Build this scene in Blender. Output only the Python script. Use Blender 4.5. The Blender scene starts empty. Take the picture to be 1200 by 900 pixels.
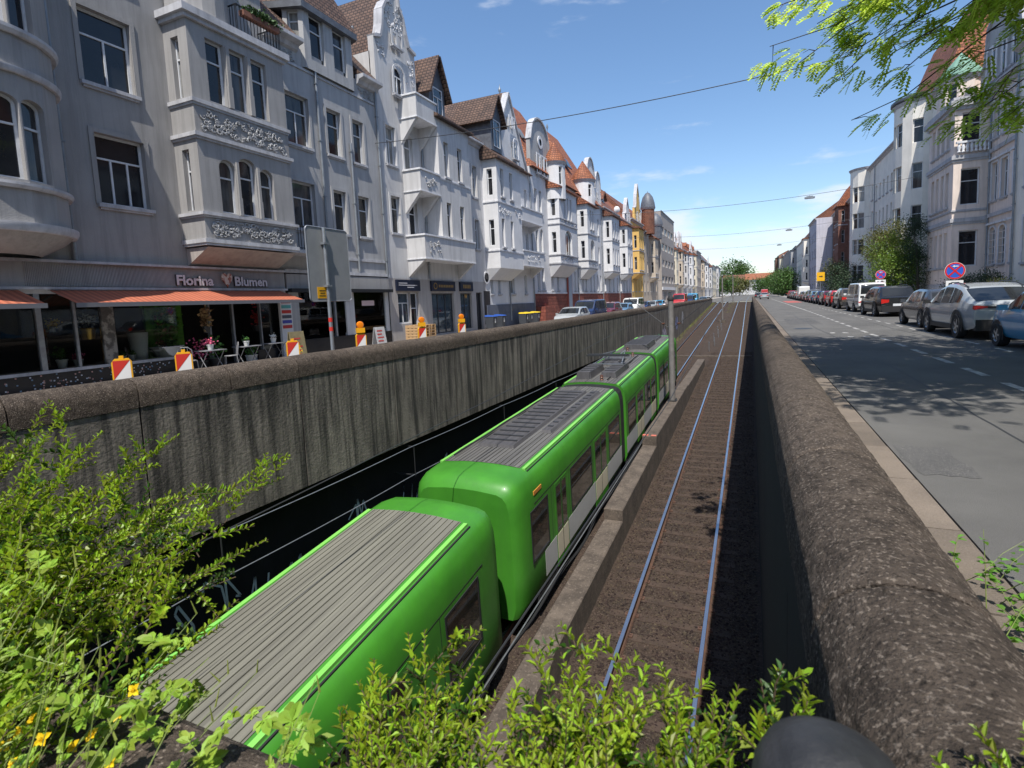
import bpy, math, random
from mathutils import Vector, Matrix, noise
sc = bpy.context.scene
COL = sc.collection
RAD = math.radians

# ------------------------------------------------------------------ camera
CAMH = 1.6                      # eye height above the carriageway (z = 0)
yaw, pitch, roll = RAD(22.92), RAD(-5.35), RAD(-2.41)
fwd = Vector((-math.sin(yaw) * math.cos(pitch), math.cos(yaw) * math.cos(pitch), math.sin(pitch)))
rgt = Vector((math.cos(yaw), math.sin(yaw), 0))
upv = rgt.cross(fwd)
r2 = rgt * math.cos(roll) + upv * math.sin(roll)
u2 = upv * math.cos(roll) - rgt * math.sin(roll)
cam = bpy.data.cameras.new('camera')
cam.sensor_width = 36
cam.lens = 604.7 / 1200 * 36
cam.shift_x = -25.9 / 1200
cam.shift_y = -39.8 / 1200
cam.dof.use_dof = True
cam.dof.focus_distance = 14.0
cam.dof.aperture_fstop = 6.3
cam.clip_start = 0.05
cam.clip_end = 5000
camo = bpy.data.objects.new('camera', cam)
COL.objects.link(camo)
m = Matrix.Identity(4)
for i in range(3):
    m[i][0], m[i][1], m[i][2] = r2[i], u2[i], -fwd[i]
m[2][3] = CAMH
camo.matrix_world = m
sc.camera = camo

# ------------------------------------------------------------------ sky, sun, exposure
SUN = Vector((-0.165, 0.51, -1)).normalized()      # direction the light travels
elev = math.asin(-SUN.z)
w = bpy.data.worlds.new('World')
sc.world = w
w.use_nodes = True
nt = w.node_tree
nt.nodes.clear()
out = nt.nodes.new('ShaderNodeOutputWorld')
bg = nt.nodes.new('ShaderNodeBackground')
sky = nt.nodes.new('ShaderNodeTexSky')
sky.sky_type = 'NISHITA'
sky.sun_disc = False
sky.sun_elevation = elev
sky.sun_rotation = math.atan2(-SUN.x, -SUN.y)
sky.air_density = 1.0
sky.dust_density = 0.7
sky.ozone_density = 1.6
bg.inputs['Strength'].default_value = 0.148
# clouds: a noise over the sky dome, thick near the horizon, thin wisps above
tc = nt.nodes.new('ShaderNodeTexCoord')
sep = nt.nodes.new('ShaderNodeSeparateXYZ')
nt.links.new(tc.outputs['Generated'], sep.inputs[0])
def mnode(op, a, b=None, c=None):
    n = nt.nodes.new('ShaderNodeMath'); n.operation = op
    for i, v in enumerate((a, b, c)):
        if v is None: continue
        if isinstance(v, (int, float)): n.inputs[i].default_value = v
        else: nt.links.new(v, n.inputs[i])
    return n.outputs[0]
mp = nt.nodes.new('ShaderNodeMapping')
mp.inputs['Scale'].default_value = (5.5, 5.5, 22)
nt.links.new(tc.outputs['Generated'], mp.inputs[0])
nz = nt.nodes.new('ShaderNodeTexNoise')
nz.inputs['Scale'].default_value = 1.0
nz.inputs['Detail'].default_value = 7
nz.inputs['Roughness'].default_value = 0.55
nt.links.new(mp.outputs[0], nz.inputs['Vector'])
lowband = nt.nodes.new('ShaderNodeMapRange')
lowband.inputs[1].default_value = 0.0; lowband.inputs[2].default_value = 0.3
lowband.inputs[3].default_value = 0.25; lowband.inputs[4].default_value = -0.14
nt.links.new(sep.outputs[2], lowband.inputs[0])
cl = mnode('ADD', nz.outputs[0], lowband.outputs[0])
ramp = nt.nodes.new('ShaderNodeMapRange')
ramp.inputs[1].default_value = 0.5; ramp.inputs[2].default_value = 0.72
ramp.interpolation_type = 'SMOOTHSTEP'
nt.links.new(cl, ramp.inputs[0])
mix = nt.nodes.new('ShaderNodeMix'); mix.data_type = 'RGBA'
amt = mnode('MULTIPLY', ramp.outputs[0], 0.8)
nt.links.new(amt, mix.inputs[0])
hs = nt.nodes.new('ShaderNodeHueSaturation')
hs.inputs['Saturation'].default_value = 1.12
nt.links.new(sky.outputs[0], hs.inputs['Color'])
nt.links.new(hs.outputs[0], mix.inputs[6])
mix.inputs[7].default_value = (4.7, 5.05, 5.6, 1)
nt.links.new(mix.outputs[2], bg.inputs[0])
nt.links.new(bg.outputs[0], out.inputs[0])

sl = bpy.data.lights.new('sun', 'SUN')
sl.energy = 5.0
sl.angle = RAD(0.5)
sl.color = (1, 0.955, 0.88)
so = bpy.data.objects.new('sun', sl)
COL.objects.link(so)
so.location = (20, -40, 60)
so.rotation_euler = SUN.to_track_quat('-Z', 'Y').to_euler()
sc.view_settings.view_transform = 'Standard'
sc.view_settings.look = 'None'
sc.view_settings.gamma = 1
sc.view_settings.exposure = 0.38
sc.view_settings.use_curve_mapping = False
sc.cycles.max_bounces = 5
sc.cycles.diffuse_bounces = 3
sc.cycles.glossy_bounces = 3
sc.cycles.transmission_bounces = 3
sc.cycles.use_denoising = True

# ------------------------------------------------------------------ materials
MATS = {}
def mat(name, col, col2=None, scale=3.0, rough=0.7, bump=0.0, bscale=40.0, metal=0.0, streak=0.0, streak_col=None,
        spec=0.4, detail=6, speck=0.0, speck_scale=120.0, speck_col=(0.6, 0.55, 0.5), stretch=(1, 1, 1), coat=0.0, island=0.0,
        transl=None, tiles=None, objvar=0.0, contrast=(0.35, 0.65), srange=(0.46, 0.68), dust=0.0, emit=None):
    """Principled material: two colours mixed by world-space noise, optional vertical dirt streaks, specks, bump, tile rows."""
    if name in MATS: return MATS[name]
    M = bpy.data.materials.new(name); MATS[name] = M
    M.use_nodes = True
    t = M.node_tree; N = t.nodes; L = t.links
    N.clear()
    o = N.new('ShaderNodeOutputMaterial')
    b = N.new('ShaderNodeBsdfPrincipled')
    b.inputs['Roughness'].default_value = rough
    b.inputs['Metallic'].default_value = metal
    b.inputs['Specular IOR Level'].default_value = spec
    if coat: b.inputs['Coat Weight'].default_value = coat; b.inputs['Coat Roughness'].default_value = 0.04
    g = N.new('ShaderNodeNewGeometry')
    mpn = N.new('ShaderNodeMapping'); mpn.inputs['Scale'].default_value = stretch
    L.new(g.outputs['Position'], mpn.inputs[0])
    def noi(sc_, det=detail, vec=None, rough_=0.6):
        n = N.new('ShaderNodeTexNoise'); n.inputs['Scale'].default_value = sc_; n.inputs['Detail'].default_value = det
        n.inputs['Roughness'].default_value = rough_
        L.new(vec or mpn.outputs[0], n.inputs['Vector']); return n.outputs[0]
    def rng(v, a, b_, c=0.0, d=1.0):
        n = N.new('ShaderNodeMapRange'); L.new(v, n.inputs[0])
        for i, x in enumerate((a, b_, c, d)): n.inputs[i + 1].default_value = x
        return n.outputs[0]
    def mixc(f, a, b_, blend='MIX'):
        n = N.new('ShaderNodeMix'); n.data_type = 'RGBA'; n.blend_type = blend
        if isinstance(f, float): n.inputs[0].default_value = f
        else: L.new(f, n.inputs[0])
        for i, x in ((6, a), (7, b_)):
            if isinstance(x, tuple): n.inputs[i].default_value = (*x[:3], 1)
            else: L.new(x, n.inputs[i])
        return n.outputs[2]
    c = None
    if col2 is None: col2 = tuple(x * 0.86 for x in col)
    c = mixc(rng(noi(scale), *contrast), tuple(col), tuple(col2))
    if speck:
        c = mixc(rng(noi(speck_scale, 2), 0.56, 0.66, 0, speck), c, speck_col)
        c = mixc(rng(noi(speck_scale * 0.7, 3), 0.44, 0.34, 0, speck), c, tuple(x * 0.3 for x in col))
    if streak:
        m2 = N.new('ShaderNodeMapping'); m2.inputs['Scale'].default_value = (4.5, 4.5, 0.3)
        L.new(g.outputs['Position'], m2.inputs[0])
        s1 = rng(noi(1.0, 8, m2.outputs[0], 0.7), srange[0], srange[1], 0, streak)
        c = mixc(s1, c, streak_col or tuple(x * 0.35 for x in col))
    if objvar:
        oi = N.new('ShaderNodeObjectInfo'); ho = N.new('ShaderNodeHueSaturation')
        L.new(rng(oi.outputs['Random'], 0, 1, 1 - objvar, 1 + objvar), ho.inputs['Value']); L.new(c, ho.inputs['Color']); c = ho.outputs[0]
    if island:
        hv = N.new('ShaderNodeHueSaturation')
        L.new(rng(g.outputs['Random Per Island'], 0, 1, 1 - island, 1 + island), hv.inputs['Value'])
        L.new(rng(g.outputs['Random Per Island'], 0, 1, 0.5 - island * 0.06, 0.5 + island * 0.05), hv.inputs['Hue'])
        L.new(c, hv.inputs['Color']); c = hv.outputs[0]
    hgt = None
    if tiles:
        # roof tiles / bricks: rows follow the height, columns the horizontal run, so any slope works
        tw, th, mort, mcol = tiles
        sp = N.new('ShaderNodeSeparateXYZ'); L.new(g.outputs['Position'], sp.inputs[0])
        ad = N.new('ShaderNodeMath'); ad.operation = 'ADD'; L.new(sp.outputs[0], ad.inputs[0]); L.new(sp.outputs[1], ad.inputs[1])
        cb = N.new('ShaderNodeCombineXYZ'); L.new(ad.outputs[0], cb.inputs[0]); L.new(sp.outputs[2], cb.inputs[1])
        bt = N.new('ShaderNodeTexBrick'); L.new(cb.outputs[0], bt.inputs['Vector'])
        bt.inputs['Scale'].default_value = 1.0
        bt.inputs['Brick Width'].default_value = tw; bt.inputs['Row Height'].default_value = th
        bt.inputs['Mortar Size'].default_value = mort; bt.inputs['Mortar Smooth'].default_value = 0.4
        bt.inputs['Bias'].default_value = 0.0
        bt.inputs['Color1'].default_value = (1, 1, 1, 1); bt.inputs['Color2'].default_value = (0.66, 0.66, 0.66, 1)
        bt.inputs['Mortar'].default_value = (*mcol, 1)
        c = mixc(1.0, c, bt.outputs[0], 'MULTIPLY')
        hgt = bt.outputs[1]
    if dust:
        sn = N.new('ShaderNodeSeparateXYZ'); L.new(g.outputs['Normal'], sn.inputs[0])
        c = mixc(rng(sn.outputs[2], 0.3, 1.0, 0, dust), c, (0.33, 0.31, 0.28))
    L.new(c, b.inputs['Base Color'])
    if bump:
        bn = N.new('ShaderNodeBump'); bn.inputs['Strength'].default_value = bump
        bn.inputs['Distance'].default_value = 0.02
        L.new(noi(bscale, 5), bn.inputs['Height'])
        if hgt:
            b2 = N.new('ShaderNodeBump'); b2.invert = True
            b2.inputs['Strength'].default_value = 0.7; b2.inputs['Distance'].default_value = 0.03
            L.new(hgt, b2.inputs['Height']); L.new(bn.outputs[0], b2.inputs['Normal']); L.new(b2.outputs[0], b.inputs['Normal'])
        else:
            L.new(bn.outputs[0], b.inputs['Normal'])
    if emit:
        b.inputs['Emission Color'].default_value = (*emit[0], 1); b.inputs['Emission Strength'].default_value = emit[1]
    sh = b.outputs[0]
    if transl:
        tr = N.new('ShaderNodeBsdfTranslucent'); tr.inputs[0].default_value = (*transl[0], 1)
        if island:
            hv2 = N.new('ShaderNodeHueSaturation'); hv2.inputs['Color'].default_value = (*transl[0], 1)
            L.new(rng(g.outputs['Random Per Island'], 0, 1, 1 - island, 1 + island), hv2.inputs['Value']); L.new(hv2.outputs[0], tr.inputs[0])
        ms = N.new('ShaderNodeMixShader'); ms.inputs[0].default_value = transl[1]
        L.new(sh, ms.inputs[1]); L.new(tr.outputs[0], ms.inputs[2]); sh = ms.outputs[0]
    L.new(sh, o.inputs[0])
    return M

def plaster(name, col, streak=0.6):
    return mat(name, col, tuple(x * 0.88 for x in col), scale=0.9, rough=0.85, bump=0.3, bscale=30, streak=streak,
               streak_col=tuple(x * 0.6 for x in col), spec=0.2, detail=9)
P_GREY = plaster('plaster_warm_grey', (0.335, 0.325, 0.318))
P_COOL = plaster('plaster_cool_grey', (0.41, 0.408, 0.41))
P_WHITE = plaster('plaster_white', (0.57, 0.562, 0.56))
P_WHITE2 = plaster('plaster_bright_white', (0.67, 0.665, 0.67), 0.2)
P_CREAM = plaster('plaster_cream', (0.68, 0.62, 0.5))
P_YELLOW = plaster('plaster_yellow', (0.72, 0.47, 0.16), 0.15)
P_PINK = plaster('plaster_pale_pink', (0.8, 0.68, 0.6))
P_MODERN = plaster('plaster_taupe', (0.38, 0.34, 0.31))
P_WARM = plaster('plaster_warm_white', (0.85, 0.8, 0.71), 0.3)
P_SAND = plaster('plaster_sand', (0.55, 0.47, 0.38))
TRIM = mat('trim_stone', (0.5, 0.5, 0.52), (0.38, 0.38, 0.4), scale=2, rough=0.85, bump=0.2, streak=0.5)
TRIMW = mat('trim_white', (0.72, 0.72, 0.74), (0.6, 0.6, 0.62), scale=2, rough=0.85, bump=0.2, streak=0.4)
SLATE = mat('slate_grey', (0.12, 0.13, 0.15), (0.08, 0.085, 0.1), scale=4, rough=0.5, bump=0.2)
ZINC = mat('zinc_sheet', (0.3, 0.32, 0.34), (0.22, 0.24, 0.26), scale=3, rough=0.45, metal=0.4, bump=0.1, streak=0.4)
TILE_BROWN = mat('roof_tile_brown', (0.17, 0.1, 0.07), (0.1, 0.06, 0.045), scale=1.5, rough=0.7, bump=0.3, tiles=(0.26, 0.2, 0.035, (0.25, 0.25, 0.25)))
TILE_RED = mat('roof_tile_orange', (0.44, 0.16, 0.075), (0.31, 0.105, 0.055), scale=1.2, rough=0.7, bump=0.3, tiles=(0.28, 0.22, 0.035, (0.3, 0.3, 0.3)))
TILE_RUST = mat('roof_tile_rust', (0.3, 0.12, 0.07), (0.2, 0.08, 0.05), scale=1.2, rough=0.7, bump=0.3, tiles=(0.28, 0.22, 0.035, (0.3, 0.3, 0.3)))
BRICK = mat('red_brick', (0.3, 0.09, 0.055), (0.22, 0.065, 0.045), scale=2, rough=0.8, bump=0.3, tiles=(0.25, 0.08, 0.012, (0.75, 0.7, 0.65)))
FRAME_W = mat('window_frame_white', (0.66, 0.67, 0.69), scale=4, rough=0.5)
FRAME_D = mat('window_frame_dark', (0.05, 0.05, 0.055), scale=4, rough=0.5)
GLASS = mat('window_glass_dark', (0.01, 0.011, 0.014), (0.022, 0.023, 0.026), scale=0.9, rough=0.05, spec=0.5)
GLASS2 = mat('window_glass_curtained', (0.09, 0.088, 0.085), (0.02, 0.02, 0.023), scale=1.6, rough=0.06, spec=0.5, stretch=(3, 3, 0.5))
GLASS3 = mat('window_glass_net_curtain', (0.3, 0.295, 0.28), (0.12, 0.118, 0.11), scale=2.2, rough=0.07, spec=0.5, stretch=(4, 4, 0.35))
GLASS_BLUE = mat('window_glass_sky', (0.05, 0.075, 0.095), (0.02, 0.03, 0.04), scale=0.8, rough=0.04, spec=0.9)
IRON = mat('wrought_iron', (0.025, 0.026, 0.028), rough=0.5, metal=0.3)
BLACK = mat('black_rubber', (0.018, 0.018, 0.019), rough=0.75)
STEEL = mat('galvanised_steel', (0.32, 0.34, 0.36), (0.24, 0.25, 0.27), scale=6, rough=0.45, metal=0.6)
DARKMETAL = mat('dark_metal', (0.06, 0.062, 0.066), rough=0.5, metal=0.5)
CONC = mat('trench_concrete', (0.225, 0.198, 0.166), (0.135, 0.118, 0.1), srange=(0.42, 0.58), scale=1.3, rough=0.9, bump=0.5, bscale=22, streak=0.95, streak_col=(0.035, 0.032, 0.028), speck=0.25, speck_scale=25, objvar=.1, speck_col=(.32, .28, .23))
CONC_LOW = mat('trench_concrete_dark', (0.11, 0.115, 0.11), (0.07, 0.07, 0.068), scale=0.8, rough=0.9, bump=0.4, streak=0.6)
CONC_SHADE = mat('trench_concrete_shade', (0.014, 0.014, 0.014), (0.009, 0.009, 0.009), scale=0.8, rough=0.9, bump=0.4, streak=0.5)  # near-black base colour: the trench's deep shade is painted into these wall faces
CONC_DIV = mat('divider_concrete', (0.125, 0.1, 0.08), (0.065, 0.052, 0.042), scale=2.5, rough=0.9, bump=0.6, bscale=30, speck=0.5, speck_scale=18, streak=0.3, speck_col=(.2, .165, .135))
COPE = mat('coping_aggregate', (0.105, 0.083, 0.066), (0.048, 0.038, 0.031), scale=11, rough=0.95, bump=1.0, bscale=80, speck=0.85, speck_scale=72, speck_col=(0.23, 0.19, 0.155), spec=0.15, objvar=.14)
ASPHALT = mat('asphalt', (0.13, 0.126, 0.12), (0.088, 0.086, 0.083), scale=0.55, rough=0.9, bump=0.6, bscale=160, speck=0.3, speck_scale=170, speck_col=(0.26, 0.25, 0.24), spec=0.25)
PAVE = mat('pavement_strip', (0.18, 0.146, 0.117), (0.12, 0.098, 0.08), objvar=.1, scale=1.4, rough=0.95, bump=0.5, bscale=90, speck=0.35, speck_scale=110, speck_col=(.27, .23, .19))
PAVE2 = mat('sidewalk_slabs', (0.3, 0.28, 0.26), (0.24, 0.22, 0.2), scale=1.4, rough=0.95, bump=0.3, bscale=60)
PAINT = mat('road_paint', (0.38, 0.37, 0.355), (0.16, 0.156, 0.15), scale=7, rough=0.8, contrast=(0.42, 0.62))
REDPAINT = mat('red_road_paint', (0.4, 0.1, 0.09), (0.3, 0.09, 0.08), scale=5, rough=0.85)
BALLAST = mat('ballast_bed', (0.046, 0.03, 0.021), (0.026, 0.018, 0.013), scale=1.6, rough=0.95, bump=1.0, bscale=26, speck=0.5, speck_scale=34, speck_col=(0.16, 0.115, 0.09))
STONE_B = mat('ballast_stone', (0.05, 0.033, 0.024), (0.028, 0.019, 0.014), scale=6, rough=0.95, island=0.7)
SLEEPER = mat('sleeper_concrete', (0.066, 0.044, 0.032), (0.04, 0.027, 0.02), scale=5, rough=0.9, bump=0.5)
RAIL_TOP = mat('rail_polished', (0.5, 0.53, 0.58), rough=0.22, metal=0.9)
RAIL_SIDE = mat('rail_rust', (0.11, 0.06, 0.04), (0.07, 0.04, 0.03), scale=8, rough=0.8)
SOIL = mat('planter_soil', (0.06, 0.045, 0.032), (0.035, 0.027, 0.02), scale=8, rough=1, bump=0.8, bscale=50)
WOOD = mat('pallet_wood', (0.5, 0.33, 0.17), (0.36, 0.22, 0.11), scale=3, rough=0.8, stretch=(1, 1, 12))
def flat(name, col, rough=0.5, metal=0.0, spec=0.4, coat=0.0):
    return mat(name, col, tuple(x * 0.93 for x in col), scale=2, rough=rough, metal=metal, spec=spec, coat=coat)
# ------------------------------------------------------------------ mesh helpers
WL = {}                                          # world location of every parent
Z3 = Vector((0, 0, 1))
class MB:
    def __init__(s): s.v = []; s.f = []; s.mi = []; s.cur = 0
    def add(s, vs, fs):
        b = len(s.v); s.v += [tuple(p) for p in vs]
        for f in fs: s.f.append([i + b for i in f]); s.mi.append(s.cur)
    def quad(s, a, b, c, d): s.add((a, b, c, d), ((0, 1, 2, 3),))
    def box(s, x0, x1, y0, y1, z0, z1):
        s.add([(x, y, z) for z in (z0, z1) for y in (y0, y1) for x in (x0, x1)],
              ((0, 2, 3, 1), (4, 5, 7, 6), (0, 1, 5, 4), (2, 6, 7, 3), (0, 4, 6, 2), (1, 3, 7, 5)))
    def obox(s, c, ax, ay, az):                   # centre and three half-extent vectors
        c = Vector(c); P = []
        for k in (-1, 1):
            for j in (-1, 1):
                for i in (-1, 1): P.append(c + ax * i + ay * j + az * k)
        s.add(P, ((0, 2, 3, 1), (4, 5, 7, 6), (0, 1, 5, 4), (2, 6, 7, 3), (0, 4, 6, 2), (1, 3, 7, 5)))
    def bar(s, a, b, w, h=None, up=Z3):           # rectangular bar from a to b
        a, b = Vector(a), Vector(b); d = b - a
        if d.length < 1e-6: return
        t = d.normalized(); x = t.cross(up)
        if x.length < 1e-3: x = t.cross(Vector((1, 0, 0)))
        x.normalize(); y = x.cross(t)
        s.obox((a + b) / 2, d / 2, x * w / 2, y * (h or w) / 2)
    def prism(s, pts, vec):                       # polygon extruded by vec
        n = len(pts); vec = Vector(vec)
        P = [Vector(p) for p in pts]
        s.add(P + [p + vec for p in P], [list(range(n))[::-1], list(range(n, 2 * n))] +
              [(i, (i + 1) % n, n + (i + 1) % n, n + i) for i in range(n)])
    def tube(s, pts, r, n=6, r1=None):
        pts = [Vector(p) for p in pts]; k = len(pts); rings = []; prev = None
        for i, p in enumerate(pts):
            t = (pts[min(i + 1, k - 1)] - pts[max(i - 1, 0)])
            t = t.normalized() if t.length > 1e-9 else Z3
            x = t.cross(Z3) if abs(t.z) < 0.95 else t.cross(Vector((1, 0, 0)))
            x.normalize(); y = x.cross(t)
            rr = r if r1 is None else r + (r1 - r) * i / max(1, k - 1)
            rings += [p + x * rr * math.cos(2 * math.pi * j / n) + y * rr * math.sin(2 * math.pi * j / n) for j in range(n)]
        fs = [(i * n + j, i * n + (j + 1) % n, (i + 1) * n + (j + 1) % n, (i + 1) * n + j) for i in range(k - 1) for j in range(n)]
        fs += [list(range(n))[::-1], list(range((k - 1) * n, k * n))]
        s.add(rings, fs)
    def lathe(s, prof, c=(0, 0, 0), n=16, axis='z', a0=0.0, a1=2 * math.pi):
        c = Vector(c); full = abs(a1 - a0 - 2 * math.pi) < 1e-6; m_ = n if full else n + 1; P = []
        for r, z in prof:
            for j in range(m_):
                a = a0 + (a1 - a0) * j / n; x, y = r * math.cos(a), r * math.sin(a)
                P.append(c + (Vector((x, y, z)) if axis == 'z' else Vector((z, x, y)) if axis == 'x' else Vector((x, z, y))))
        fs = []
        for i in range(len(prof) - 1):
            for j in range(n if full else n):
                fs.append((i * m_ + j, i * m_ + (j + 1) % m_, (i + 1) * m_ + (j + 1) % m_, (i + 1) * m_ + j))
        s.add(P, fs)
    def mesh(s, name, mats, smooth=False):
        me = bpy.data.meshes.new(name); me.from_pydata(s.v, [], s.f)
        for M in (mats if isinstance(mats, (list, tuple)) else [mats]): me.materials.append(M)
        if any(s.mi): me.polygons.foreach_set('material_index', s.mi)
        if smooth:
            me.polygons.foreach_set('use_smooth', [True] * len(me.polygons))
            try: me.set_sharp_from_angle(angle=RAD(smooth if smooth > 1 else 40))
            except Exception: pass
        me.update(); return me
    def build(s, name, mats, parent=None, smooth=False):
        return put(name, s.mesh(name, mats, smooth), parent)

def put(name, me, parent=None, loc=(0, 0, 0), rotz=0.0, local=False):
    """Link a mesh; loc is in world space unless local."""
    o = bpy.data.objects.new(name, me); COL.objects.link(o)
    loc = Vector(loc)
    if parent is not None:
        o.parent = parent
        o.location = loc if local else loc - WL.get(parent.name, Vector())
    else: o.location = loc
    if rotz: o.rotation_euler.z = rotz
    WL[o.name] = loc if not local else WL.get(parent.name, Vector()) + loc
    return o
def tag(o, label=None, cat=None, group=None, kind=None):
    if label: o['label'] = label
    if cat: o['category'] = cat
    if group: o['group'] = group
    if kind: o['kind'] = kind
    return o
def thing(name, label, cat, loc=(0, 0, 0), group=None, rotz=0.0):
    o = bpy.data.objects.new(name, None); COL.objects.link(o)
    o.empty_display_size = 0.2
    o.location = loc; o.rotation_euler.z = rotz; WL[o.name] = Vector(loc)
    return tag(o, label, cat, group)
def struct(name, mb, M, smooth=False): return tag(mb.build(name, M, None, smooth), kind='structure')
def text_mesh(txt, size, M, extrude=0.01, bold=0.0):
    c = bpy.data.curves.new('lettering', 'FONT'); c.body = txt; c.size = size; c.extrude = extrude; c.offset = bold
    c.align_x = 'LEFT'; c.resolution_u = 2
    o = bpy.data.objects.new('lettering', c); COL.objects.link(o)
    bpy.context.view_layer.update()
    me = bpy.data.meshes.new_from_object(o.evaluated_get(bpy.context.evaluated_depsgraph_get()))
    bpy.data.objects.remove(o); me.materials.clear(); me.materials.append(M); return me

# ------------------------------------------------------------------ windows and walls with real openings
def outline(w_, h, rise, i):
    a = w_ / 2 - i
    if rise <= 0: return [(-a, i), (a, i), (a, h - i), (-a, h - i)]
    pts = [(-a, i), (a, i)]; b = rise - i * 0.6; n = 8
    for k in range(n + 1):
        t = math.pi * k / n
        pts.append((a * math.cos(t), h - rise + b * math.sin(t) - (i * 0.4 if k not in (0, n) else 0)))
    return pts
WCACHE = {}
def win_meshes(w_, h, rise, style, fm, sill, gm, surround, tm):
    key = (round(w_, 2), round(h, 2), round(rise, 2), style, fm.name, sill, gm.name, surround, tm.name)
    if key in WCACHE: return WCACHE[key]
    t = min(0.07, w_ * 0.11); d = 0.15
    fr = MB()
    o1, o2 = outline(w_, h, rise, 0.0), outline(w_, h, rise, t); n = len(o1)
    for i in range(n):
        j = (i + 1) % n
        a, b, c, e = o1[i], o1[j], o2[j], o2[i]
        fr.quad((a[0], d, a[1]), (b[0], d, b[1]), (c[0], d, c[1]), (e[0], d, e[1]))
        fr.quad((e[0], d, e[1]), (c[0], d, c[1]), (c[0], d + .06, c[1]), (e[0], d + .06, e[1]))
    zt = h * 0.66
    if rise > 0: zt = min(zt, h - rise * 0.55)
    g = 0.05
    if 't' in style: fr.box(-w_ / 2 + t, w_ / 2 - t, d - .012, d + .05, zt - g / 2, zt + g / 2)
    nm = 2 if '3' in style else 1 if 'm' in style or 'p' in style else 0
    top = zt - g / 2 if 't' in style else h - t
    for k in range(nm):
        x = w_ * ((k + 1) / (nm + 1) - 0.5)
        fr.box(x - g / 2, x + g / 2, d - .008, d + .05, t, top)
    if 'u' in style:                       # mullion in the upper light too
        fr.box(-g / 2, g / 2, d - .008, d + .05, zt + g / 2, h - t)
    fme = fr.mesh('window', fm)
    pa = MB(); pa.add([(x, d + .035, z) for x, z in outline(w_, h, rise, t * 0.5)], [list(range(n))])
    pme = pa.mesh('pane', gm)
    sme = None
    if sill:
        sm = MB(); sm.box(-w_ / 2 - .1, w_ / 2 + .1, -.11, .1, -.1, 0.004); sm.box(-w_ / 2 - .05, w_ / 2 + .05, -.06, .02, -.16, -.1)
        sme = sm.mesh('sill', TRIM)
    ume = None
    if surround:
        su = MB(); s1 = outline(w_ + .26, h + .13, rise + (.13 if rise else 0), 0.0); s2 = outline(w_, h, rise, 0.0)
        for i in range(n):
            j = (i + 1) % n
            if i == 0: continue
            a, b, c, e = s1[i], s1[j], s2[j], s2[i]
            su.quad((a[0], -.04, a[1]), (b[0], -.04, b[1]), (c[0], -.04, c[1]), (e[0], -.04, e[1]))
            su.quad((a[0], 0, a[1]), (b[0], 0, b[1]), (b[0], -.04, b[1]), (a[0], -.04, a[1]))
            su.quad((e[0], -.04, e[1]), (c[0], -.04, c[1]), (c[0], 0.01, c[1]), (e[0], 0.01, e[1]))
        if surround == 2: su.box(-w_ / 2 - .22, w_ / 2 + .22, -.16, 0, h + .16, h + .28)
        ume = su.mesh('surround', tm)
    WCACHE[key] = (fme, pme, sme, ume); return WCACHE[key]

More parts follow.
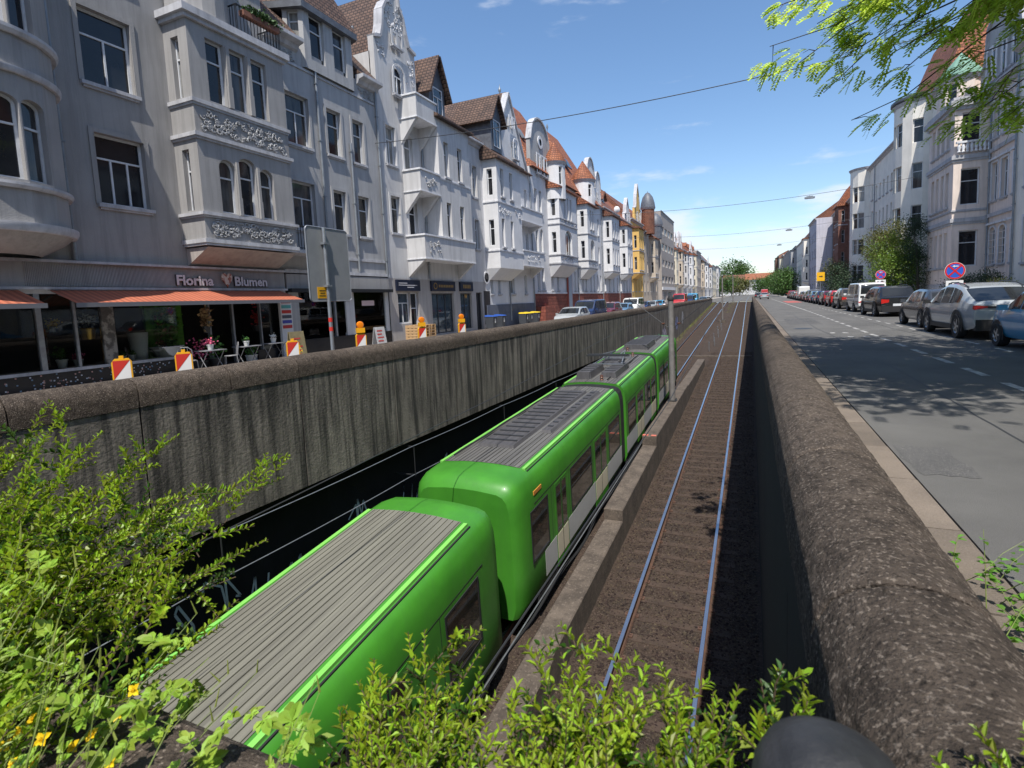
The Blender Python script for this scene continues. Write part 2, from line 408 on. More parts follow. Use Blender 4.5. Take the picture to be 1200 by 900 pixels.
wr = random.Random(3)
class House:
    """One building: an Empty with wall, roof, windows and trim as parts. side=+1: facade looks to +X, -1: to -X."""
    def __init__(s, name, label, cat, side, y0, y1, xf, group=None):
        s.side, s.y0, s.y1, s.xf = side, y0, y1, xf
        s.o = thing(name, label, cat, (xf, (y0 + y1) / 2, 0), group)
        s.wall = MB(); s.frame = FRAME_W; s.glass = GLASS; s.detail = True
        s.depth = 0.22
    def panel(s, mb, base, A, N, a0, a1, z0, z1, ops, sill=True, surround=0, style='t', glass=None, frame=None, windows=True):
        """A wall face at base + A*a, heights z, with openings (a_centre, width, za, zb[, rise[, style]])."""
        base, A, N = Vector(base), Vector(A), Vector(N); D = s.depth
        P = lambda a, z, d=0.0: base + A * a + Z3 * z + N * d
        R_ = []
        for op in ops:
            ac, w_, za, zb = op[:4]; rise = op[4] if len(op) > 4 else 0
            R_.append((ac - w_ / 2, ac + w_ / 2, za, zb, rise, op[5] if len(op) > 5 else style))
        As = sorted({a0, a1} | {r[0] for r in R_} | {r[1] for r in R_}); As = [a for a in As if a0 - 1e-6 <= a <= a1 + 1e-6]
        Zs = sorted({z0, z1} | {r[2] for r in R_} | {r[3] for r in R_}); Zs = [z for z in Zs if z0 - 1e-6 <= z <= z1 + 1e-6]
        for i in range(len(As) - 1):
            am = (As[i] + As[i + 1]) / 2; run = None
            for j in range(len(Zs) - 1):
                zm = (Zs[j] + Zs[j + 1]) / 2
                hole = any(r[0] < am < r[1] and r[2] < zm < r[3] for r in R_)
                if not hole: run = Zs[j] if run is None else run
                if run is not None and (hole or j == len(Zs) - 2):
                    zt = Zs[j] if hole else Zs[j + 1]
                    if zt > run: mb.quad(P(As[i], run), P(As[i + 1], run), P(As[i + 1], zt), P(As[i], zt))
                    run = None
        for (l, r, za, zb, rise, st) in R_:
            w_, h, ac = r - l, zb - za, (l + r) / 2
            ol = outline(w_, h, rise, 0.0); n = len(ol)
            for i in range(n):
                p, q = ol[i], ol[(i + 1) % n]
                mb.quad(P(ac + p[0], za + p[1]), P(ac + q[0], za + q[1]), P(ac + q[0], za + q[1], -D), P(ac + p[0], za + p[1], -D))
            if rise > 0:
                for i in range(2, n - 1):
                    p, q = ol[i], ol[i + 1]
                    mb.quad(P(ac + p[0], za + p[1]), P(ac + q[0], za + q[1]), P(ac + q[0], zb), P(ac + p[0], zb))
            if windows: s.window(P(ac, za), N, w_, h, rise, st, sill, surround, glass, frame)
    def window(s, loc, N, w_, h, rise=0, style='t', sill=True, surround=0, glass=None, frame=None, parent=None):
        q_ = wr.random(); g = glass or (s.glass if q_ < 0.58 else GLASS2 if q_ < .85 else GLASS3)
        f, p, si, su = win_meshes(w_, h, rise, style, frame or s.frame, bool(sill), g, surround, getattr(s, 'trim', TRIMW))
        U = Z3.cross(Vector(N)); rz = math.atan2(U.y, U.x)
        o = put('window', f, parent or s.o, loc, rz)
        put('pane', p, o, (0, 0, 0), 0, True)
        if si: put('sill', si, o, (0, 0, 0), 0, True)
        if su: put('surround', su, o, (0, 0, 0), 0, True)
        return o
    def facade(s, z0, z1, ops, y0=None, y1=None, xf=None, mb=None, **k):
        x = s.xf if xf is None else xf
        s.panel(mb or s.wall, (x, 0, 0), (0, 1, 0), (s.side, 0, 0), s.y0 if y0 is None else y0, s.y1 if y1 is None else y1, z0, z1, ops, **k)
    def shell(s, z1, depth=11.0, z0=0.0):          # party walls, back and top
        x0, x1 = s.xf, s.xf - s.side * depth
        s.wall.quad((x0, s.y0, z0), (x1, s.y0, z0), (x1, s.y0, z1), (x0, s.y0, z1))
        s.wall.quad((x0, s.y1, z0), (x1, s.y1, z0), (x1, s.y1, z1), (x0, s.y1, z1))
        s.wall.quad((x1, s.y0, z0), (x1, s.y1, z0), (x1, s.y1, z1), (x1, s.y0, z1))
        s.wall.quad((x0, s.y0, z1), (x0, s.y1, z1), (x1, s.y1, z1), (x1, s.y0, z1))
    def done(s, M): return s.wall.build('wall', M, s.o)
    def bay(s, y0, y1, out, z0, z1, front, side=(), M=None, bands=(), taper=0.0, cap=0.12, name='oriel', roofm=None, roof=0.0, surround=0, style='t', sill=True, far=(), trim=None):
        """A box oriel standing out by `out`, with windows in front and in the side that faces -Y."""
        mb = MB(); sd = s.side; xo = s.xf + sd * out
        s.panel(mb, (xo, 0, 0), (0, 1, 0), (sd, 0, 0), y0, y1, z0, z1, front, surround=surround, style=style, sill=sill)
        s.panel(mb, (s.xf, y0, 0), (sd, 0, 0), (0, -1, 0), 0, out, z0, z1, side, sill=False, style='t')
        s.panel(mb, (s.xf, y1, 0), (sd, 0, 0), (0, 1, 0), 0, out, z0, z1, far, sill=False)
        mb.quad((s.xf, y0, z1), (xo, y0, z1), (xo, y1, z1), (s.xf, y1, z1))
        if taper:
            a = [(s.xf, y0, z0), (xo, y0, z0), (xo, y1, z0), (s.xf, y1, z0)]
            b = [(s.xf, y0 + .25, z0 - taper), (s.xf + sd * .12, y0 + .25, z0 - taper), (s.xf + sd * .12, y1 - .25, z0 - taper), (s.xf, y1 - .25, z0 - taper)]
            for i in range(4): mb.quad(a[i], a[(i + 1) % 4], b[(i + 1) % 4], b[i])
        else: mb.quad((s.xf, y0, z0), (xo, y0, z0), (xo, y1, z0), (s.xf, y1, z0))
        o = mb.build(name, M, s.o)
        for zb, hb, pr in bands:
            t = MB(); e = pr
            xa, xb_ = sorted((s.xf, xo + sd * e))
            t.box(xa, xb_, y0 - e, y1 + e, zb, zb + hb); t.box(*sorted((s.xf, xo + sd * e * .5)), y0 - e * .5, y1 + e * .5, zb - hb * .6, zb)
            t.build('band', trim or TRIM, o)
        if roof:
            t = MB(); e = .28
            p = [(s.xf + sd * (-.002), y0 - e, z1 + roof), (xo + sd * e, y0 - e, z1), (s.xf, y0 - e, z1)]
            t.add([(s.xf - sd * .3, y0 - e, z1 + roof), (xo + sd * e, y0 - e, z1 + .02), (xo + sd * e, y1 + e, z1 + .02), (s.xf - sd * .3, y1 + e, z1 + roof),
                   (s.xf - sd * .3, y0 - e, z1 - .1), (xo + sd * e, y0 - e, z1 - .12), (xo + sd * e, y1 + e, z1 - .12), (s.xf - sd * .3, y1 + e, z1 - .1)],
                  ((0, 1, 2, 3), (4, 5, 1, 0), (5, 6, 2, 1), (6, 7, 3, 2), (4, 7, 6, 5)))
            t.build('oriel_roof', roofm or TILE_BROWN, o)
        return o
    def cornice(s, z, h=.35, out=.4, y0=None, y1=None, M=None, xf=None, name='cornice'):
        mb = MB(); x = s.xf if xf is None else xf; sd = s.side
        a, b = (s.y0 if y0 is None else y0) + .004, (s.y1 if y1 is None else y1) - .004
        prof = [(0, 0), (.3, .15), (.45, .5), (.9, .62), (1, .7), (1, 1), (0, 1)]
        mb.prism([(x + sd * (out * p - .01), a, z + h * q) for p, q in prof], (0, b - a, 0))
        return mb.build(name, M or TRIM, s.o)
    def band(s, z, h=.14, out=.08, y0=None, y1=None, M=None):
        mb = MB(); sd = s.side; a, b = (s.y0 if y0 is None else y0) + .003, (s.y1 if y1 is None else y1) - .003
        mb.box(*sorted((s.xf - sd * .01, s.xf + sd * out)), a, b, z, z + h); return mb.build('band', M or TRIM, s.o)
    def roof(s, ze, zr, depth=5.0, y0=None, y1=None, M=None, eave=.35, hip0=0.0, hip1=0.0, xf=None):
        mb = MB(); sd = s.side; x = s.xf if xf is None else xf
        a, b = s.y0 if y0 is None else y0, s.y1 if y1 is None else y1
        xe, xr, xb_ = x + sd * eave, x - sd * depth, x - sd * 2 * depth
        V = [(xe, a, ze), (xe, b, ze), (xb_, b, ze), (xb_, a, ze), (xr, a + hip0, zr), (xr, b - hip1, zr)]
        mb.add(V, ((0, 1, 5, 4), (1, 2, 5), (2, 3, 4, 5), (3, 0, 4), (0, 3, 2, 1)))
        return mb.build('roof', M or TILE_BROWN, s.o)
    def gable(s, pts, thick=.35, M=None, xf=None, trim=True, name='gable'):
        """An ornamental gable: outline [(y, z)...] standing in the facade plane."""
        mb = MB(); x = s.xf if xf is None else xf; sd = s.side
        mb.prism([(x - sd * .003, y, z) for y, z in pts], (-sd * thick, 0, 0))
        o = mb.build(name, M, s.o)
        if trim:
            t = MB()
            for (a, b) in zip(pts[1:-2], pts[2:-1]):
                t.bar((x - sd * (thick / 2 - .05), a[0], a[1]), (x - sd * (thick / 2 - .05), b[0], b[1]), thick + .18, .14, Vector((sd, 0, 0)).cross(Vector((0, b[0] - a[0], b[1] - a[1])).normalized()) if False else Z3)
            t.build('gable_coping', TRIM, o)
        return o
    def pipe(s, y, z0, z1, M=None):
        mb = MB(); x = s.xf + s.side * .09
        mb.tube([(x, y, z0), (x, y, z1)], .055, 8)
        k = z0 + .8
        while k < z1: mb.box(x - .07, x + .07, y - .07, y + .07, k, k + .04); k += 2.4
        return mb.build('downpipe', M or ZINC, s.o, 50)
    def dormer(s, y0, y1, xd, z0, ze, zr, wallm, roofm, wins, gab=True, depth=3.0):
        """A roof dormer with front at x = xd, gabled towards the street."""
        mb = MB(); sd = s.side; xb_ = xd - sd * depth; ym = (y0 + y1) / 2
        s.panel(mb, (xd, 0, 0), (0, 1, 0), (sd, 0, 0), y0, y1, z0, ze, [], windows=False)
        for y in (y0, y1): mb.quad((xd, y, z0), (xb_, y, z0), (xb_, y, ze), (xd, y, ze))
        if gab: mb.add([(xd, y0, ze), (xd, y1, ze), (xd, ym, zr)], ((0, 1, 2),))
        o = mb.build('dormer', wallm, s.o)
        t = MB(); e = .3; xo = xd + sd * .35
        def slab(a, b):
            (ya, za), (yb, zb) = a, b; n = Vector((0, -(zb - za), yb - ya)).normalized() * .12
            if n.z < 0: n = -n
            P = [Vector((xo, ya, za)), Vector((xo, yb, zb)), Vector((xb_, yb, zb)), Vector((xb_, ya, za))]
            t.add(P + [p + n for p in P], ((0, 1, 2, 3), (4, 5, 6, 7), (0, 1, 5, 4), (1, 2, 6, 5), (2, 3, 7, 6), (3, 0, 4, 7)))
        if gab:
            k = (zr - ze) / (ym - y0); slab((y0 - e, ze - e * k), (ym, zr)); slab((y1 + e, ze - e * k), (ym, zr))
        else:
            slab((y0 - e, ze), (y1 + e, ze))
        t.build('dormer_roof', roofm, o)
        for (yc, w_, za, zb, st) in wins:
            s.window((xd + sd * .2, yc, za), (sd, 0, 0), w_, zb - za, 0, st, False, 0, GLASS_BLUE, parent=s.o)
        return o
    def turret(s, yc, xc, r, z0, z1, zr, M, roofm, a0=-100, a1=100, n=10, wins=(), name='turret', dome=False):
        """A round bay: facets from angle a0 to a1 around the facade normal; wins = {facet: [(w, za, zb, rise)]}."""
        mb = MB(); sd = s.side
        dirs = [RAD(a0 + (a1 - a0) * i / n) for i in range(n + 1)]
        pt = lambda a: Vector((xc + sd * r * math.cos(a), yc + r * math.sin(a), 0))
        for i in range(n):
            p, q = pt(dirs[i]), pt(dirs[i + 1]); am = (dirs[i] + dirs[i + 1]) / 2
            A = (q - p).normalized(); N = Vector((sd * math.cos(am), math.sin(am), 0)); L_ = (q - p).length
            ops = [(L_ / 2, min(w_, L_ - .06), za, zb, rise) for (fi, w_, za, zb, rise) in wins if fi == i]
            s.panel(mb, p, A, N, 0, L_, z0, z1, ops, sill=False)
        o = mb.build(name, M, s.o)
        if zr:
            t = MB(); e = .18
            prof = [(r + e, z1 - .02), (r + e, z1 + .05), (0.02, zr)] if not dome else [(r + e, z1 - .02), (r + e, z1 + .1), (r * 1.05, z1 + (zr - z1) * .3), (r * .8, z1 + (zr - z1) * .62), (r * .35, z1 + (zr - z1) * .86), (.06, z1 + (zr - z1) * .92), (.02, zr)]
            t.lathe(prof, (xc, yc, 0), 16)
            t.build('turret_roof', roofm, o, 50)
        c = MB(); c.lathe([(r + .02, z1 - .3), (r + .14, z1 - .12), (r + .2, z1 - .03), (r, z1 - .02)], (xc, yc, 0), 20); c.build('turret_cornice', TRIM, o, 40)
        return o
# ================================================================== THE SETTING
YR = 109.5                                        # where the ramp reaches street level
def railz(y): return -5.2 + 0.0475 * min(y, YR)
XLW, XRW = -7.1, 0.14                             # faces of the two trench walls
g = MB()
for a, b, c, d, e in ((-3000, -7.75, -3000, 3000, -.45), (0.55, 3000, -3000, 3000, -.03), (-7.75, 0.55, YR + .5, 3000, -.03), (-7.75, 0.55, -3000, 0.1, -.03)):
    g.quad((a, c, e), (b, c, e), (b, d, e), (a, d, e))
struct('ground', g, mat('ground_earth', (0.2, 0.185, 0.165), (0.15, 0.14, 0.12), scale=.3, rough=.95, bump=.3))
def slab(name, x0, x1, y0, y1, z, M, h=.1):
    b = MB(); b.box(x0, x1, y0, y1, z - h, z); return struct(name, b, M)
ZP = -.25                                         # the shop street lies a little lower than the right road
slab('left_road', -13.2, -7.74, -80, 420, ZP - .12, ASPHALT)
slab('left_pavement', -18, -13.2, -80, 420, ZP, PAVE2, .25)
slab('right_road', 1.275, 7.65, -80, 420, 0, ASPHALT)
slab('right_pavement', 7.8, 15, -80, 420, .12, PAVE2, .2)
slab('far_crossing', -7.7, 1.1, 112, 420, -.004, ASPHALT)
# the narrow paved strip beside the parapet: individual slabs, slightly uneven
strip = MB(); strip.box(.53, 1.26, -4, 118, -.1, -.012)
ps = struct('pavement_strip', strip, PAVE)
r = random.Random(5)
y = -3.0
sm = {}
while y < 44:
    k = r.randrange(5)
    if k not in sm:
        b = MB(); t = r.uniform(-.004, .004); L_ = .99
        b.add([(.534, .006, -.05), (1.255, .006, -.05), (1.255, L_, -.05), (.534, L_, -.05), (.538, .01, t + .012), (1.251, .01, .012 - t), (1.251, L_ - .004, .012 + t), (.538, L_ - .004, .012)],
              ((4, 5, 6, 7), (0, 1, 5, 4), (1, 2, 6, 5), (2, 3, 7, 6), (3, 0, 4, 7)))
        sm[k] = b.mesh('paving_slab', PAVE)
    put('paving_slab', sm[k], ps, (0, y, 0)); y += 1.0
# right kerb stones
kr = MB(); kr.box(7.66, 7.795, -80, 420, -.1, .05); kb = struct('right_kerb', kr, TRIM)
km = MB(); km.add([(7.645, 0.008, -.06), (7.8, .008, -.06), (7.8, .992, -.06), (7.645, .992, -.06), (7.66, .012, .125), (7.79, .012, .125), (7.79, .988, .125), (7.66, .988, .125)],
                  ((4, 5, 6, 7), (0, 1, 5, 4), (1, 2, 6, 5), (2, 3, 7, 6), (3, 0, 4, 7)))
kme = km.mesh('kerb_stone', mat('kerb_granite', (.3, .29, .28), (.22, .21, .2), scale=6, rough=.9, bump=.3, speck=.3))
for i in range(60): put('kerb_stone', kme, kb, (0, 6 + i, 0))
# road markings: dashed cycle-lane line turning solid, parking-bay line, worn dots
mk = thing('cycle_lane_line', 'worn white cycle lane line, dashed then solid, on the right road', 'road marking', (3.7, 20, 0))
dm = MB(); dm.box(-.065, .065, 0, 1.0, .0035, .0065); dme = dm.mesh('dash', PAINT)
y = 7.6
while y < 46: put('dash', dme, mk, (3.7 + (y - 8) * .009, y, 0)); y += 1.75
b = MB(); b.add([(3.98, 46, .006), (4.11, 46, .006), (4.22, 130, .006), (4.09, 130, .006)], ((0, 1, 2, 3),)); b.build('solid_line', PAINT, mk)
pk = thing('parking_bay_line', 'faded white parking bay line of dashes beside the parked cars', 'road marking', (5.6, 26, 0))
dm = MB(); dm.box(-.05, .05, 0, .9, .0035, .006); dme = dm.mesh('dash', PAINT)
for y in range(20): put('dash', dme, pk, (5.5 + .004 * y, 15 + y * 1.9, 0))
for i, (x, y) in enumerate(((2.75, 21.6), (3.15, 21.6), (3.05, 19.8), (3.5, 19.8))):
    b = MB(); b.box(-.08, .08, -.2, .2, .0035, .006); tag(b.build('road_stud_mark', PAINT), 'small worn white square of paint on the right road', 'road marking', 'worn paint squares on the right road').location = (x, y, 0)
b = MB(); b.box(4.6, 6.4, 78, 92, .0035, .006); tag(b.build('red_road_patch', REDPAINT), 'faded red painted patch of cycle lane far along the road', 'road marking')
AS2 = mat('asphalt_patch', (.085, .083, .082), (.06, .06, .06), scale=1.2, rough=.9, bump=.5, bscale=150, speck=.3, speck_scale=160)
for i, (x0, x1, y0, y1, lab) in enumerate(((1.7, 3.1, 27.5, 33.5, 'dark repaired asphalt patch beyond the manhole in the right road'), (4.3, 5.3, 8.0, 10.6, 'dark repaired asphalt patch beside the cycle lane dashes'), (1.3, 1.75, 5.2, 6.1, 'small dark asphalt patch beside the pavement strip'))):
    b = MB(); rr_ = random.Random(i); p = []
    for k in range(24):
        t_ = k / 6; q = int(t_); f = t_ - q; cx, cy = [(x0 + (x1 - x0) * f, y0), (x1, y0 + (y1 - y0) * f), (x1 - (x1 - x0) * f, y1), (x0, y1 - (y1 - y0) * f)][q]; p.append((cx + rr_.uniform(-.03, .03), cy + rr_.uniform(-.04, .04), .003))
    b.add(p, [list(range(24))]); tag(b.build('asphalt_patch', AS2), lab, 'road patch')
TAR = flat('tar_seam', (.03, .03, .031), .6)
for i, (x, y0, y1, lab) in enumerate(((2.55, 3.5, 60, 'long black tar seam along the middle of the right lane'), (5.05, 6, 44, 'wandering tar seam between cycle lane and parking bays'))):
    b = MB(); rr_ = random.Random(30 + i); n_ = 120; P_ = []
    for k in range(n_ + 1):
        y = y0 + (y1 - y0) * k / n_; xx = x + .05 * math.sin(y * .7 + i) + rr_.uniform(-.012, .012); P_ += [(xx - .012, y, .0032), (xx + .012, y, .0032)]
    b.add(P_, [(2 * k, 2 * k + 1, 2 * k + 3, 2 * k + 2) for k in range(n_)]); tag(b.build('tar_seam', TAR), lab, 'tar seam')
b = MB(); b.lathe([(0, .008), (.34, .008), (.36, .002)], (2.0, 24.3, 0), 18); tag(b.build('manhole_cover', DARKMETAL), 'round dark iron manhole cover in the right road', 'manhole')

# ------------------------------------------------------------------ trench floor and walls
fl = MB(); ys = [-12, YR, YR + 4]
fl.add([p for y in ys for p in ((-7.7, y, railz(y) - .2), (.3, y, railz(y) - .2))], ((0, 1, 3, 2), (2, 3, 5, 4)))
struct('trench_floor', fl, BALLAST)
# scattered ballast stones (nobody could count them)
r = random.Random(11)
sb = MB()
def stone(x, y, z, s_):
    p = [(r.uniform(.6, 1.2), r.uniform(0, 6.28)) for _ in range(4)]
    a0 = r.uniform(0, 6.28)
    V = [(x + s_ * q[0] * math.cos(a0 + i * 1.57), y + s_ * q[0] * math.sin(a0 + i * 1.57), z + s_ * r.uniform(-.2, .25)) for i, q in enumerate(p)]
    V += [(x + s_ * r.uniform(-.3, .3), y + s_ * r.uniform(-.3, .3), z + s_ * r.uniform(.45, .8))]
    sb.add(V, ((0, 1, 4), (1, 2, 4), (2, 3, 4), (3, 0, 4)))
for i in range(34000):
    y = 5.5 + 40 * r.random() ** 1.5
    x = r.uniform(-3.05, .1) if r.random() < .8 else r.uniform(-6.9, -3.65)
    if min(abs(x + .835), abs(x + 2.27), abs(x + 4.45), abs(x + 5.885)) < .05: continue
    stone(x, y, railz(y) - .195, r.uniform(.018, .042))
tag(sb.build('ballast_stones', STONE_B), 'loose brown ballast stones lying between and beside the rails', 'gravel', kind='stuff')

def cope_mesh(L_, seed, fine=False):
    prof = [(-.235, -.36), (-.235, -.2), (-.225, -.13), (-.19, -.07), (-.13, -.025), (-.06, -.004), (0, 0), (.06, -.004), (.13, -.025), (.19, -.07), (.225, -.13), (.235, -.2), (.235, -.36)]
    if fine:
        q = []
        for a, b in zip(prof, prof[1:]):
            for k in range(5): q.append((a[0] + (b[0] - a[0]) * k / 5, a[1] + (b[1] - a[1]) * k / 5))
        prof = q + [prof[-1]]
    n = 90 if fine else 3
    ysl = [.008 + (L_ - .016) * i / n for i in range(n + 1)]
    P = []
    for i, yy in enumerate(ysl):
        sh = .985 if i in (0, n) else 1.0
        for (px_, pz) in prof:
            q = Vector((px_ * sh, yy, pz - (.006 if sh < 1 else 0)))
            if fine and 0 < i < n:
                d = noise.noise((q + Vector((seed, 0, 0))) * 30) * .0022 + noise.noise(q * 85 + Vector((seed, 5, 0))) * .0014 + noise.noise(q * 7 + Vector((0, seed, 0))) * .004
                q += Vector((px_, 0, pz + .3)).normalized() * d
            P.append(tuple(q))
    m_ = len(prof); b = MB()
    b.add(P, [(i * m_ + j, i * m_ + j + 1, (i + 1) * m_ + j + 1, (i + 1) * m_ + j) for i in range(n) for j in range(m_ - 1)] + [list(range(m_)), list(range(n * m_, n * m_ + m_))])
    return b.mesh('coping_stone', COPE, 50)
cope = [cope_mesh(1.25, i) for i in range(3)]
TOPZ = .85
# left retaining wall
lw = thing('trench_wall_left', 'long stained grey concrete trench wall with rounded coping beside the shop street', 'retaining wall', (-7.3, 50, 0))
for i in range(90): put('coping_stone', cope[i % 3], lw, (-7.322, -3.53 + 1.25 * i, TOPZ))
pm = MB(); pm.box(-7.42, XLW, .012, 2.488, -1.42, .49)
pme = pm.mesh('wall_panel', CONC)
for i in range(46):
    y = -3.53 + 2.5 * i
    if y < 40: put('wall_panel', pme, lw, (0, y, 0))
fm = MB(); fm.box(-7.42, XLW - .004, .012, 2.488, -4.0, .49); fme = fm.mesh('wall_panel', CONC)
for i in range(18, 45): put('wall_panel', fme, lw, (0, -3.53 + 2.5 * i, 0))
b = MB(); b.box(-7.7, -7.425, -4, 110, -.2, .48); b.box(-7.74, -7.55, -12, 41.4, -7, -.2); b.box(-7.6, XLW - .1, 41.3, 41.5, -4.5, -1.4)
b.build('lower_wall', CONC_SHADE, lw)
# right retaining wall
rw = thing('trench_wall_right', 'dark concrete trench wall with rough rounded coping beside the right road', 'retaining wall', (.38, 50, 0))
finem = [cope_mesh(1.25, 7 + i, True) for i in range(3)]
for i in range(90):
    y = -2.25 + 1.25 * i
    put('coping_stone', finem[i % 3] if .1 < y + 1.2 and y < 6 else cope[i % 3], rw, (.37, y, TOPZ)).scale = (.935, 1, 1)
b = MB(); b.box(XRW + .04, .53, -4, 110, -.05, .5); b.build('parapet_core', CONC_SHADE, rw)
pm = MB(); pm.box(XRW + .04, .5, .012, 4.988, -6, -.052); pme = pm.mesh('wall_panel', CONC_SHADE)
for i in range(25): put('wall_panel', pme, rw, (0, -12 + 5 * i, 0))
# central divider: stepped concrete blocks
dv = thing('track_divider', 'stepped low concrete wall between the two tram tracks', 'wall', (-3.35, 20, railz(20)))
def dblock(y0, y1, za, zb):
    b = MB(); z = -7.0
    e = .025
    b.add([(-3.6, y0, z), (-3.1, y0, z), (-3.1, y1, z), (-3.6, y1, z), (-3.6, y0, za - e), (-3.1, y0, za - e), (-3.1, y1, zb - e), (-3.6, y1, zb - e),
           (-3.6 + e, y0 + e, za), (-3.1 - e, y0 + e, za), (-3.1 - e, y1 - e, zb), (-3.6 + e, y1 - e, zb)],
          ((0, 1, 5, 4), (1, 2, 6, 5), (2, 3, 7, 6), (3, 0, 4, 7), (4, 5, 9, 8), (5, 6, 10, 9), (6, 7, 11, 10), (7, 4, 8, 11), (8, 9, 10, 11)))
    b.build('divider_block', CONC_DIV, dv)
for y0, y1, za, zb in ((-8, 2.5, -4.85, -4.6), (2.5, 7.6, -4.6, -4.43), (7.605, 12.8, -4.36, -4.2), (12.805, 18.1, -3.9, -3.66), (18.105, 24.4, -3.33, -3.2), (24.405, 28.2, -3.2, -3.12), (28.205, 39, -3.2, -3.05)):
    dblock(y0, y1, za, zb)
b = MB()
for x0 in (-3.6, ):
    b.box(x0 + .002, x0 + .2, 18.11, 18.3, -3.325, -3.318); b.box(x0 + .3, x0 + .48, 18.11, 18.28, -3.325, -3.318)
b.build('paint_mark', flat('red_spray', (.5, .14, .1), .8), dv)
# transverse cover strip over both tracks
b = MB(); b.box(-6.9, .05, 42.85, 43.15, railz(43) - .22, railz(43) - .1)
tag(b.build('cable_duct_cover', CONC_DIV), 'pale concrete cover strip crossing the ballast of both tracks', 'duct cover')

# ------------------------------------------------------------------ tracks
slm = MB(); slm.add([(-1.2, -.13, -.2), (1.2, -.13, -.2), (1.2, .13, -.2), (-1.2, .13, -.2), (-1.18, -.1, -.005), (1.18, -.1, -.005), (1.18, .1, -.005), (-1.18, .1, -.005)],
                    ((4, 5, 6, 7), (0, 1, 5, 4), (1, 2, 6, 5), (2, 3, 7, 6), (3, 0, 4, 7)))
slme = slm.mesh('sleeper', SLEEPER)
fst = MB(); fst.box(-.04, .04, -.05, .05, -.006, .03); fst.lathe([(.018, .03), (.018, .055), (0, .06)], (0, 0, 0), 6)
fstm = fst.mesh('rail_clip', RAIL_SIDE)
def track(xc, label, ya):
    t = thing('tram_track', label, 'railway track', (xc, 30, railz(30)), 'tram tracks in the trench')
    for sx in (-.7175, .7175):
        b = MB(); x = xc + sx
        secs = []
        for y in (-10, YR, 330):
            z = railz(y)
            secs.append([(x - .07, y, z - .19), (x + .07, y, z - .19), (x + .02, y, z - .15), (x + .02, y, z - .05), (x + .036, y, z - .035), (x + .034, y, z), (x - .034, y, z), (x - .036, y, z - .035), (x - .02, y, z - .05), (x - .02, y, z - .15)])
        P = [p for s_ in secs for p in s_]; n = 10
        for i in range(2):
            for j in range(n):
                b.cur = 1 if j == 5 else 0
                b.add([secs[i][j], secs[i][(j + 1) % n], secs[i + 1][(j + 1) % n], secs[i + 1][j]], ((0, 1, 2, 3),))
        b.build('rail', [RAIL_SIDE, RAIL_TOP], t)
    y = ya
    while y < YR:
        put('sleeper', slme, t, (xc, y, railz(y) - .183))
        if y < 29:
            for sx in (-.8175, -.6175, .6175, .8175): put('rail_clip', fstm, t, (xc + sx, y, railz(y) - .183))
        y += .62
track(-1.553, 'open tram track on ballast with sleepers beside the right trench wall', 5.0)
track(-5.168, 'tram track under the green tram along the left trench wall', 29.0)

# ------------------------------------------------------------------ cables and poles in the trench
def cable(label, pts, rad, M=BLACK, group=None, name='cable'):
    b = MB(); b.tube(pts, rad, 5); return tag(b.build(name, M, None, 50), label, 'cable', group)
c = thing('wall_cable', 'pair of pale signal cables on brackets along the left trench wall', 'cable', (-7, 15, -1.5))
for z in (-1.5, -2.15):
    b = MB(); b.tube([(-6.98, y, z - .03 * math.sin((y % 4.6) / 4.6 * math.pi)) for y in [i * .92 for i in range(-3, 46)]], .009, 5); b.build('cable_line', STEEL, c)
for i in range(9):
    b = MB(); y = .15 + 4.6 * i
    b.box(-7.56, -6.97, y - .01, y + .01, -1.53, -1.51); b.box(-7.56, -6.97, y - .01, y + .01, -2.18, -2.16); b.box(-6.985, -6.971, y - .008, y + .008, -2.2, -1.5)
    b.build('bracket', DARKMETAL, c)
pts = []
for i in range(60):
    y = 1 + i * .42; pts.append((-3.68 + .03 * math.sin(y * 1.3), y, railz(y) + .62 + .25 * math.exp(-((y - 5) / 2.5) ** 2) + .05 * math.sin(y * 2.1)))
cable('thick black power cable sagging along the concrete divider beside the tram', pts, .03)
cable('thin grey cable running just above the divider beside the tram', [(-3.64, y, railz(y) + .95 - .012 * y) for y in range(0, 26, 2)], .012, STEEL)
for xc, lab in ((-1.553, 'contact wire hung over the open right track'), (-5.168, 'contact wire hung over the green tram')):
    cable(lab, [(xc + (.12 if (i % 2) else -.12), i * 14 - 4, railz(i * 14 - 4) + 4.35) for i in range(0, 10)], .008, DARKMETAL, name='contact_wire')
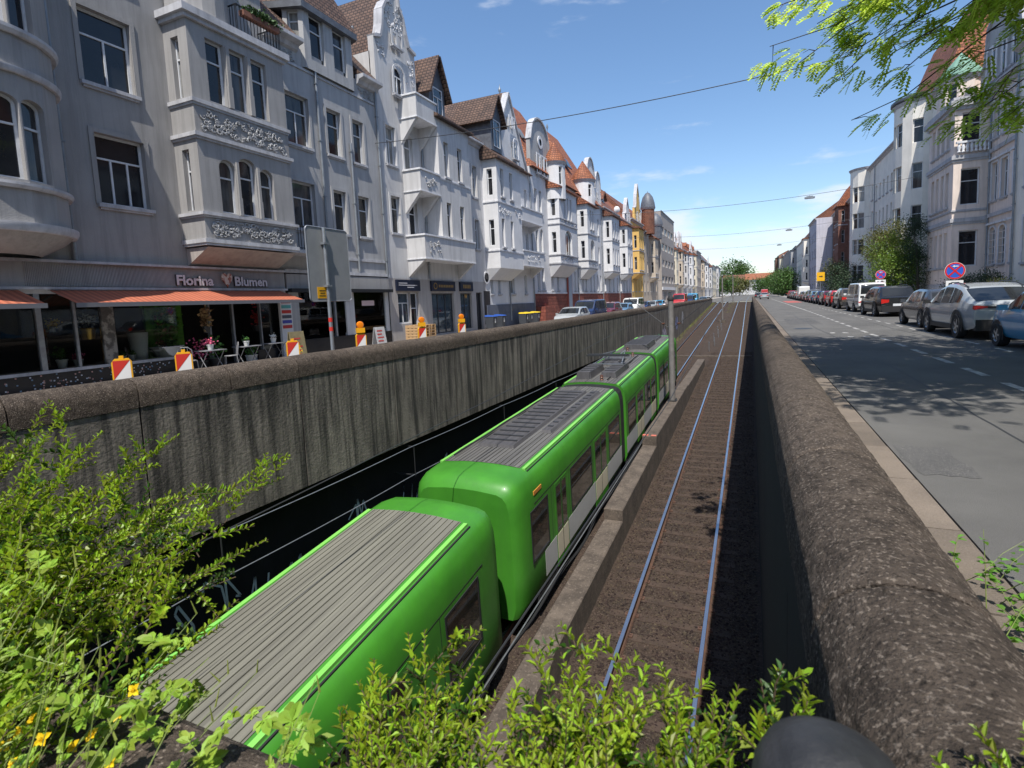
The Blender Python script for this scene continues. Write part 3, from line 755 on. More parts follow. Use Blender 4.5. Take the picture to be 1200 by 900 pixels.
def pole(x, y, z0, z1, rad, label):
    t = thing('catenary_pole', label, 'pole', (x, y, z0))
    b = MB(); b.box(x - .2, x + .2, y - .2, y + .2, z0 - .001, z0 + .04)
    for sx in (-.15, .15):
        for sy in (-.15, .15): b.lathe([(.025, z0 + .03), (.025, z0 + .1), (0, z0 + .1)], (x + sx, y + sy, 0), 6)
    b.build('base_plate', DARKMETAL, t)
    b = MB(); b.tube([(x, y, z0 + .03), (x, y, z1)], rad, 14, rad * .92); b.build('shaft', mat('pole_paint', (.2, .185, .175), (.15, .14, .13), scale=4, rough=.6, streak=.3), t, 50)
    b = MB(); b.lathe([(rad * .95, z1 - .02), (rad * 1.15, z1 + .0), (rad * 1.1, z1 + .08), (rad * .7, z1 + .16), (0, z1 + .19)], (x, y, 0), 14); b.build('cap', BLACK, t, 50)
    b = MB()
    for s_ in (-1, 1):
        b.tube([(x, y, z1 - 1.35), (x + s_ * 1.9, y, z1 + .15)], .014, 6)
        b.tube([(x, y, z1 - .2), (x + s_ * 1.8, y, z1 + .07)], .008, 6)
    b.build('cantilever', DARKMETAL, t)
    for s_ in (-1, 1):
        b = MB(); b.lathe([(.02, -.07), (.05, -.05), (.03, -.03), (.05, 0), (.03, .03), (.05, .05), (.02, .07)], (x + s_ * .35, y, z1 - 1.07), 8, 'x'); b.build('insulator', flat('insulator_brown', (.12, .05, .03), .3), t, 50)
    return t
pole(-3.35, 24.0, -3.2, 1.42, .135, 'grey catenary pole with black cap standing on the track divider by the tram')
b = MB(); b.box(-3.75, -2.95, 69.5, 70.5, railz(70) - .3, railz(70) + .15); tag(b.build('pole_footing', CONC_DIV), 'square concrete footing under the farther catenary pole', 'footing')
pole(-3.35, 70.0, railz(70) + .15, 3.7, .1, 'slender catenary pole on a footing between the bare tracks')
pole(-3.35, 112.0, -.01, 5.4, .1, 'tall catenary pole where the ramp meets the street')
# small marker pegs and cable trough lid between the tracks beyond the divider
b = MB(); b.box(-3.5, -3.2, 44, 69, -3.2, -3.19)
pg = MB(); pg.tube([(0, 0, 0), (0, 0, .75)], .03, 6); pg.lathe([(.045, .7), (.045, .78), (0, .8)], (0, 0, 0), 8); pgm = pg.mesh('track_marker_post', STEEL)
for i in range(7):
    y = 46 + i * 3.1
    tag(put('track_marker_post', pgm, None, (-3.3 + .25 * (i % 2), y, railz(y) - .2)), 'thin short marker post in the ballast between the bare tracks', 'post', 'marker posts between the tracks')

# ------------------------------------------------------------------ graffiti strokes on the shaded wall
gm_ = flat('graffiti_pale', (.6, .68, .68), .8)
r = random.Random(21)
gt = thing('wall_graffiti', 'pale scrawled graffiti tags on the shaded left trench wall', 'graffiti', (-7.54, 8, -3))
for k in range(22):
    b = MB(); y, z = 3.6 + k * .62, -3.2 + r.uniform(-.25, .5); p = []
    for i in range(9):
        p.append(Vector((-7.543, y + .06 * i + r.uniform(-.14, .14), z + r.uniform(-.45, .45))))
    for a, c_ in zip(p, p[1:]):
        d = (c_ - a); n_ = Vector((0, -d.z, d.y)).normalized() * .018
        b.quad(a - n_, a + n_, c_ + n_, c_ - n_)
    b.build('tag_stroke', gm_, gt)
for (y, z, cy) in ((44, -2.1, (.12, .3, .16)), (46.5, -1.8, (.35, .32, .4)), (50, -1.5, (.3, .36, .42)), (55, -1.2, (.2, .22, .38)), (60, -.9, (.4, .4, .42))):
    b = MB(); rr = random.Random(int(y))
    pts = [(XLW + .002, y + 1.3 * math.cos(a) * rr.uniform(.7, 1.1), z + .75 * math.sin(a) * rr.uniform(.6, 1.1)) for a in [i * math.pi / 7 for i in range(14)]]
    b.add(pts, [list(range(14))]); b.build('tag_blob', mat('graffiti_%d' % y, cy, tuple(x * .4 for x in cy), scale=2.2, rough=.8, contrast=(.45, .55)), gt)

# ------------------------------------------------------------------ THE TRAM
GREEN = mat('tram_green', (.055, .245, .022), (.036, .17, .016), scale=.9, rough=.42, spec=.4, coat=.06, detail=9, streak=.35, streak_col=(.05, .17, .03))
GREEN_L = mat('tram_light_green', (.2, .52, .1), (.17, .46, .085), scale=.5, rough=.4)
ROOFG = mat('tram_roof_grey', (.19, .185, .15), (.1, .096, .08), scale=1.4, rough=.6, stretch=(7, .3, 1), contrast=(.3, .75))
ROOFM = mat('tram_roof_sooty', (.14, .135, .125), (.06, .058, .056), scale=1.4, rough=.6, stretch=(7, .3, 1), contrast=(.3, .75))
ROOFD = mat('tram_roof_dark', (.075, .072, .075), (.045, .043, .045), scale=2, rough=.6, stretch=(5, .4, 1))
TGLASS = mat('tram_glass', (.012, .016, .014), (.05, .035, .025), scale=1.2, rough=.04, spec=.8, stretch=(1, 1, .6))
STRIPE = flat('tram_pale_stripe', (.46, .46, .45), .4)
CREAM = flat('tram_cream_door', (.62, .56, .42), .4)
tram = thing('tram', 'two coupled green trams with pale stripe and grey ribbed roofs running down the trench', 'tram', (-5.168, 0, railz(0)))
tram.rotation_euler.x = math.atan(.0475)
SEC = [(1.1, .3), (1.2, .55), (1.2, 1.2), (1.2, 2.38), (1.185, 2.66), (1.13, 2.88), (1.04, 2.99), (.9, 3.045), (.4, 3.09), (0, 3.1)]
def T(name, b, M, parent=None, smooth=False):
    # the rear unit stands on the steeper foot of the ramp, so it pitches down behind the coupling
    if name not in ('bogie', 'wheel') and max(v[1] for v in b.v) < 8.2:
        b.v = [(v[0], v[1], v[2] - .065 * min(6.0, max(0.0, 7.75 - v[1]))) for v in b.v]
    return put(name, b.mesh(name, M, smooth), parent or tram, (0, 0, 0), 0, True)
def tshell(y0, y1, n0, n1, name='body'):
    st = []
    k = [(0, .84, .92), (.06, .9, .95), (.16, .95, .98), (.36, .98, .995), (.8, .998, 1), (1.2, 1, 1)]
    st += [(y0 + a, b, c) for a, b, c in k] if n0 else [(y0, 1, 1)]
    if y0 < 0: st += [(1.75, 1, 1)]
    st += [(y1 - a, b, c) for a, b, c in reversed(k)] if n1 else [(y1, 1, 1)]
    b = MB(); n = len(SEC) * 2 - 1; P = []
    for (y, fx, fz) in st:
        h = [(x * fx, .3 + (z - .3) * (fz if z > 2.3 else 1), y) for x, z in SEC]
        ring = [(x, y_, z) for x, z, y_ in h] + [(-x, y_, z) for x, z, y_ in reversed(h[:-1])]
        P += ring
    m_ = len(SEC) * 2 - 1; fs = []
    for i in range(len(st) - 1):
        for j in range(m_ - 1): fs.append((i * m_ + j, i * m_ + j + 1, (i + 1) * m_ + j + 1, (i + 1) * m_ + j))
        fs.append((i * m_ + m_ - 1, i * m_, (i + 1) * m_, (i + 1) * m_ + m_ - 1))
    fs += [list(range(m_)), list(range((len(st) - 1) * m_, len(st) * m_))]
    b.add(P, fs); return T(name, b, GREEN, None, 35)
def roofstrip(y0, y1, M):
    b = MB()
    b.add([(x, y, z + .006) for y in (y0, y1) for x, z in ((-.88, 3.05), (-.4, 3.092), (0, 3.102), (.4, 3.092), (.88, 3.05))], [(i, i + 1, i + 6, i + 5) for i in range(4)])
    o = T('roof_panel', b, M)
    for k in range(-8, 9):
        x = k * .105; z = 3.102 - .055 * (abs(x) / .88) ** 1.8
        b = MB(); b.box(x - .016, x + .016, y0 + .02, y1 - .02, z, z + .022); T('roof_rib', b, M, o)
    for s_ in (-1, 1):
        b = MB(); b.box(s_ * .96 - .035, s_ * .96 + .035, y0 - .0, y1 + .0, 3.0, 3.05); T('gutter', b, GREEN_L)
        b = MB(); b.box(s_ * 1.03 - .012, s_ * 1.03 + .012, y0, y1, 2.975, 3.01); T('gutter_seal', b, BLACK)
def twin(y0, y1, z0=1.26, z1=2.26):
    for s_ in (1, -1):
        b = MB(); b.box(*sorted((s_ * 1.195, s_ * 1.204)), y0, y1, z0, z1); o = T('side_window', b, TGLASS)
        b = MB(); x0, x1 = sorted((s_ * 1.196, s_ * 1.212)); e = .035
        b.box(x0, x1, y0 - e, y0, z0 - e, z1 + e); b.box(x0, x1, y1, y1 + e, z0 - e, z1 + e); b.box(x0, x1, y0, y1, z0 - e, z0); b.box(x0, x1, y0, y1, z1, z1 + e)
        if y1 - y0 > 1: b.box(x0, x1, y0, y1, z0 + .55, z0 + .575)
        T('window_rubber', b, BLACK, o)
def tdoor(y0, y1):
    for s_ in (1, -1):
        ym = (y0 + y1) / 2
        b = MB(); b.box(*sorted((s_ * 1.19, s_ * 1.206)), y0, y1, .42, 2.33); o = T('door', b, GREEN)
        b = MB()
        x0, x1 = sorted((s_ * 1.2, s_ * 1.209))
        for a, c_ in ((y0 + .08, ym - .05), (ym + .05, y1 - .08)): b.box(x0, x1, a, c_, 1.18, 2.24)
        T('door_window', b, TGLASS, o)
        b = MB(); b.box(*sorted((s_ * 1.2, s_ * 1.2105)), y0 + .04, y1 - .04, .6, 1.14); T('door_lower_panel', b, CREAM, o)
        b = MB(); b.box(*sorted((s_ * 1.2, s_ * 1.2125)), ym - .012, ym + .012, .43, 2.32); T('door_seam', b, BLACK, o)
def stripe(y0, y1):
    for s_ in (1, -1):
        b = MB(); b.box(*sorted((s_ * 1.195, s_ * 1.2035)), y0, y1, .6, 1.16); T('stripe', b, STRIPE)
def bogie(y):
    b = MB(); b.box(-.95, .95, y - 1.1, y + 1.1, .25, .5); o = T('bogie', b, DARKMETAL)
    for yy in (y - .9, y + .9):
        for s_ in (-1, 1):
            b = MB(); b.lathe([(0, -.06), (.33, -.06), (.35, 0), (.33, .06), (0, .06)], (s_ * .73, yy, .34), 14, 'x'); T('wheel', b, DARKMETAL, o, 40)
def bellows(y0, y1):
    b = MB(); n = 8
    for i in range(n):
        a = y0 + (y1 - y0) * i / n; c_ = y0 + (y1 - y0) * (i + .7) / n
        sx = .95
        b.prism([(x * sx, a, z * .985) for x, z in SEC] + [(-x * sx, a, z * .985) for x, z in reversed(SEC[:-1])], (0, c_ - a, 0))
    T('bellows', b, BLACK)
def nose(y, d):
    # cab end facing along d (+1 / -1): windscreen, lamps, destination box
    b = MB(); b.add([(-.62, y + d * -.03, 1.25), (.62, y + d * -.03, 1.25), (.6, y + d * -.06, 2.2), (-.6, y + d * -.06, 2.2)], ((0, 1, 2, 3),))
    b2 = MB(); b2.box(-.62, .62, min(y, y + d * .02), max(y, y + d * .02), 1.2, 2.2); T('windscreen', b2, TGLASS)
    for s_ in (-1, 1):
        b = MB(); b.lathe([(0, d * .05), (.09, d * .04), (.1, -d * .02)], (s_ * .45, y, .85), 12, 'y'); T('headlight', b, flat('lamp_glass', (.6, .6, .58), .15), None, 40)
    b = MB(); b.box(-.12, .12, min(y, y + d * .3), max(y, y + d * .3), .45, .65); T('coupler', b, DARKMETAL)
    b = MB(); b.box(-.68, .68, min(y - d * .05, y + d * .07), max(y - d * .05, y + d * .07), .3, .62); T('bumper', b, BLACK)
# unit nearest the planter (its end at y = 7.3) and the unit ahead of it
tshell(-12, 7.75, False, True)
roofstrip(-12, 1.74, ROOFG); roofstrip(1.75, 7.0, ROOFG); stripe(-12, 1.74); stripe(1.75, 5.6); nose(7.75, 1)
twin(5.9, 6.8); tdoor(4.2, 5.0); twin(1.7, 3.9); tdoor(.1, 1.4); twin(-2.4, -.2)
tshell(8.45, 16.6, True, False); nose(8.45, -1); twin(9.0, 9.85); tdoor(10.3, 11.1); twin(11.4, 13.1); tdoor(13.4, 14.7); twin(15.0, 16.3); stripe(9.6, 16.55)
bellows(16.62, 17.3)
tshell(17.35, 23.4, False, False); twin(17.7, 18.9); tdoor(19.2, 20.5); twin(20.8, 22.0); tdoor(22.15, 23.3); stripe(17.4, 23.35)
bellows(23.42, 24.1)
tshell(24.15, 31.2, False, True); twin(24.5, 25.6); tdoor(25.9, 27.2); twin(27.5, 28.7); twin(29.1, 30.0); stripe(24.2, 29.8); nose(31.2, 1)
roofstrip(9.3, 16.6, ROOFM); roofstrip(17.35, 23.4, ROOFM); roofstrip(24.15, 30.3, ROOFM)
for yb in (-4, 3.4, 11.3, 17, 23.8, 29): bogie(yb)
def rbox(x0, x1, y0, y1, h, M=ROOFD, name='roof_box'):
    b = MB(); e = .05; z = 3.08
    b.add([(x0, y0, z), (x1, y0, z), (x1, y1, z), (x0, y1, z), (x0 + e, y0 + e, z + h), (x1 - e, y0 + e, z + h), (x1 - e, y1 - e, z + h), (x0 + e, y1 - e, z + h)],
          ((4, 5, 6, 7), (0, 1, 5, 4), (1, 2, 6, 5), (2, 3, 7, 6), (3, 0, 4, 7)))
    o = T(name, b, M)
    n = int((y1 - y0) / .35)
    for i in range(1, n):
        y = y0 + (y1 - y0) * i / n
        b = MB(); b.box(x0 + .09, x1 - .09, y - .03, y + .03, z + h, z + h + .02); T('vent_slat', b, DARKMETAL, o)
rbox(-.6, .35, 10.2, 15.8, .09); rbox(.42, .74, 11.5, 15.9, .07)
rbox(-.7, -.1, 17.8, 19.6, .28); rbox(.1, .7, 18.2, 20.4, .2); rbox(-.65, .2, 20.6, 22.9, .16)
rbox(-.6, .6, 25.0, 27.2, .26); rbox(-.5, .5, 28.0, 29.9, .12)
# panel seams along the sides
for ys_ in ((-9.5, -7, -4.4, 5.75, 3.95), (10.1, 11.25, 13.25, 14.85), (19.05, 20.65, 22.08), (25.75, 27.35, 28.9)):
    for y in ys_:
        for s_ in (-1, 1):
            b = MB(); b.box(*sorted((s_ * 1.19, s_ * 1.2015)), y - .006, y + .006, .5, 2.37); T('panel_seam', b, BLACK)
for y0, y1 in ((-12, 1.74), (1.75, 7), (9.2, 16.5), (17.4, 23.3), (24.2, 30.4)):
    for s_ in (-1, 1):
        b = MB(); b.box(*sorted((s_ * 1.17, s_ * 1.2016)), y0, y1, 2.372, 2.39); T('cant_rail_seam', b, BLACK)
        b = MB(); b.box(*sorted((s_ * 1.1, s_ * 1.17)), y0, y1, .22, .42); T('skirt', b, DARKMETAL)
for x0, x1, y0, y1 in ((-.75, -.55, 9.5, 16.3), (.5, .62, 17.7, 23.1)):
    b = MB(); b.tube([(x0 + .02 * math.sin(y * 3), y, 3.13) for y in [y0 + (y1 - y0) * i / 20 for i in range(21)]], .022, 5); T('roof_cable', b, BLACK)
for i, y in enumerate((17.7, 19.9, 22.95, 24.6, 27.5)):
    b = MB(); b.lathe([(.03, 3.1), (.07, 3.12), (.045, 3.16), (.07, 3.2), (.045, 3.24), (.06, 3.28), (0, 3.3)], ((-1) ** i * .3, y, 0), 10); T('roof_insulator', b, MATS['insulator_brown'], None, 50)
# folded pantograph
pg = MB(); pg.box(-.6, .6, 19.7, 19.76, 3.3, 3.36); pg.box(-.6, .6, 21.2, 21.26, 3.3, 3.36)
for s_ in (-1, 1): pg.bar((s_ * .55, 19.73, 3.33), (s_ * .2, 21.9, 3.52), .04); pg.bar((s_ * .2, 21.9, 3.52), (s_ * .45, 19.6, 3.66), .035)
po = T('pantograph', pg, STEEL)
b = MB(); b.bar((-.8, 19.6, 3.68), (.8, 19.6, 3.68), .06); b.bar((-.8, 19.85, 3.68), (.8, 19.85, 3.68), .06); T('collector_shoe', b, DARKMETAL, po)
b = MB(); b.box(1.12, 1.2, 9.2, 9.6, 2.55, 2.63); T('route_lamp', b, flat('amber_lamp', (.6, .25, .05), .3))
# ================================================================== LEFT-HAND HOUSES
XF = -17.5
def frieze(mb, y0, y1, x, z0, z1, sd, seed, n):
    """Stucco scroll relief: small curled tubes standing on the wall."""
    rr = random.Random(seed)
    for i in range(n):
        yc, zc = rr.uniform(y0 + .12, y1 - .12), rr.uniform(z0 + .1, z1 - .1); a = rr.uniform(0, 6.28); R0 = rr.uniform(.05, .13); dr = rr.choice((-1, 1))
        pts = []
        for k in range(7):
            q = R0 * (1 - k * .12); t = a + dr * k * .8
            pts.append((x + sd * (.02 + .004 * k), yc + q * math.cos(t), min(z1 - .04, max(z0 + .04, zc + q * math.sin(t)))))
        mb.tube(pts, rr.uniform(.024, .045), 5, .014)
def railing(parent, x, y0, y1, z0, z1, sd, back=None, M=IRON, step=.13):
    b = MB()
    b.box(x - .02, x + .02, y0, y1, z1 - .04, z1); b.box(x - .015, x + .015, y0, y1, z0 + .06, z0 + .09)
    n = int((y1 - y0) / step)
    for i in range(n + 1):
        y = y0 + (y1 - y0) * i / n; b.box(x - .009, x + .009, y - .009, y + .009, z0, z1 - .03)
    if back is not None:
        for y in (y0, y1):
            xa, xb_ = sorted((x, back)); b.box(xa, xb_, y - .015, y + .015, z1 - .04, z1); k = xa
            while k < xb_: b.box(k - .009, k + .009, y - .009, y + .009, z0, z1); k += step
    return b.build('railing', M, parent)
leaf_s = mat('window_box_leaves', (.05, .1, .025), (.03, .065, .018), scale=5, rough=.6, island=.4)
def tuft(parent, c, ext, n, size, M, seed, name='plant'):
    rr = random.Random(seed); b = MB()
    for i in range(n):
        p = Vector([c[k] + ext[k] * rr.gauss(0, .45) for k in range(3)]); d = Vector((rr.uniform(-1, 1), rr.uniform(-1, 1), rr.uniform(-.2, 1))).normalized() * size; e = d.cross(Vector((rr.uniform(-1, 1), rr.uniform(-1, 1), rr.uniform(-1, 1)))).normalized() * size * .4
        b.add([p, p + d * .5 + e, p + d, p + d * .5 - e], ((0, 1, 2, 3),))
    return b.build(name, M, parent)

# ---------------------------------------------------------------- florist's house (round bay, wide oriel)
h = House('florist_house', 'warm grey corner house with round bay and square oriel above the florist shop', 'house', 1, 1.5, 15.6, XF); h.trim = P_GREY
h.facade(3.25, 15.5, [(10.0, 1.36, 8.4, 10.5, 0, 'tm'), (10.06, 1.34, 4.98, 7.02, 0, 't3'), (10.0, 1.3, 12.0, 14.0, 0, 'tm'), (3.2, 1.3, 5, 7), (3.2, 1.3, 8.4, 10.5)], surround=1)
h.shell(15.5, z0=3.25)
h.done(P_GREY)
h.roof(15.5, 20, 5, M=TILE_BROWN)
h.turret(6.78, -17.6, 1.7, 3.95, 11.3, 0, P_GREY, None, -95, 95, 9, [(4, .62, 5.0, 6.95, .18), (5, .62, 5.0, 6.95, .18), (7, .55, 5.0, 6.9, .2), (4, .62, 8.5, 10.5, 0), (5, .62, 8.5, 10.5, 0), (7, .55, 8.6, 10.5, 0)], name='round_bay')
for z, hh, e in ((3.78, .2, .12), (4.78, .13, .1), (7.45, .14, .1), (8.35, .16, .12), (11.3, .2, .15)):
    b = MB(); b.lathe([(1.65, z), (1.7 + e * .6, z), (1.7 + e, z + hh * .5), (1.7 + e, z + hh), (1.65, z + hh)], (-17.6, 6.78, 0), 40); b.build('bay_band', TRIM, h.o, 30)
b = MB(); b.lathe([(0, 11.45), (1.66, 11.45)], (-17.6, 6.78, 0), 30); b.build('bay_terrace', ZINC, h.o)
b = MB(); b.lathe([(1.0, 3.3), (1.5, 3.6), (1.7, 3.8)], (-17.6, 6.78, 0), 30); b.build('bay_corbel', P_GREY, h.o, 50)
ori = h.bay(11.7, 15.36, 1.12, 3.92, 11.15, [(12.62, .64, 8.62, 10.62), (13.45, .64, 8.62, 10.62), (14.28, .64, 8.62, 10.62), (12.68, .6, 5.03, 6.82, .3), (13.45, .64, 5.03, 7.02, .2), (14.22, .6, 5.03, 6.82, .3)],
            [(.52, .36, 8.6, 10.5), (.52, .34, 5.05, 7.0)], P_GREY, [(3.98, .13, .07), (4.87, .1, .1), (7.36, .12, .1), (8.42, .12, .08), (11.1, .22, .2)], taper=0, sill=False)
b = MB(); b.prism([(XF, 11.75, 3.85), (XF + 1.1, 11.75, 3.85), (XF, 11.75, 3.28)], (0, 3.55, 0)); b.build('oriel_corbel', mat('soffit_plaster', (.4, .36, .33), (.33, .29, .27), scale=1.5, rough=.85, streak=.4), h.o)
fz = MB(); frieze(fz, 11.85, 15.25, XF + 1.12, 7.5, 8.3, 1, 4, 120); frieze(fz, 11.85, 15.25, XF + 1.12, 4.14, 4.8, 1, 9, 110); fz.build('stucco_relief', P_COOL, h.o, 50)['kind'] = 'stuff'
ob = MB()
for yc in (13.04, 13.86):
    ob = MB(); ob.box(XF + 1.11, XF + 1.2, yc - .08, yc + .08, 8.6, 9.3); ob.box(XF + 1.11, XF + 1.19, yc - .06, yc + .06, 9.3, 10.6); ob.build('pilaster', P_GREY, h.o)
    ob = MB(); ob.box(XF + 1.11, XF + 1.2, yc - .06, yc + .06, 5.0, 5.6); ob.box(XF + 1.11, XF + 1.19, yc - .045, yc + .045, 5.6, 6.8); ob.build('pilaster', P_GREY, h.o)
h.turret(12.75, -17.3, .98, 11.3, 14.6, 0, P_GREY, None, -95, 95, 8, [(3, .5, 12.2, 14, 0)], name='small_round_bay')
bal = MB(); bal.box(XF, XF + 1.2, 13.6, 15.4, 11.3, 11.36); bo = bal.build('balcony', TRIM, h.o)
railing(bo, XF + 1.1, 13.6, 15.36, 11.36, 12.3, 1, XF)
tuft(bo, (XF + 1.15, 14.6, 12.25), (.12, .75, .16), 700, .11, leaf_s, 5, 'flower_box_plant')['kind'] = 'stuff'
b = MB(); b.box(XF + .98, XF + 1.22, 13.8, 15.3, 12.0, 12.18); b.build('flower_box', flat('terracotta_box', (.2, .09, .06), .8), bo)
h.pipe(8.55, 3.3, 15.4)
# shop fascia: ribbed sheet
b = MB(); n = 220
prof = []
for i in range(n):
    y = 7.4 + (15.55 - 7.4) * i / n; w_ = (15.55 - 7.4) / n; prof.append((y, w_))
for y, w_ in prof: b.box(XF - .02, XF + .09, y, y + w_ * .62, 2.56, 3.2)
b.box(XF - .05, XF + .06, 1.5, 15.58, 2.54, 3.22)
b.build('ribbed_fascia', mat('fascia_sheet', (.38, .37, .36), (.31, .3, .3), scale=1, rough=.6, streak=.3), h.o)
b = MB(); b.box(XF - .02, XF + .2, 1.5, 15.58, 3.2, 3.27); b.box(XF - .02, XF + .2, 1.5, 15.58, 2.47, 2.54); b.build('fascia_trim', TRIM, h.o)
# shopfront: riser, posts, interior
DOT = mat('speckled_tile', (.015, .015, .018), (.02, .02, .022), scale=3, rough=.25)
b = MB(); b.box(XF - .05, XF + .04, 1.5, 11.2, -.4, .22); b.box(XF - .05, XF + .04, 14.1, 15.58, -.4, .2); b.build('stall_riser', DOT, h.o)
rr = random.Random(8); b = MB(); cols = [flat('tile_dot_white', (.6, .6, .62), .3), flat('tile_dot_rose', (.55, .3, .26), .3), flat('tile_dot_blue', (.2, .3, .4), .3)]
for i in range(170):
    y, z = rr.uniform(4.5, 11.1), rr.uniform(-.22, .18); b.cur = rr.randrange(3); b.box(XF + .04, XF + .046, y, y + .035, z, z + .035)
b.build('mosaic_dots', cols, h.o)
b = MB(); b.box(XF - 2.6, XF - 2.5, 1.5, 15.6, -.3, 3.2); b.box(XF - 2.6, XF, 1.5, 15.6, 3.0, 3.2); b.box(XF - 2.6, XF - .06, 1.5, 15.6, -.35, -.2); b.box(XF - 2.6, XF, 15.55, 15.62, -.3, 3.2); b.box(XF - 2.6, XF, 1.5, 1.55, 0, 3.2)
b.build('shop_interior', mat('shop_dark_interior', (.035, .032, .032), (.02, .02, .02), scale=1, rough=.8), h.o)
b = MB(); b.box(XF - .06, XF + .08, 1.5, 11.2, .22, .3); b.box(XF - .05, XF + .05, 1.5, 15.58, 2.36, 2.47)
b.build('shop_sill', TRIM, h.o)
STONEP = mat('marble_pier', (.25, .24, .22), (.08, .075, .07), scale=5, rough=.4, contrast=(.45, .55))
for y, w_, M in ((5.6, .2, STONEP), (7.6, .12, STEEL), (8.4, .06, STEEL), (9.2, .32, STONEP), (12.3, .06, STEEL), (13.2, .07, STEEL), (14.35, .05, STEEL)):
    b = MB(); b.box(XF - .1, XF + .03, y - w_ / 2, y + w_ / 2, -.3, 2.4); b.build('shop_post', M, h.o)
def clear_glass():
    M = bpy.data.materials.new('shop_glass'); M.use_nodes = True; t = M.node_tree; t.nodes.clear()
    o = t.nodes.new('ShaderNodeOutputMaterial'); a = t.nodes.new('ShaderNodeBsdfTransparent'); g_ = t.nodes.new('ShaderNodeBsdfGlossy'); mx = t.nodes.new('ShaderNodeMixShader')
    g_.inputs['Roughness'].default_value = .02; a.inputs[0].default_value = (.82, .85, .85, 1)
    fr = t.nodes.new('ShaderNodeFresnel'); fr.inputs[0].default_value = 1.5; t.links.new(fr.outputs[0], mx.inputs[0])
    t.links.new(a.outputs[0], mx.inputs[1]); t.links.new(g_.outputs[0], mx.inputs[2]); t.links.new(mx.outputs[0], o.inputs[0]); return M
SHOPGLASS = clear_glass()
for a, c_ in ((5.75, 7.5), (7.7, 8.36), (8.44, 9.0), (9.4, 11.2), (14.4, 15.5)):
    b = MB(); b.box(XF - .035, XF - .025, a, c_, .3 if a < 11 else .2, 2.36); b.build('shop_pane', SHOPGLASS, h.o)
# awnings: striped cloth on a sloping frame
AWA, AWB = mat('awning_orange', (.45, .135, .07), (.39, .115, .06), scale=2, rough=.8), mat('awning_brown_stripe', (.3, .088, .048), (.26, .075, .042), scale=2, rough=.8)
def awning(y0, y1, label, xa=XF + .12, xb_=XF + 1.35, z1=2.46, z0=2.06):
    t = thing('awning', label, 'awning', (xa, (y0 + y1) / 2, z1))
    b = MB(); n = int((y1 - y0) / .085)
    for i in range(n):
        a, c_ = y0 + (y1 - y0) * i / n, y0 + (y1 - y0) * (i + 1) / n; b.cur = i % 2
        P = [(xa, a, z1), (xb_, a, z0), (xb_, c_, z0), (xa, c_, z1)]
        b.add(P + [(x, y, z - .012) for x, y, z in P], ((0, 1, 2, 3), (4, 7, 6, 5)))
    b.build('awning_cloth', [AWA, AWB], t)
    b = MB(); b.box(xb_ - .03, xb_ + .03, y0 - .02, y1 + .02, z0 - .11, z0 + .01); b.build('front_rail', flat('awning_rail', (.22, .22, .24), .4, .5), t)
    b = MB(); b.box(xa - .1, xa + .04, y0, y1, z1 - .02, z1 + .08); b.build('roller_case', TRIM, t)
    b = MB()
    for y in (y0 + .2, y1 - .2): b.bar((xa, y, z1 - .12), (xb_, y, z0 - .05), .04)
    b.build('folding_arm', STEEL, t)
awning(7.85, 15.25, 'long orange striped awning over the florist shop windows')
awning(4.0, 7.2, 'short orange striped awning round the corner beside the round bay')
# shop sign lettering
sg = thing('shop_sign', 'pale raised letters Florina Blumen with a heart on the ribbed fascia', 'sign', (XF + .12, 13, 2.8))
LET = flat('sign_letters', (.62, .6, .62), .4); LETD = flat('sign_letter_sides', (.06, .055, .06), .6)
def face_text(txt, size, M, x, y, z, parent, ex=.03, bold=0.0, n=(1, 0, 0), name='lettering'):
    me = text_mesh(txt, size, M, ex, bold)
    U = Z3.cross(Vector(n)); o = bpy.data.objects.new(name, me); COL.objects.link(o); o.parent = parent
    o.matrix_local = Matrix.Translation(Vector((x, y, z)) - WL[parent.name]) @ Matrix(((U.x, 0, n[0], 0), (U.y, 0, n[1], 0), (0, 1, 0, 0), (0, 0, 0, 1)))
    return o
for t_, y in (('Florina', 11.2), ('Blumen', 13.28)):
    face_text(t_, .46, LETD, XF + .13, y, 2.64, sg, .03, .022)
    face_text(t_, .46, LET, XF + .165, y, 2.64, sg, .003, .014)
hb = MB(); hp = []
for i in range(24):
    a = i / 24 * 2 * math.pi; hp.append((XF + .14, 12.99 + .2 * math.sin(a) ** 3, 2.86 + .018 * (13 * math.cos(a) - 5 * math.cos(2 * a) - 2 * math.cos(3 * a) - math.cos(4 * a))))
hb.prism(hp, (.05, 0, 0)); hb.build('heart_emblem', mat('heart_print', (.6, .5, .42), (.35, .12, .08), scale=7, rough=.5, contrast=(.5, .56)), sg)

# ---------------------------------------------------------------- house with the tent-roofed bay dormer
h = House('dormer_bay_house', 'cool grey house with polygonal bay dormer and brown tiled tent roof', 'house', 1, 15.6, 22.2, XF); h.trim = P_COOL
h.facade(3.2, 12.6, [(17.0, 1.22, 8.55, 10.62, 0, 'tm'), (19.07, .86, 8.6, 10.62), (20.65, .74, 8.6, 10.62), (17.0, 1.2, 5.08, 7.05, 0, 'tm'), (19.1, .78, 5.1, 7.05), (20.7, .76, 5.1, 7.05)], surround=1)
h.shell(12.6, z0=3.2); h.done(P_COOL)
h.cornice(12.35, .45, .5, 15.6, 17.2); h.cornice(12.35, .45, .5, 20.75, 22.2); h.band(11.75, .1, .05); h.band(3.9, .12, .06); h.band(3.2, .14, .12)
fz = MB(); frieze(fz, 15.7, 17.2, XF, 11.85, 12.35, 1, 14, 26); frieze(fz, 20.75, 22.1, XF, 11.85, 12.35, 1, 15, 24); fz.build('stucco_relief', P_COOL, h.o, 50)['kind'] = 'stuff'
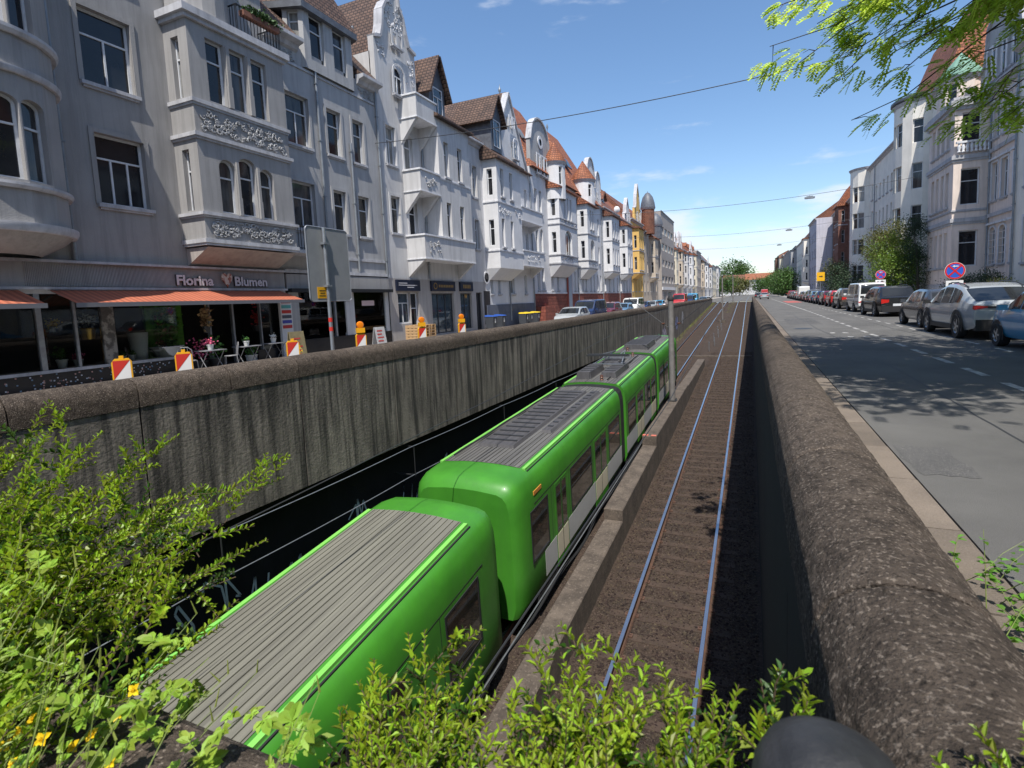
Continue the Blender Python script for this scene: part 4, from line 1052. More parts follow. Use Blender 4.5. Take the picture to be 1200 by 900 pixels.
h.roof(12.8, 18.5, 5, 15.6, 17.2); h.roof(12.8, 18.5, 5, 20.75, 22.2)
h.roof(13.4, 18.5, 4.4, 17.2, 20.75, eave=0, xf=XF - .65)
# polygonal bay dormer
d = MB(); pl = [(XF - .6, 17.2), (XF + .15, 17.55), (XF + .15, 20.45), (XF - .6, 20.75)]
for (a, c_), ops in (((0, 1), [(.41, .45, 13.0, 14.2)]), ((1, 2), [(.75, .8, 12.35, 14.25), (2.1, .8, 12.35, 14.25)]), ((2, 3), [])):
    p, q = Vector((*pl[a], 0)), Vector((*pl[c_], 0)); A = (q - p).normalized(); h.panel(d, p, A, Vector((A.y, -A.x, 0)), 0, (q - p).length, 11.9, 14.5, ops, sill=False)
do = d.build('bay_dormer', P_COOL, h.o)
b = MB(); ev = [(XF - 1.2, 16.8, 14.5), (XF + .35, 17.35, 14.5), (XF + .35, 20.65, 14.5), (XF - 1.2, 21.2, 14.5), (XF - 3, 19, 14.5)]
apex = (XF - 1.4, 19.0, 18.3)
b.add(ev + [apex], [(i, (i + 1) % 5, 5) for i in range(5)] + [(4, 3, 2, 1, 0)]); b.build('tent_roof', TILE_BROWN, do)
b = MB(); b.prism([(p[0], p[1], 14.22) for p in ev], (0, 0, .27)); b.build('dormer_cornice', SLATE, do)
h.pipe(18.1, 3.4, 12.2); h.pipe(20.0, 3.4, 9.4); h.pipe(22.05, 3.2, 13)
bal = MB(); bal.box(XF, XF + 1.05, 15.45, 17.5, 3.92, 4.05); bo = bal.build('balcony', TRIM, h.o); railing(bo, XF + 1.0, 15.45, 17.45, 4.05, 5.0, 1, XF)
b = MB(); b.box(XF - .03, XF + .1, 15.65, 22.1, 2.55, 3.15); b.build('fascia_panel', P_GREY, h.o)
b = MB(); b.box(XF - .02, XF + .35, 15.65, 22.1, 2.4, 2.55); b.build('shutter_box', IRON, h.o)
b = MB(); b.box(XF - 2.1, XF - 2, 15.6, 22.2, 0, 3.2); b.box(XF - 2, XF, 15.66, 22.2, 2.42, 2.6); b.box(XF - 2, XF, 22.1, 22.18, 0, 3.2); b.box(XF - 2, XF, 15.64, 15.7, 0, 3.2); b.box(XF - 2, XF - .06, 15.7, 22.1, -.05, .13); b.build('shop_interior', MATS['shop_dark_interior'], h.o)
b = MB(); b.box(XF - .06, XF + .05, 15.65, 22.15, -.4, .4); b.build('stall_riser', DOT, h.o)
for y, w_, M in ((18.3, .1, STEEL), (19.25, .55, P_WHITE), (21.95, .25, P_WHITE), (16.0, .5, P_COOL)):
    b = MB(); b.box(XF - .12, XF + .02, y - w_ / 2, y + w_ / 2, .35, 2.42); b.build('shop_post', M, h.o)
for a, c_ in ((16.3, 18.2), (18.4, 18.95), (19.6, 21.8)):
    b = MB(); b.box(XF - .05, XF - .04, a, c_, .55, 2.4); b.build('shop_pane', SHOPGLASS, h.o)
sh = MB()
for z in (.95, 1.3, 1.65, 2.0): sh.box(XF - .75, XF - .3, 16.3, 18.1, z, z + .03)
so_ = sh.build('display_shelf', flat('shelf_white', (.55, .56, .55), .5), h.o)
rr = random.Random(31)
for z in (.98, 1.33, 1.68, 2.03):
    y = 16.4
    while y < 18:
        w_, q = rr.uniform(.06, .16), rr.uniform(.08, .24); b = MB(); b.box(XF - .6, XF - .36, y, y + w_, z, z + q)
        b.build('shelf_item', rr.choice([STRIPE, flat('box_teal', (.1, .3, .3), .5), flat('box_grey', (.25, .25, .27), .5), flat('box_dark', (.05, .05, .06), .5)]), so_); y += w_ + rr.uniform(.03, .15)
b = MB(); b.box(XF - .6, XF - .5, 19.6, 21.8, .55, 2.3); b.build('window_backdrop', P_COOL, h.o)
for i, (y, z, s_) in enumerate(((19.9, .6, .5), (20.3, .6, .75), (20.8, .6, .35), (21.3, .6, .55))):
    b = MB(); b.lathe([(.02, z), (.12, z), (.16, z + s_ * .4), (.1, z + s_ * .7), (.12, z + s_), (0, z + s_)], (XF - .3, y, 0), 12); b.build('window_vase', [STRIPE, flat('box_teal', (.1, .3, .3)), P_WHITE, flat('vase_brown', (.25, .12, .07))][i], h.o, 50)
b = MB(); b.box(XF - .03, XF - .02, 20.1, 21.0, 1.75, 2.0); b.build('window_notice', flat('notice_rose', (.6, .45, .45), .5), h.o)

# ---------------------------------------------------------------- house with the stepped ornamental gable
h = House('ornate_gable_house', 'white house with tall curved gable, boxy balconies and navy shop signs', 'house', 1, 22.2, 33.0, XF); h.trim = P_WHITE
h.facade(3.15, 12.7, [(23.15, .78, 9.1, 11.1, 0, 'tm'), (23.2, .76, 5.55, 7.5), (24.65, .8, 9.0, 11.1, .2), (24.75, .8, 5.5, 7.45), (30.4, .6, 8.9, 11.0), (30.5, .6, 5.4, 7.4), (32.1, .6, 8.9, 11.0), (32.1, .6, 5.4, 7.4)], surround=1)
h.shell(12.7, z0=0); h.done(P_WHITE)
h.gable([(22.3, 12.5), (22.3, 15.3), (22.75, 15.45), (22.95, 16.1), (23.05, 16.9), (23.35, 17.4), (23.62, 17.6), (23.7, 18.7), (24.05, 19.1), (24.4, 18.7), (24.5, 17.6), (24.8, 17.2), (25.0, 16.4), (25.2, 15.85), (25.8, 15.7), (25.8, 12.5)], M=P_WHITE)
h.window((XF + .2, 23.95, 12.85), (1, 0, 0), .85, 1.5, .4, 'tm', True, 1); 
for y in (23.75, 24.2): h.window((XF + .2, y, 15.35), (1, 0, 0), .28, .62, 0, 'p', True, 1)
fz = MB(); frieze(fz, 23.2, 24.9, XF, 16.1, 17.9, 1, 24, 40); frieze(fz, 22.4, 23.2, XF, 14.4, 15.6, 1, 25, 14); frieze(fz, 24.8, 25.7, XF, 13.8, 15.3, 1, 26, 16); fz.build('stucco_relief', TRIMW, h.o, 50)['kind'] = 'stuff'
r_ = MB(); xr = XF - 9; r_.add([(XF - .3, 22.3, 14.6), (XF - .3, 24.05, 18.4), (XF - .3, 25.8, 14.6), (xr, 22.3, 14.6), (xr, 24.05, 18.4), (xr, 25.8, 14.6)], ((0, 1, 4, 3), (1, 2, 5, 4))); r_.build('gable_roof', TILE_BROWN, h.o)
b = MB(); b.quad((XF - .3, 22.3, 12.6), (xr, 22.3, 12.6), (xr, 22.3, 14.6), (XF - .3, 22.3, 14.6)); b.quad((XF - .3, 25.8, 12.6), (xr, 25.8, 12.6), (xr, 25.8, 14.6), (XF - .3, 25.8, 14.6)); b.build('gable_cheek', P_WHITE, h.o)
b = MB(); n_ = Vector((0, -.908, .418)); p = Vector((XF - 2.2, 22.95, 16.01)); b.obox(p + n_ * .06, Vector((.35, 0, 0)), Vector((0, .21, .456)), n_ * .05); b.build('skylight', ZINC, h.o)
h.roof(12.75, 17.0, 5, 25.8, 33.0)
h.bay(26.0, 29.5, 1.1, 4.25, 12.3, [(26.85, .52, 9.05, 11.05), (28.35, .52, 9.05, 11.05), (26.85, .5, 5.6, 7.6), (28.35, .5, 5.6, 7.6)], [], P_WHITE, [(5.4, .1, .06), (8.85, .09, .05)], roof=.9, trim=TRIMW)
def parapet_balcony(h, y0, y1, out, z0, z1, M, tri=0.0):
    b = MB(); x0, x1 = XF, XF + out; t = .14
    b.box(x1 - t, x1, y0, y1, z0, z1); b.box(x0, x1 - t, y0, y0 + t, z0, z1); b.box(x0, x1 - t, y1 - t, y1, z0, z1); b.box(x0, x1 - t, y0 + t, y1 - t, z0, z0 + .15)
    o = b.build('balcony', M, h.o)
    b = MB(); b.box(x0, x1 + .06, y0 - .06, y1 + .02, z1, z1 + .09); b.box(x0, x1 + .03, y0 - .03, y1, z0 - .07, z0); b.build('balcony_ledge', TRIMW, o)
    if tri:
        b = MB(); b.prism([(x0, y0 + .02, z0 - .07), (x1 - .05, y0 + .02, z0 - .07), (x0, y0 + .02, z0 - tri)], (0, .22, 0)); b.build('bracket', M, o); b = MB(); b.prism([(x0, y1 - .25, z0 - .07), (x1 - .05, y1 - .25, z0 - .07), (x0, y1 - .25, z0 - tri)], (0, .22, 0)); b.build('bracket', M, o)
    return o
for z0, z1, tri in ((11.75, 12.85, 1.3), (7.9, 8.95, 1.2)): parapet_balcony(h, 24.05, 25.98, 1.12, z0, z1, P_WHITE, tri)
parapet_balcony(h, 24.0, 29.55, 1.2, 4.25, 5.45, P_WHITE, 1.0)
fz = MB(); frieze(fz, 24.3, 25.6, XF + 1.2, 4.5, 5.3, 1, 33, 14); frieze(fz, 24.3, 25.7, XF + 1.12, 8.1, 8.8, 1, 34, 14); fz.build('stucco_relief', P_WHITE, h.o, 50)['kind'] = 'stuff'
h.dormer(26.5, 28.1, XF + .4, 12.6, 14.4, 16.1, SLATE, TILE_BROWN, [(27.3, 1.0, 12.75, 14.35, 'tm')])
b = MB(); b.box(XF - 4.5, XF - 3.7, 31.4, 32.4, 15, 17.6); b.build('chimney', BRICK, h.o); b = MB(); b.box(XF - 4.5, XF - 3.8, 32.5, 33.1, 15, 17.3); b.build('chimney', TRIM, h.o)
h.cornice(12.3, .4, .4, 29.7, 33.0)
h.pipe(25.9, 3.2, 12.3)
NAVY = flat('navy_sign', (.012, .016, .035), .35)
GOLD = flat('sign_gold', (.28, .17, .05), .4)
h.frame = FRAME_W
b = MB()
h.panel(b, (XF, 0, 0), (0, 1, 0), (1, 0, 0), 22.2, 33.0, -.4, 3.15, [(23.45, 1.1, .7, 2.4), (24.4, .75, -.2, 2.4), (27.35, 2.5, -.1, 2.35), (30.15, 1.5, 0, 2.35), (31.95, .85, -.2, 2.4)], windows=False)
b.build('ground_floor_wall', plaster('plaster_stone_grey', (.42, .39, .37)), h.o)
for (yc, w_, za, zb, st) in ((23.45, 1.1, .7, 2.4, 'tm'), (24.4, .75, -.2, 2.4, 't'), (27.35, 2.5, -.1, 2.35, 'p3'), (30.15, 1.5, 0, 2.35, 'p'), (31.95, .85, -.2, 2.4, 'p')):
    h.window((XF, yc, za), (1, 0, 0), w_, zb - za, 0, st, False, 0, GLASS_BLUE if w_ > 1 else GLASS, FRAME_W if yc < 25 else FRAME_D)
for i, (y0, y1) in enumerate(((22.75, 24.85), (26.0, 28.65), (29.3, 30.95))):
    b = MB(); b.box(XF - .01, XF + .12, y0, y1, 2.48, 3.08); o = tag(b.build('shop_sign_board', NAVY), ['navy shop sign board with white lettering lines over a white door', 'wide navy shop sign board with gold ring emblem and gold lettering', 'narrow navy shop sign board with faint gold lettering'][i], 'sign')
    t = MB()
    if i == 0:
        for k, (a, c_) in enumerate(((.15, .9), (.15, 1.8), (.9, 1.5))): t.box(XF + .121, XF + .126, y0 + a, y0 + c_, 2.88 - k * .11, 2.92 - k * .11)
    elif i == 1:
        t.lathe([(.14, .0), (.2, .0), (.2, .01), (.14, .01)], (XF + .122, y0 + .4, 2.78), 20, 'x')
        for k in range(9): t.box(XF + .121, XF + .126, y0 + .75 + k * .19, y0 + .88 + k * .19, 2.7, 2.86)
    else:
        for k in range(5): t.box(XF + .121, XF + .126, y0 + .35 + k * .2, y0 + .49 + k * .2, 2.66, 2.9)
    t.build('sign_lettering', LET if i == 0 else GOLD, o)

# ---------------------------------------------------------------- oriel house with slate-blue base
h = House('slate_base_house', 'white gabled house with square oriel, loggia and slate blue base', 'house', 1, 33.0, 42.0, XF)
h.facade(-.4, 12.3, [(39.6, .55, 9.0, 11.0), (40.9, .55, 9.0, 11.0), (39.6, .55, 5.5, 7.4, .2), (40.9, .55, 5.5, 7.4, .2), (34.0, .42, 2.3, 4.0, .15), (35.2, .42, 2.3, 4.2, .15), (37.5, .9, 2.3, 4.0, .35), (40.2, .5, 2.3, 3.9, .15), (34.0, .5, 9, 10.9)], surround=0)
h.shell(12.3); h.done(P_WHITE2)
b = MB(); b.box(XF - .05, XF + .07, 32.98, 41.98, -.4, 1.5); b.build('base_course', mat('slate_paint', (.11, .125, .16), (.085, .095, .125), scale=2, rough=.7, streak=.3), h.o)
h.bay(33.25, 37.3, 1.15, 4.1, 11.75, [(34.1, .5, 9.15, 11.1), (35.6, .5, 9.15, 11.1), (34.0, .46, 5.6, 7.6), (35.5, .46, 5.6, 7.6)], [(.58, .42, 9.2, 11.0), (.58, .4, 5.7, 7.5)], P_WHITE2, [(5.3, .1, .06), (8.7, .1, .06)], roof=1.3, taper=.8, trim=TRIMW)
parapet_balcony(h, 37.35, 41.7, 1.15, 4.5, 5.6, P_WHITE2, .9); parapet_balcony(h, 37.35, 41.7, 1.15, 8.0, 8.95, P_WHITE2, .6)
fz = MB(); frieze(fz, 38, 41, XF + 1.15, 4.7, 5.5, 1, 43, 22); frieze(fz, 33.4, 37.2, XF + 1.15, 7.8, 8.6, 1, 44, 22); fz.build('stucco_relief', TRIMW, h.o, 50)['kind'] = 'stuff'
h.dormer(34.2, 35.9, XF + .4, 12.6, 15.0, 16.5, SLATE, TILE_BROWN, [(35.05, 1.1, 12.9, 14.8, 'tm')])
h.gable([(36.4, 12.1), (36.4, 14.8), (38.2, 17.9), (41.9, 11.6), (41.9, 12.1)][:4] + [(41.9, 11.5)], M=P_WHITE2, trim=True)
for y, z, w_, hh in ((38.9, 13.0, .8, 1.5), ): h.window((XF + .2, y, z), (1, 0, 0), w_, hh, .4, 'tm', True, 1)
for y in (38.0, 38.6): h.window((XF + .2, y, 15.3), (1, 0, 0), .26, .7, 0, 'p', False, 1)
r_ = MB(); r_.add([(XF - .1, 34.5, 11.5), (XF - .1, 38.2, 18.0), (XF - .1, 42.0, 11.5), (XF - 9, 34.5, 11.5), (XF - 9, 38.2, 18.0), (XF - 9, 42.0, 11.5)], ((0, 1, 4, 3), (1, 2, 5, 4))); r_.build('gable_roof', TILE_BROWN, h.o)
h.roof(12.3, 16.8, 5)
b = MB(); b.box(XF - .1, XF + .02, 33.1 - .45, 33.1 + .45, .15, 2.5); b.build('door', mat('door_dark', (.03, .025, .025), rough=.4), h.o)
b = MB(); b.lathe([(.34, 0), (.44, .02), (.44, .08), (.34, .08)], (XF, 33.1, 3.45), 20, 'x'); b.build('oval_surround', TRIMW, h.o); b = MB(); b.lathe([(0, .03), (.36, .03)], (XF, 33.1, 3.45), 20, 'x'); b.build('oval_window', GLASS, h.o)
h.pipe(41.8, .2, 12); h.pipe(36.9, .2, 4.0)

# ---------------------------------------------------------------- two orange-roofed houses with corner turrets
BRICKP = mat('brick_red_base', (.3, .085, .055), (.2, .06, .045), scale=2, rough=.8, bump=.3, tiles=(.5, .3, .03, (.6, .55, .5)))
def arc_gable(yc, w_, z0, zs, zt):
    p = [(yc - w_ / 2, z0), (yc - w_ / 2, zs)]
    for k in range(1, 10):
        a = math.pi * (1 - k / 10); p.append((yc + w_ / 2 * math.cos(a) * .92, zs + (zt - zs) * math.sin(a) ** .8))
    return p + [(yc + w_ / 2, zs), (yc + w_ / 2, z0)]
h = House('round_gable_house', 'white house with round grey gable, orange cone turret and red brick base', 'house', 1, 42.0, 54.7, XF)
h.facade(-.4, 13.2, [(43.2, .62, 9.4, 11.5), (44.3, .62, 9.4, 11.5), (43.2, .62, 6.0, 8.1, .25), (44.3, .62, 6.0, 8.1, .25), (43.2, .6, 2.6, 4.6), (44.3, .6, 2.6, 4.6), (52.0, .6, 9.4, 11.3), (53.2, .6, 9.4, 11.3), (52.5, 1.3, 5.9, 8.0, .45, 'p3'), (46.6, .6, 2.6, 4.4), (48.2, .6, 2.6, 4.4), (53.6, .6, 2.6, 4.6), (43.7, .8, .6, 1.5), (47, .8, .6, 1.5)], surround=0)
h.shell(13.2); h.done(P_WHITE2)
b = MB(); b.box(XF - .05, XF + .06, 41.99, 54.65, -.4, 2.3); b.box(XF - .05, XF + 1.0, 41.99, 45.0, -.4, 1.15); b.build('brick_base', BRICKP, h.o); h.band(2.28, .14, .1, M=TRIMW)
h.gable(arc_gable(44.6, 4.5, 12.6, 15.6, 17.8), M=P_COOL, name='round_gable')
b = MB(); b.lathe([(.3, 0), (.55, .03), (.55, .1), (.3, .1)], (XF, 44.6, 15.8), 20, 'x'); b.build('oculus', TRIMW, h.o); b = MB(); b.lathe([(0, .03), (.35, .03)], (XF, 44.6, 15.8), 20, 'x'); b.build('oculus_pane', GLASS, h.o)
for y in (43.6, 44.6, 45.4): h.window((XF + .2, y, 12.9), (1, 0, 0), .5, 1.6, 0, 't', True, 1)
h.bay(46.0, 51.2, 1.15, 4.9, 12.1, [(47.6, .5, 9.3, 11.4), (48.5, .5, 9.3, 11.4), (49.4, .5, 9.3, 11.4), (48.5, 2.0, 5.95, 8.3, .7, 'p3')], [(.55, .42, 9.5, 11.2), (.55, .42, 6.1, 8.0)], P_WHITE2, [(5.05, .12, .08), (5.85, .1, .08), (8.7, .1, .08), (9.2, .08, .05)], roof=.8, roofm=TILE_RED, taper=1.0, trim=TRIM)
fz = MB(); frieze(fz, 46.2, 51, XF + 1.15, 5.2, 5.85, 1, 53, 30); frieze(fz, 46.2, 51, XF + 1.15, 8.75, 9.2, 1, 54, 24); fz.build('stucco_relief', TRIM, h.o, 50)['kind'] = 'stuff'
h.turret(46.8, -16.95, 1.0, 11.0, 14.4, 16.3, P_WHITE2, TILE_RED, -120, 120, 10, [(3, .4, 12.3, 13.9, 0), (5, .4, 12.3, 13.9, 0)])
h.roof(13.2, 20.9, 4.2, M=TILE_RED, hip0=3.6, hip1=4.5)
b = MB(); b.lathe([(.03, 20.8), (.05, 21.2), (.14, 21.4), (.14, 21.55), (.03, 21.75), (.02, 22.0)], (XF - 4.2, 45.65, 0), 10); b.build('finial', ZINC, h.o, 50)
b = MB(); n_ = Vector((.88, 0, .48)).normalized(); b.obox(Vector((XF - 1.5, 44.0, 16.6)) + n_ * .05, Vector((-.25, 0, .46)), Vector((0, .35, 0)), n_ * .06); b.build('skylight', ZINC, h.o)
h.pipe(54.5, .2, 13); b = MB(); b.prism([(XF + .06, 50.6, .2), (XF + .06, 52.0, .2), (XF + .06, 52.0, 4.6), (XF + .06, 51.8, 5.1), (XF + .06, 51.3, 5.4), (XF + .06, 50.8, 5.1), (XF + .06, 50.6, 4.6)], (.12, 0, 0)); b.build('door_arch', flat('door_arch_red', (.3, .08, .06), .6), h.o)
b = MB(); b.prism([(XF + .19, 50.8, .2), (XF + .19, 51.8, .2), (XF + .19, 51.8, 4.5), (XF + .19, 51.3, 5.1), (XF + .19, 50.8, 4.5)], (.03, 0, 0)); b.build('door', flat('door_pale_blue', (.36, .4, .45), .6), h.o)

h = House('curved_gable_house', 'white house with dark-edged curved gable, round corner turret and orange roof', 'house', 1, 54.7, 65.0, XF)
h.facade(-.4, 13.0, [(59.6, .6, 9.4, 11.4), (60.6, .6, 9.4, 11.4), (61.6, .6, 9.4, 11.4), (63.4, .6, 9.4, 11.4), (59.8, .55, 6.0, 8.0), (60.8, .55, 6.0, 8.0), (62.4, .55, 6.0, 8.0), (63.6, .55, 6.0, 8.0), (59.6, .55, 2.6, 4.5), (61, .55, 2.6, 4.5), (62.5, .55, 2.6, 4.5), (64, .55, 2.6, 4.5), (56.4, .55, 2.6, 4.5), (57.6, .55, 2.6, 4.5)])
h.shell(13.0); h.done(P_WHITE2)
b = MB(); b.box(XF - .05, XF + .06, 54.7, 64.98, -.4, 2.3); b.build('brick_base', BRICKP, h.o); h.band(2.28, .14, .1, M=TRIMW)
h.bay(55.0, 58.6, 1.15, 4.9, 12.0, [(56.3, .5, 9.3, 11.4), (57.2, .5, 9.3, 11.4), (56.8, 1.5, 5.95, 8.2, .6, 'p3')], [(.55, .42, 9.5, 11.2), (.55, .42, 6.1, 8.0)], P_WHITE2, [(5.05, .12, .08), (5.85, .1, .08), (8.7, .1, .08)], roof=1.2, roofm=TILE_RED, taper=1.0, trim=TRIM)
fz = MB(); frieze(fz, 55.2, 58.4, XF + 1.15, 5.2, 5.85, 1, 63, 22); fz.build('stucco_relief', TRIM, h.o, 50)['kind'] = 'stuff'
h.turret(57.0, -17.3, 1.25, 12, 14.8, 17.0, P_WHITE2, TILE_RED, -120, 120, 10, [(3, .45, 12.9, 14.2, 0), (5, .45, 12.9, 14.2, 0)])
h.gable(arc_gable(60.6, 3.6, 12.6, 15.2, 18.2), M=P_WHITE2, name='curved_gable'); h.gable(arc_gable(63.6, 2.4, 12.6, 15.0, 17.2), M=P_WHITE2, name='curved_gable')
for y in (59.9, 60.6, 61.3, 63.3, 64): h.window((XF + .2, y, 13.0), (1, 0, 0), .42, 1.6, 0, 't', True, 1)
h.roof(13.0, 21.3, 4.4, M=TILE_RED, hip0=3.0, hip1=3.0)
b = MB(); b.lathe([(.03, 21.2), (.05, 21.6), (.14, 21.8), (.03, 22.2)], (XF - 4.4, 58.5, 0), 10); b.build('finial', ZINC, h.o, 50)
b = MB(); n_ = Vector((.88, 0, .48)).normalized(); b.obox(Vector((XF - 1.55, 56.6, 16.8)) + n_ * .1, Vector((-.3, 0, .55)), Vector((0, .75, 0)), n_ * .06); b.build('skylight', GLASS_BLUE, h.o)
h.pipe(64.8, .2, 13)

# ---------------------------------------------------------------- generic tenement builder for the rest of both rows
def tenement(name, label, side, y0, y1, xf, eave, ridge, wm, rm, base=None, cols=4, rows=((2.6, 4.5), (6.0, 8.0), (9.4, 11.4)), oriel=None, gab=None, ww=.65, seed=0, sills=True, depth=4.5, hip=(0, 0), corn=True, style='t', surround=0, dorm=0, ground=True, oriel_roof=1.0):
    h = House(name, label, 'house', side, y0, y1, xf)
    rr = random.Random(seed)
    L_ = y1 - y0; ops = []
    for (za, zb) in rows:
        for i in range(cols):
            yc = y0 + L_ * (i + .5) / cols
            if oriel and oriel[0] - .5 < yc < oriel[1] + .5 and za > oriel[2] - 1.0: continue
            ops.append((yc, ww, za, zb, 0.22 if rr.random() < .2 else 0, style))
    h.facade(-.4 if side > 0 else 0, eave, ops, sill=sills, surround=surround)
    h.shell(eave); h.done(wm)
    if base:
        b = MB(); b.box(*sorted((xf - side * .05, xf + side * .06)), y0 + .01, y1 - .01, 0, 2.3); b.build('base_course', base, h.o)
    if oriel:
        a, c_, zb_, zt, out_ = oriel; n = 2 if c_ - a < 3.6 else 3; fr = []
        for (za, zb) in rows:
            if za < zb_: continue
            for i in range(n): fr.append((a + (c_ - a) * (i + .5) / n, .52, za - .05, zb, 0))
        h.bay(a, c_, out_, zb_, zt, fr, [(out_ / 2, .42, za, zb) for za, zb in rows if za > zb_], wm, [(zb_ + .15, .1, .07), (rows[-1][0] - .45, .1, .07)], roof=oriel_roof, roofm=rm, taper=.7, trim=TRIM)
    if corn: h.cornice(eave - .35, .4, .4)
    if ridge: h.roof(eave, ridge, depth, M=rm, hip0=hip[0], hip1=hip[1])
    if gab:
        for gy, gw, zs, zt in gab:
            h.gable([(gy - gw / 2, eave - .5), (gy - gw / 2, zs), (gy - gw * .34, zs + .25), (gy - gw * .22, zs + (zt - zs) * .55), (gy - .25, zt - .4), (gy, zt), (gy + .25, zt - .4), (gy + gw * .22, zs + (zt - zs) * .55), (gy + gw * .34, zs + .25), (gy + gw / 2, zs), (gy + gw / 2, eave - .5)], M=wm)
            for k in (-.5, .5): h.window((xf + side * .2, gy + k * gw * .45, eave + .1), (side, 0, 0), .5, 1.5, 0, 't', False, 1)
    for k in range(dorm):
        yc = y0 + L_ * (k + .5) / dorm; h.dormer(yc - .7, yc + .7, xf - side * .9, eave + .2, eave + 1.9, eave + 2.7, wm, rm, [(yc, .8, eave + .5, eave + 1.7, 'p')])
    h.pipe(y1 - .15, .2, eave - .3)
    return h
tenement('red_mansard_house', 'white oriel house with rust tiled mansard and white satellite dish', 1, 65.0, 74.0, XF, 13.2, 18.4, P_WHITE2, TILE_RUST, BRICKP, 4, oriel=(65.8, 69.8, 4.9, 12.2, 1.15), seed=1, dorm=1, hip=(1.5, 1.5))
b = MB(); b.lathe([(0, .12), (.3, .05), (.45, -.05)], (0, 0, 0), 16, 'x'); tag(put('satellite_dish', b.mesh('satellite_dish', P_WHITE2, 50), None, (XF + .75, 70.6, 13.6), -.9), 'white satellite dish on the eaves of the rust roofed house', 'satellite dish')
tenement('scrolled_gable_house', 'white oriel house with small scrolled white gable next to the yellow house', 1, 74.0, 82.0, XF, 13.0, 18.2, P_WHITE2, TILE_RED, BRICKP, 4, oriel=(74.8, 78.2, 4.9, 12.0, 1.15), gab=[(80.2, 3.4, 14.2, 16.8)], seed=2)
tenement('yellow_house', 'yellow plastered house with pointed stone gable and oriel', 1, 82.0, 92.0, XF, 14.0, 19.0, P_YELLOW, TILE_RUST, None, 4, oriel=(83.0, 87.0, 5.3, 12.6, 1.2), gab=[(88.3, 4.8, 16.2, 20.4)], seed=3, oriel_roof=.4)
h = tenement('domed_turret_house', 'red tiled house with tall slate dome turret', 1, 92.0, 107.0, XF, 13.2, 19.0, P_SAND, TILE_RED, None, 5, oriel=(98.5, 102, 5, 12.5, 1.1), seed=4)
h.turret(95.2, -17.0, 1.15, 12.8, 17.4, 20.4, TILE_RUST, SLATE, -180, 180, 14, [], name='dome_turret', dome=True)
h.turret(104.4, -17.2, 1.2, 12.8, 15.5, 18, SLATE, SLATE, -180, 180, 10, [], name='small_dome_turret', dome=True)
# modern taupe block: window bands
h = House('modern_block', 'plain taupe flat-roofed block with wide horizontal windows', 'house', 1, 107.0, 126.0, XF + .9)
ops = []
for k, z in enumerate((4.3, 7.6, 10.9, 14.2)):
    for yc in (109.2, 113.5, 118, 122.5): ops.append((yc, 3.2, z, z + 1.5, 0, 'p3'))
h.facade(-.4, 18.6, ops + [(111, 4, .4, 2.6, 0, 'p3'), (118, 6, .4, 2.6, 0, 'p3')], sill=False)
h.shell(18.6); h.done(P_MODERN)
b = MB(); b.box(XF + .6, XF + 1.1, 107.2, 125.8, 2.9, 3.5); b.build('shop_fascia', P_WHITE2, h.o)
b = MB(); b.box(XF - 3, XF - 1.5, 116, 117.5, 18.6, 20.0); b.build('roof_housing', SLATE, h.o)
h.cornice(18.4, .3, .15, M=SLATE)
far_l = [(126, 138, 13.6, 19.5, P_CREAM, TILE_RED, 'cream house with sharp orange roof after the modern block'), (138, 150, 14.0, 20.2, P_SAND, TILE_RED, 'sandy house with two white stepped gables'), (150, 163, 14.2, 20, P_WHITE, TILE_RUST, 'pale house with rust roof and satellite mast'),
         (163, 175, 14.8, 20, P_WHITE2, TILE_RED, 'white house with a row of orange dormers'), (175, 190, 15.4, 20, P_CREAM, TILE_RED, 'long cream house with orange dormer roof'), (190, 206, 17, 0, P_MODERN, SLATE, 'flat dark roofed taupe house down the left row'),
         (206, 224, 15, 20, P_SAND, TILE_BROWN, 'sandy house with brown roof down the left row'), (224, 246, 15, 20.5, P_WHITE2, SLATE, 'white house with dark slate mansard down the left row'), (246, 270, 15, 20.5, P_WHITE, TILE_RED, 'white house with orange roof near the end of the left row'), (270, 300, 16, 0, P_CREAM, SLATE, 'cream flat roofed house near the end of the left row'), (300, 340, 17, 0, P_WHITE, SLATE, 'last pale house of the left row')]
for i, (a, c_, e, rg, wm, rm, lab) in enumerate(far_l):
    L_ = c_ - a
    tenement('terraced_house', lab, 1, a, c_, XF, e, rg, wm, rm, None, max(3, int(L_ / 3.2)), rows=((.6, 2.8), (4.6, 6.6), (7.8, 9.8), (11, 12.8)), oriel=((a + 1.5, a + 5, 4.2, e - 1, 1.2) if i not in (5, 9) else None),
             gab=[(a + 4 + 4 * k, 3.2, e + 1.2, e + 4.4) for k in range(2)] if i == 1 else ([(c_ - 3, 3.4, e + 1.2, e + 3.8)] if i in (0, 3, 7) else None), ww=.9, seed=10 + i, dorm=3 if i in (3, 4) else 0)
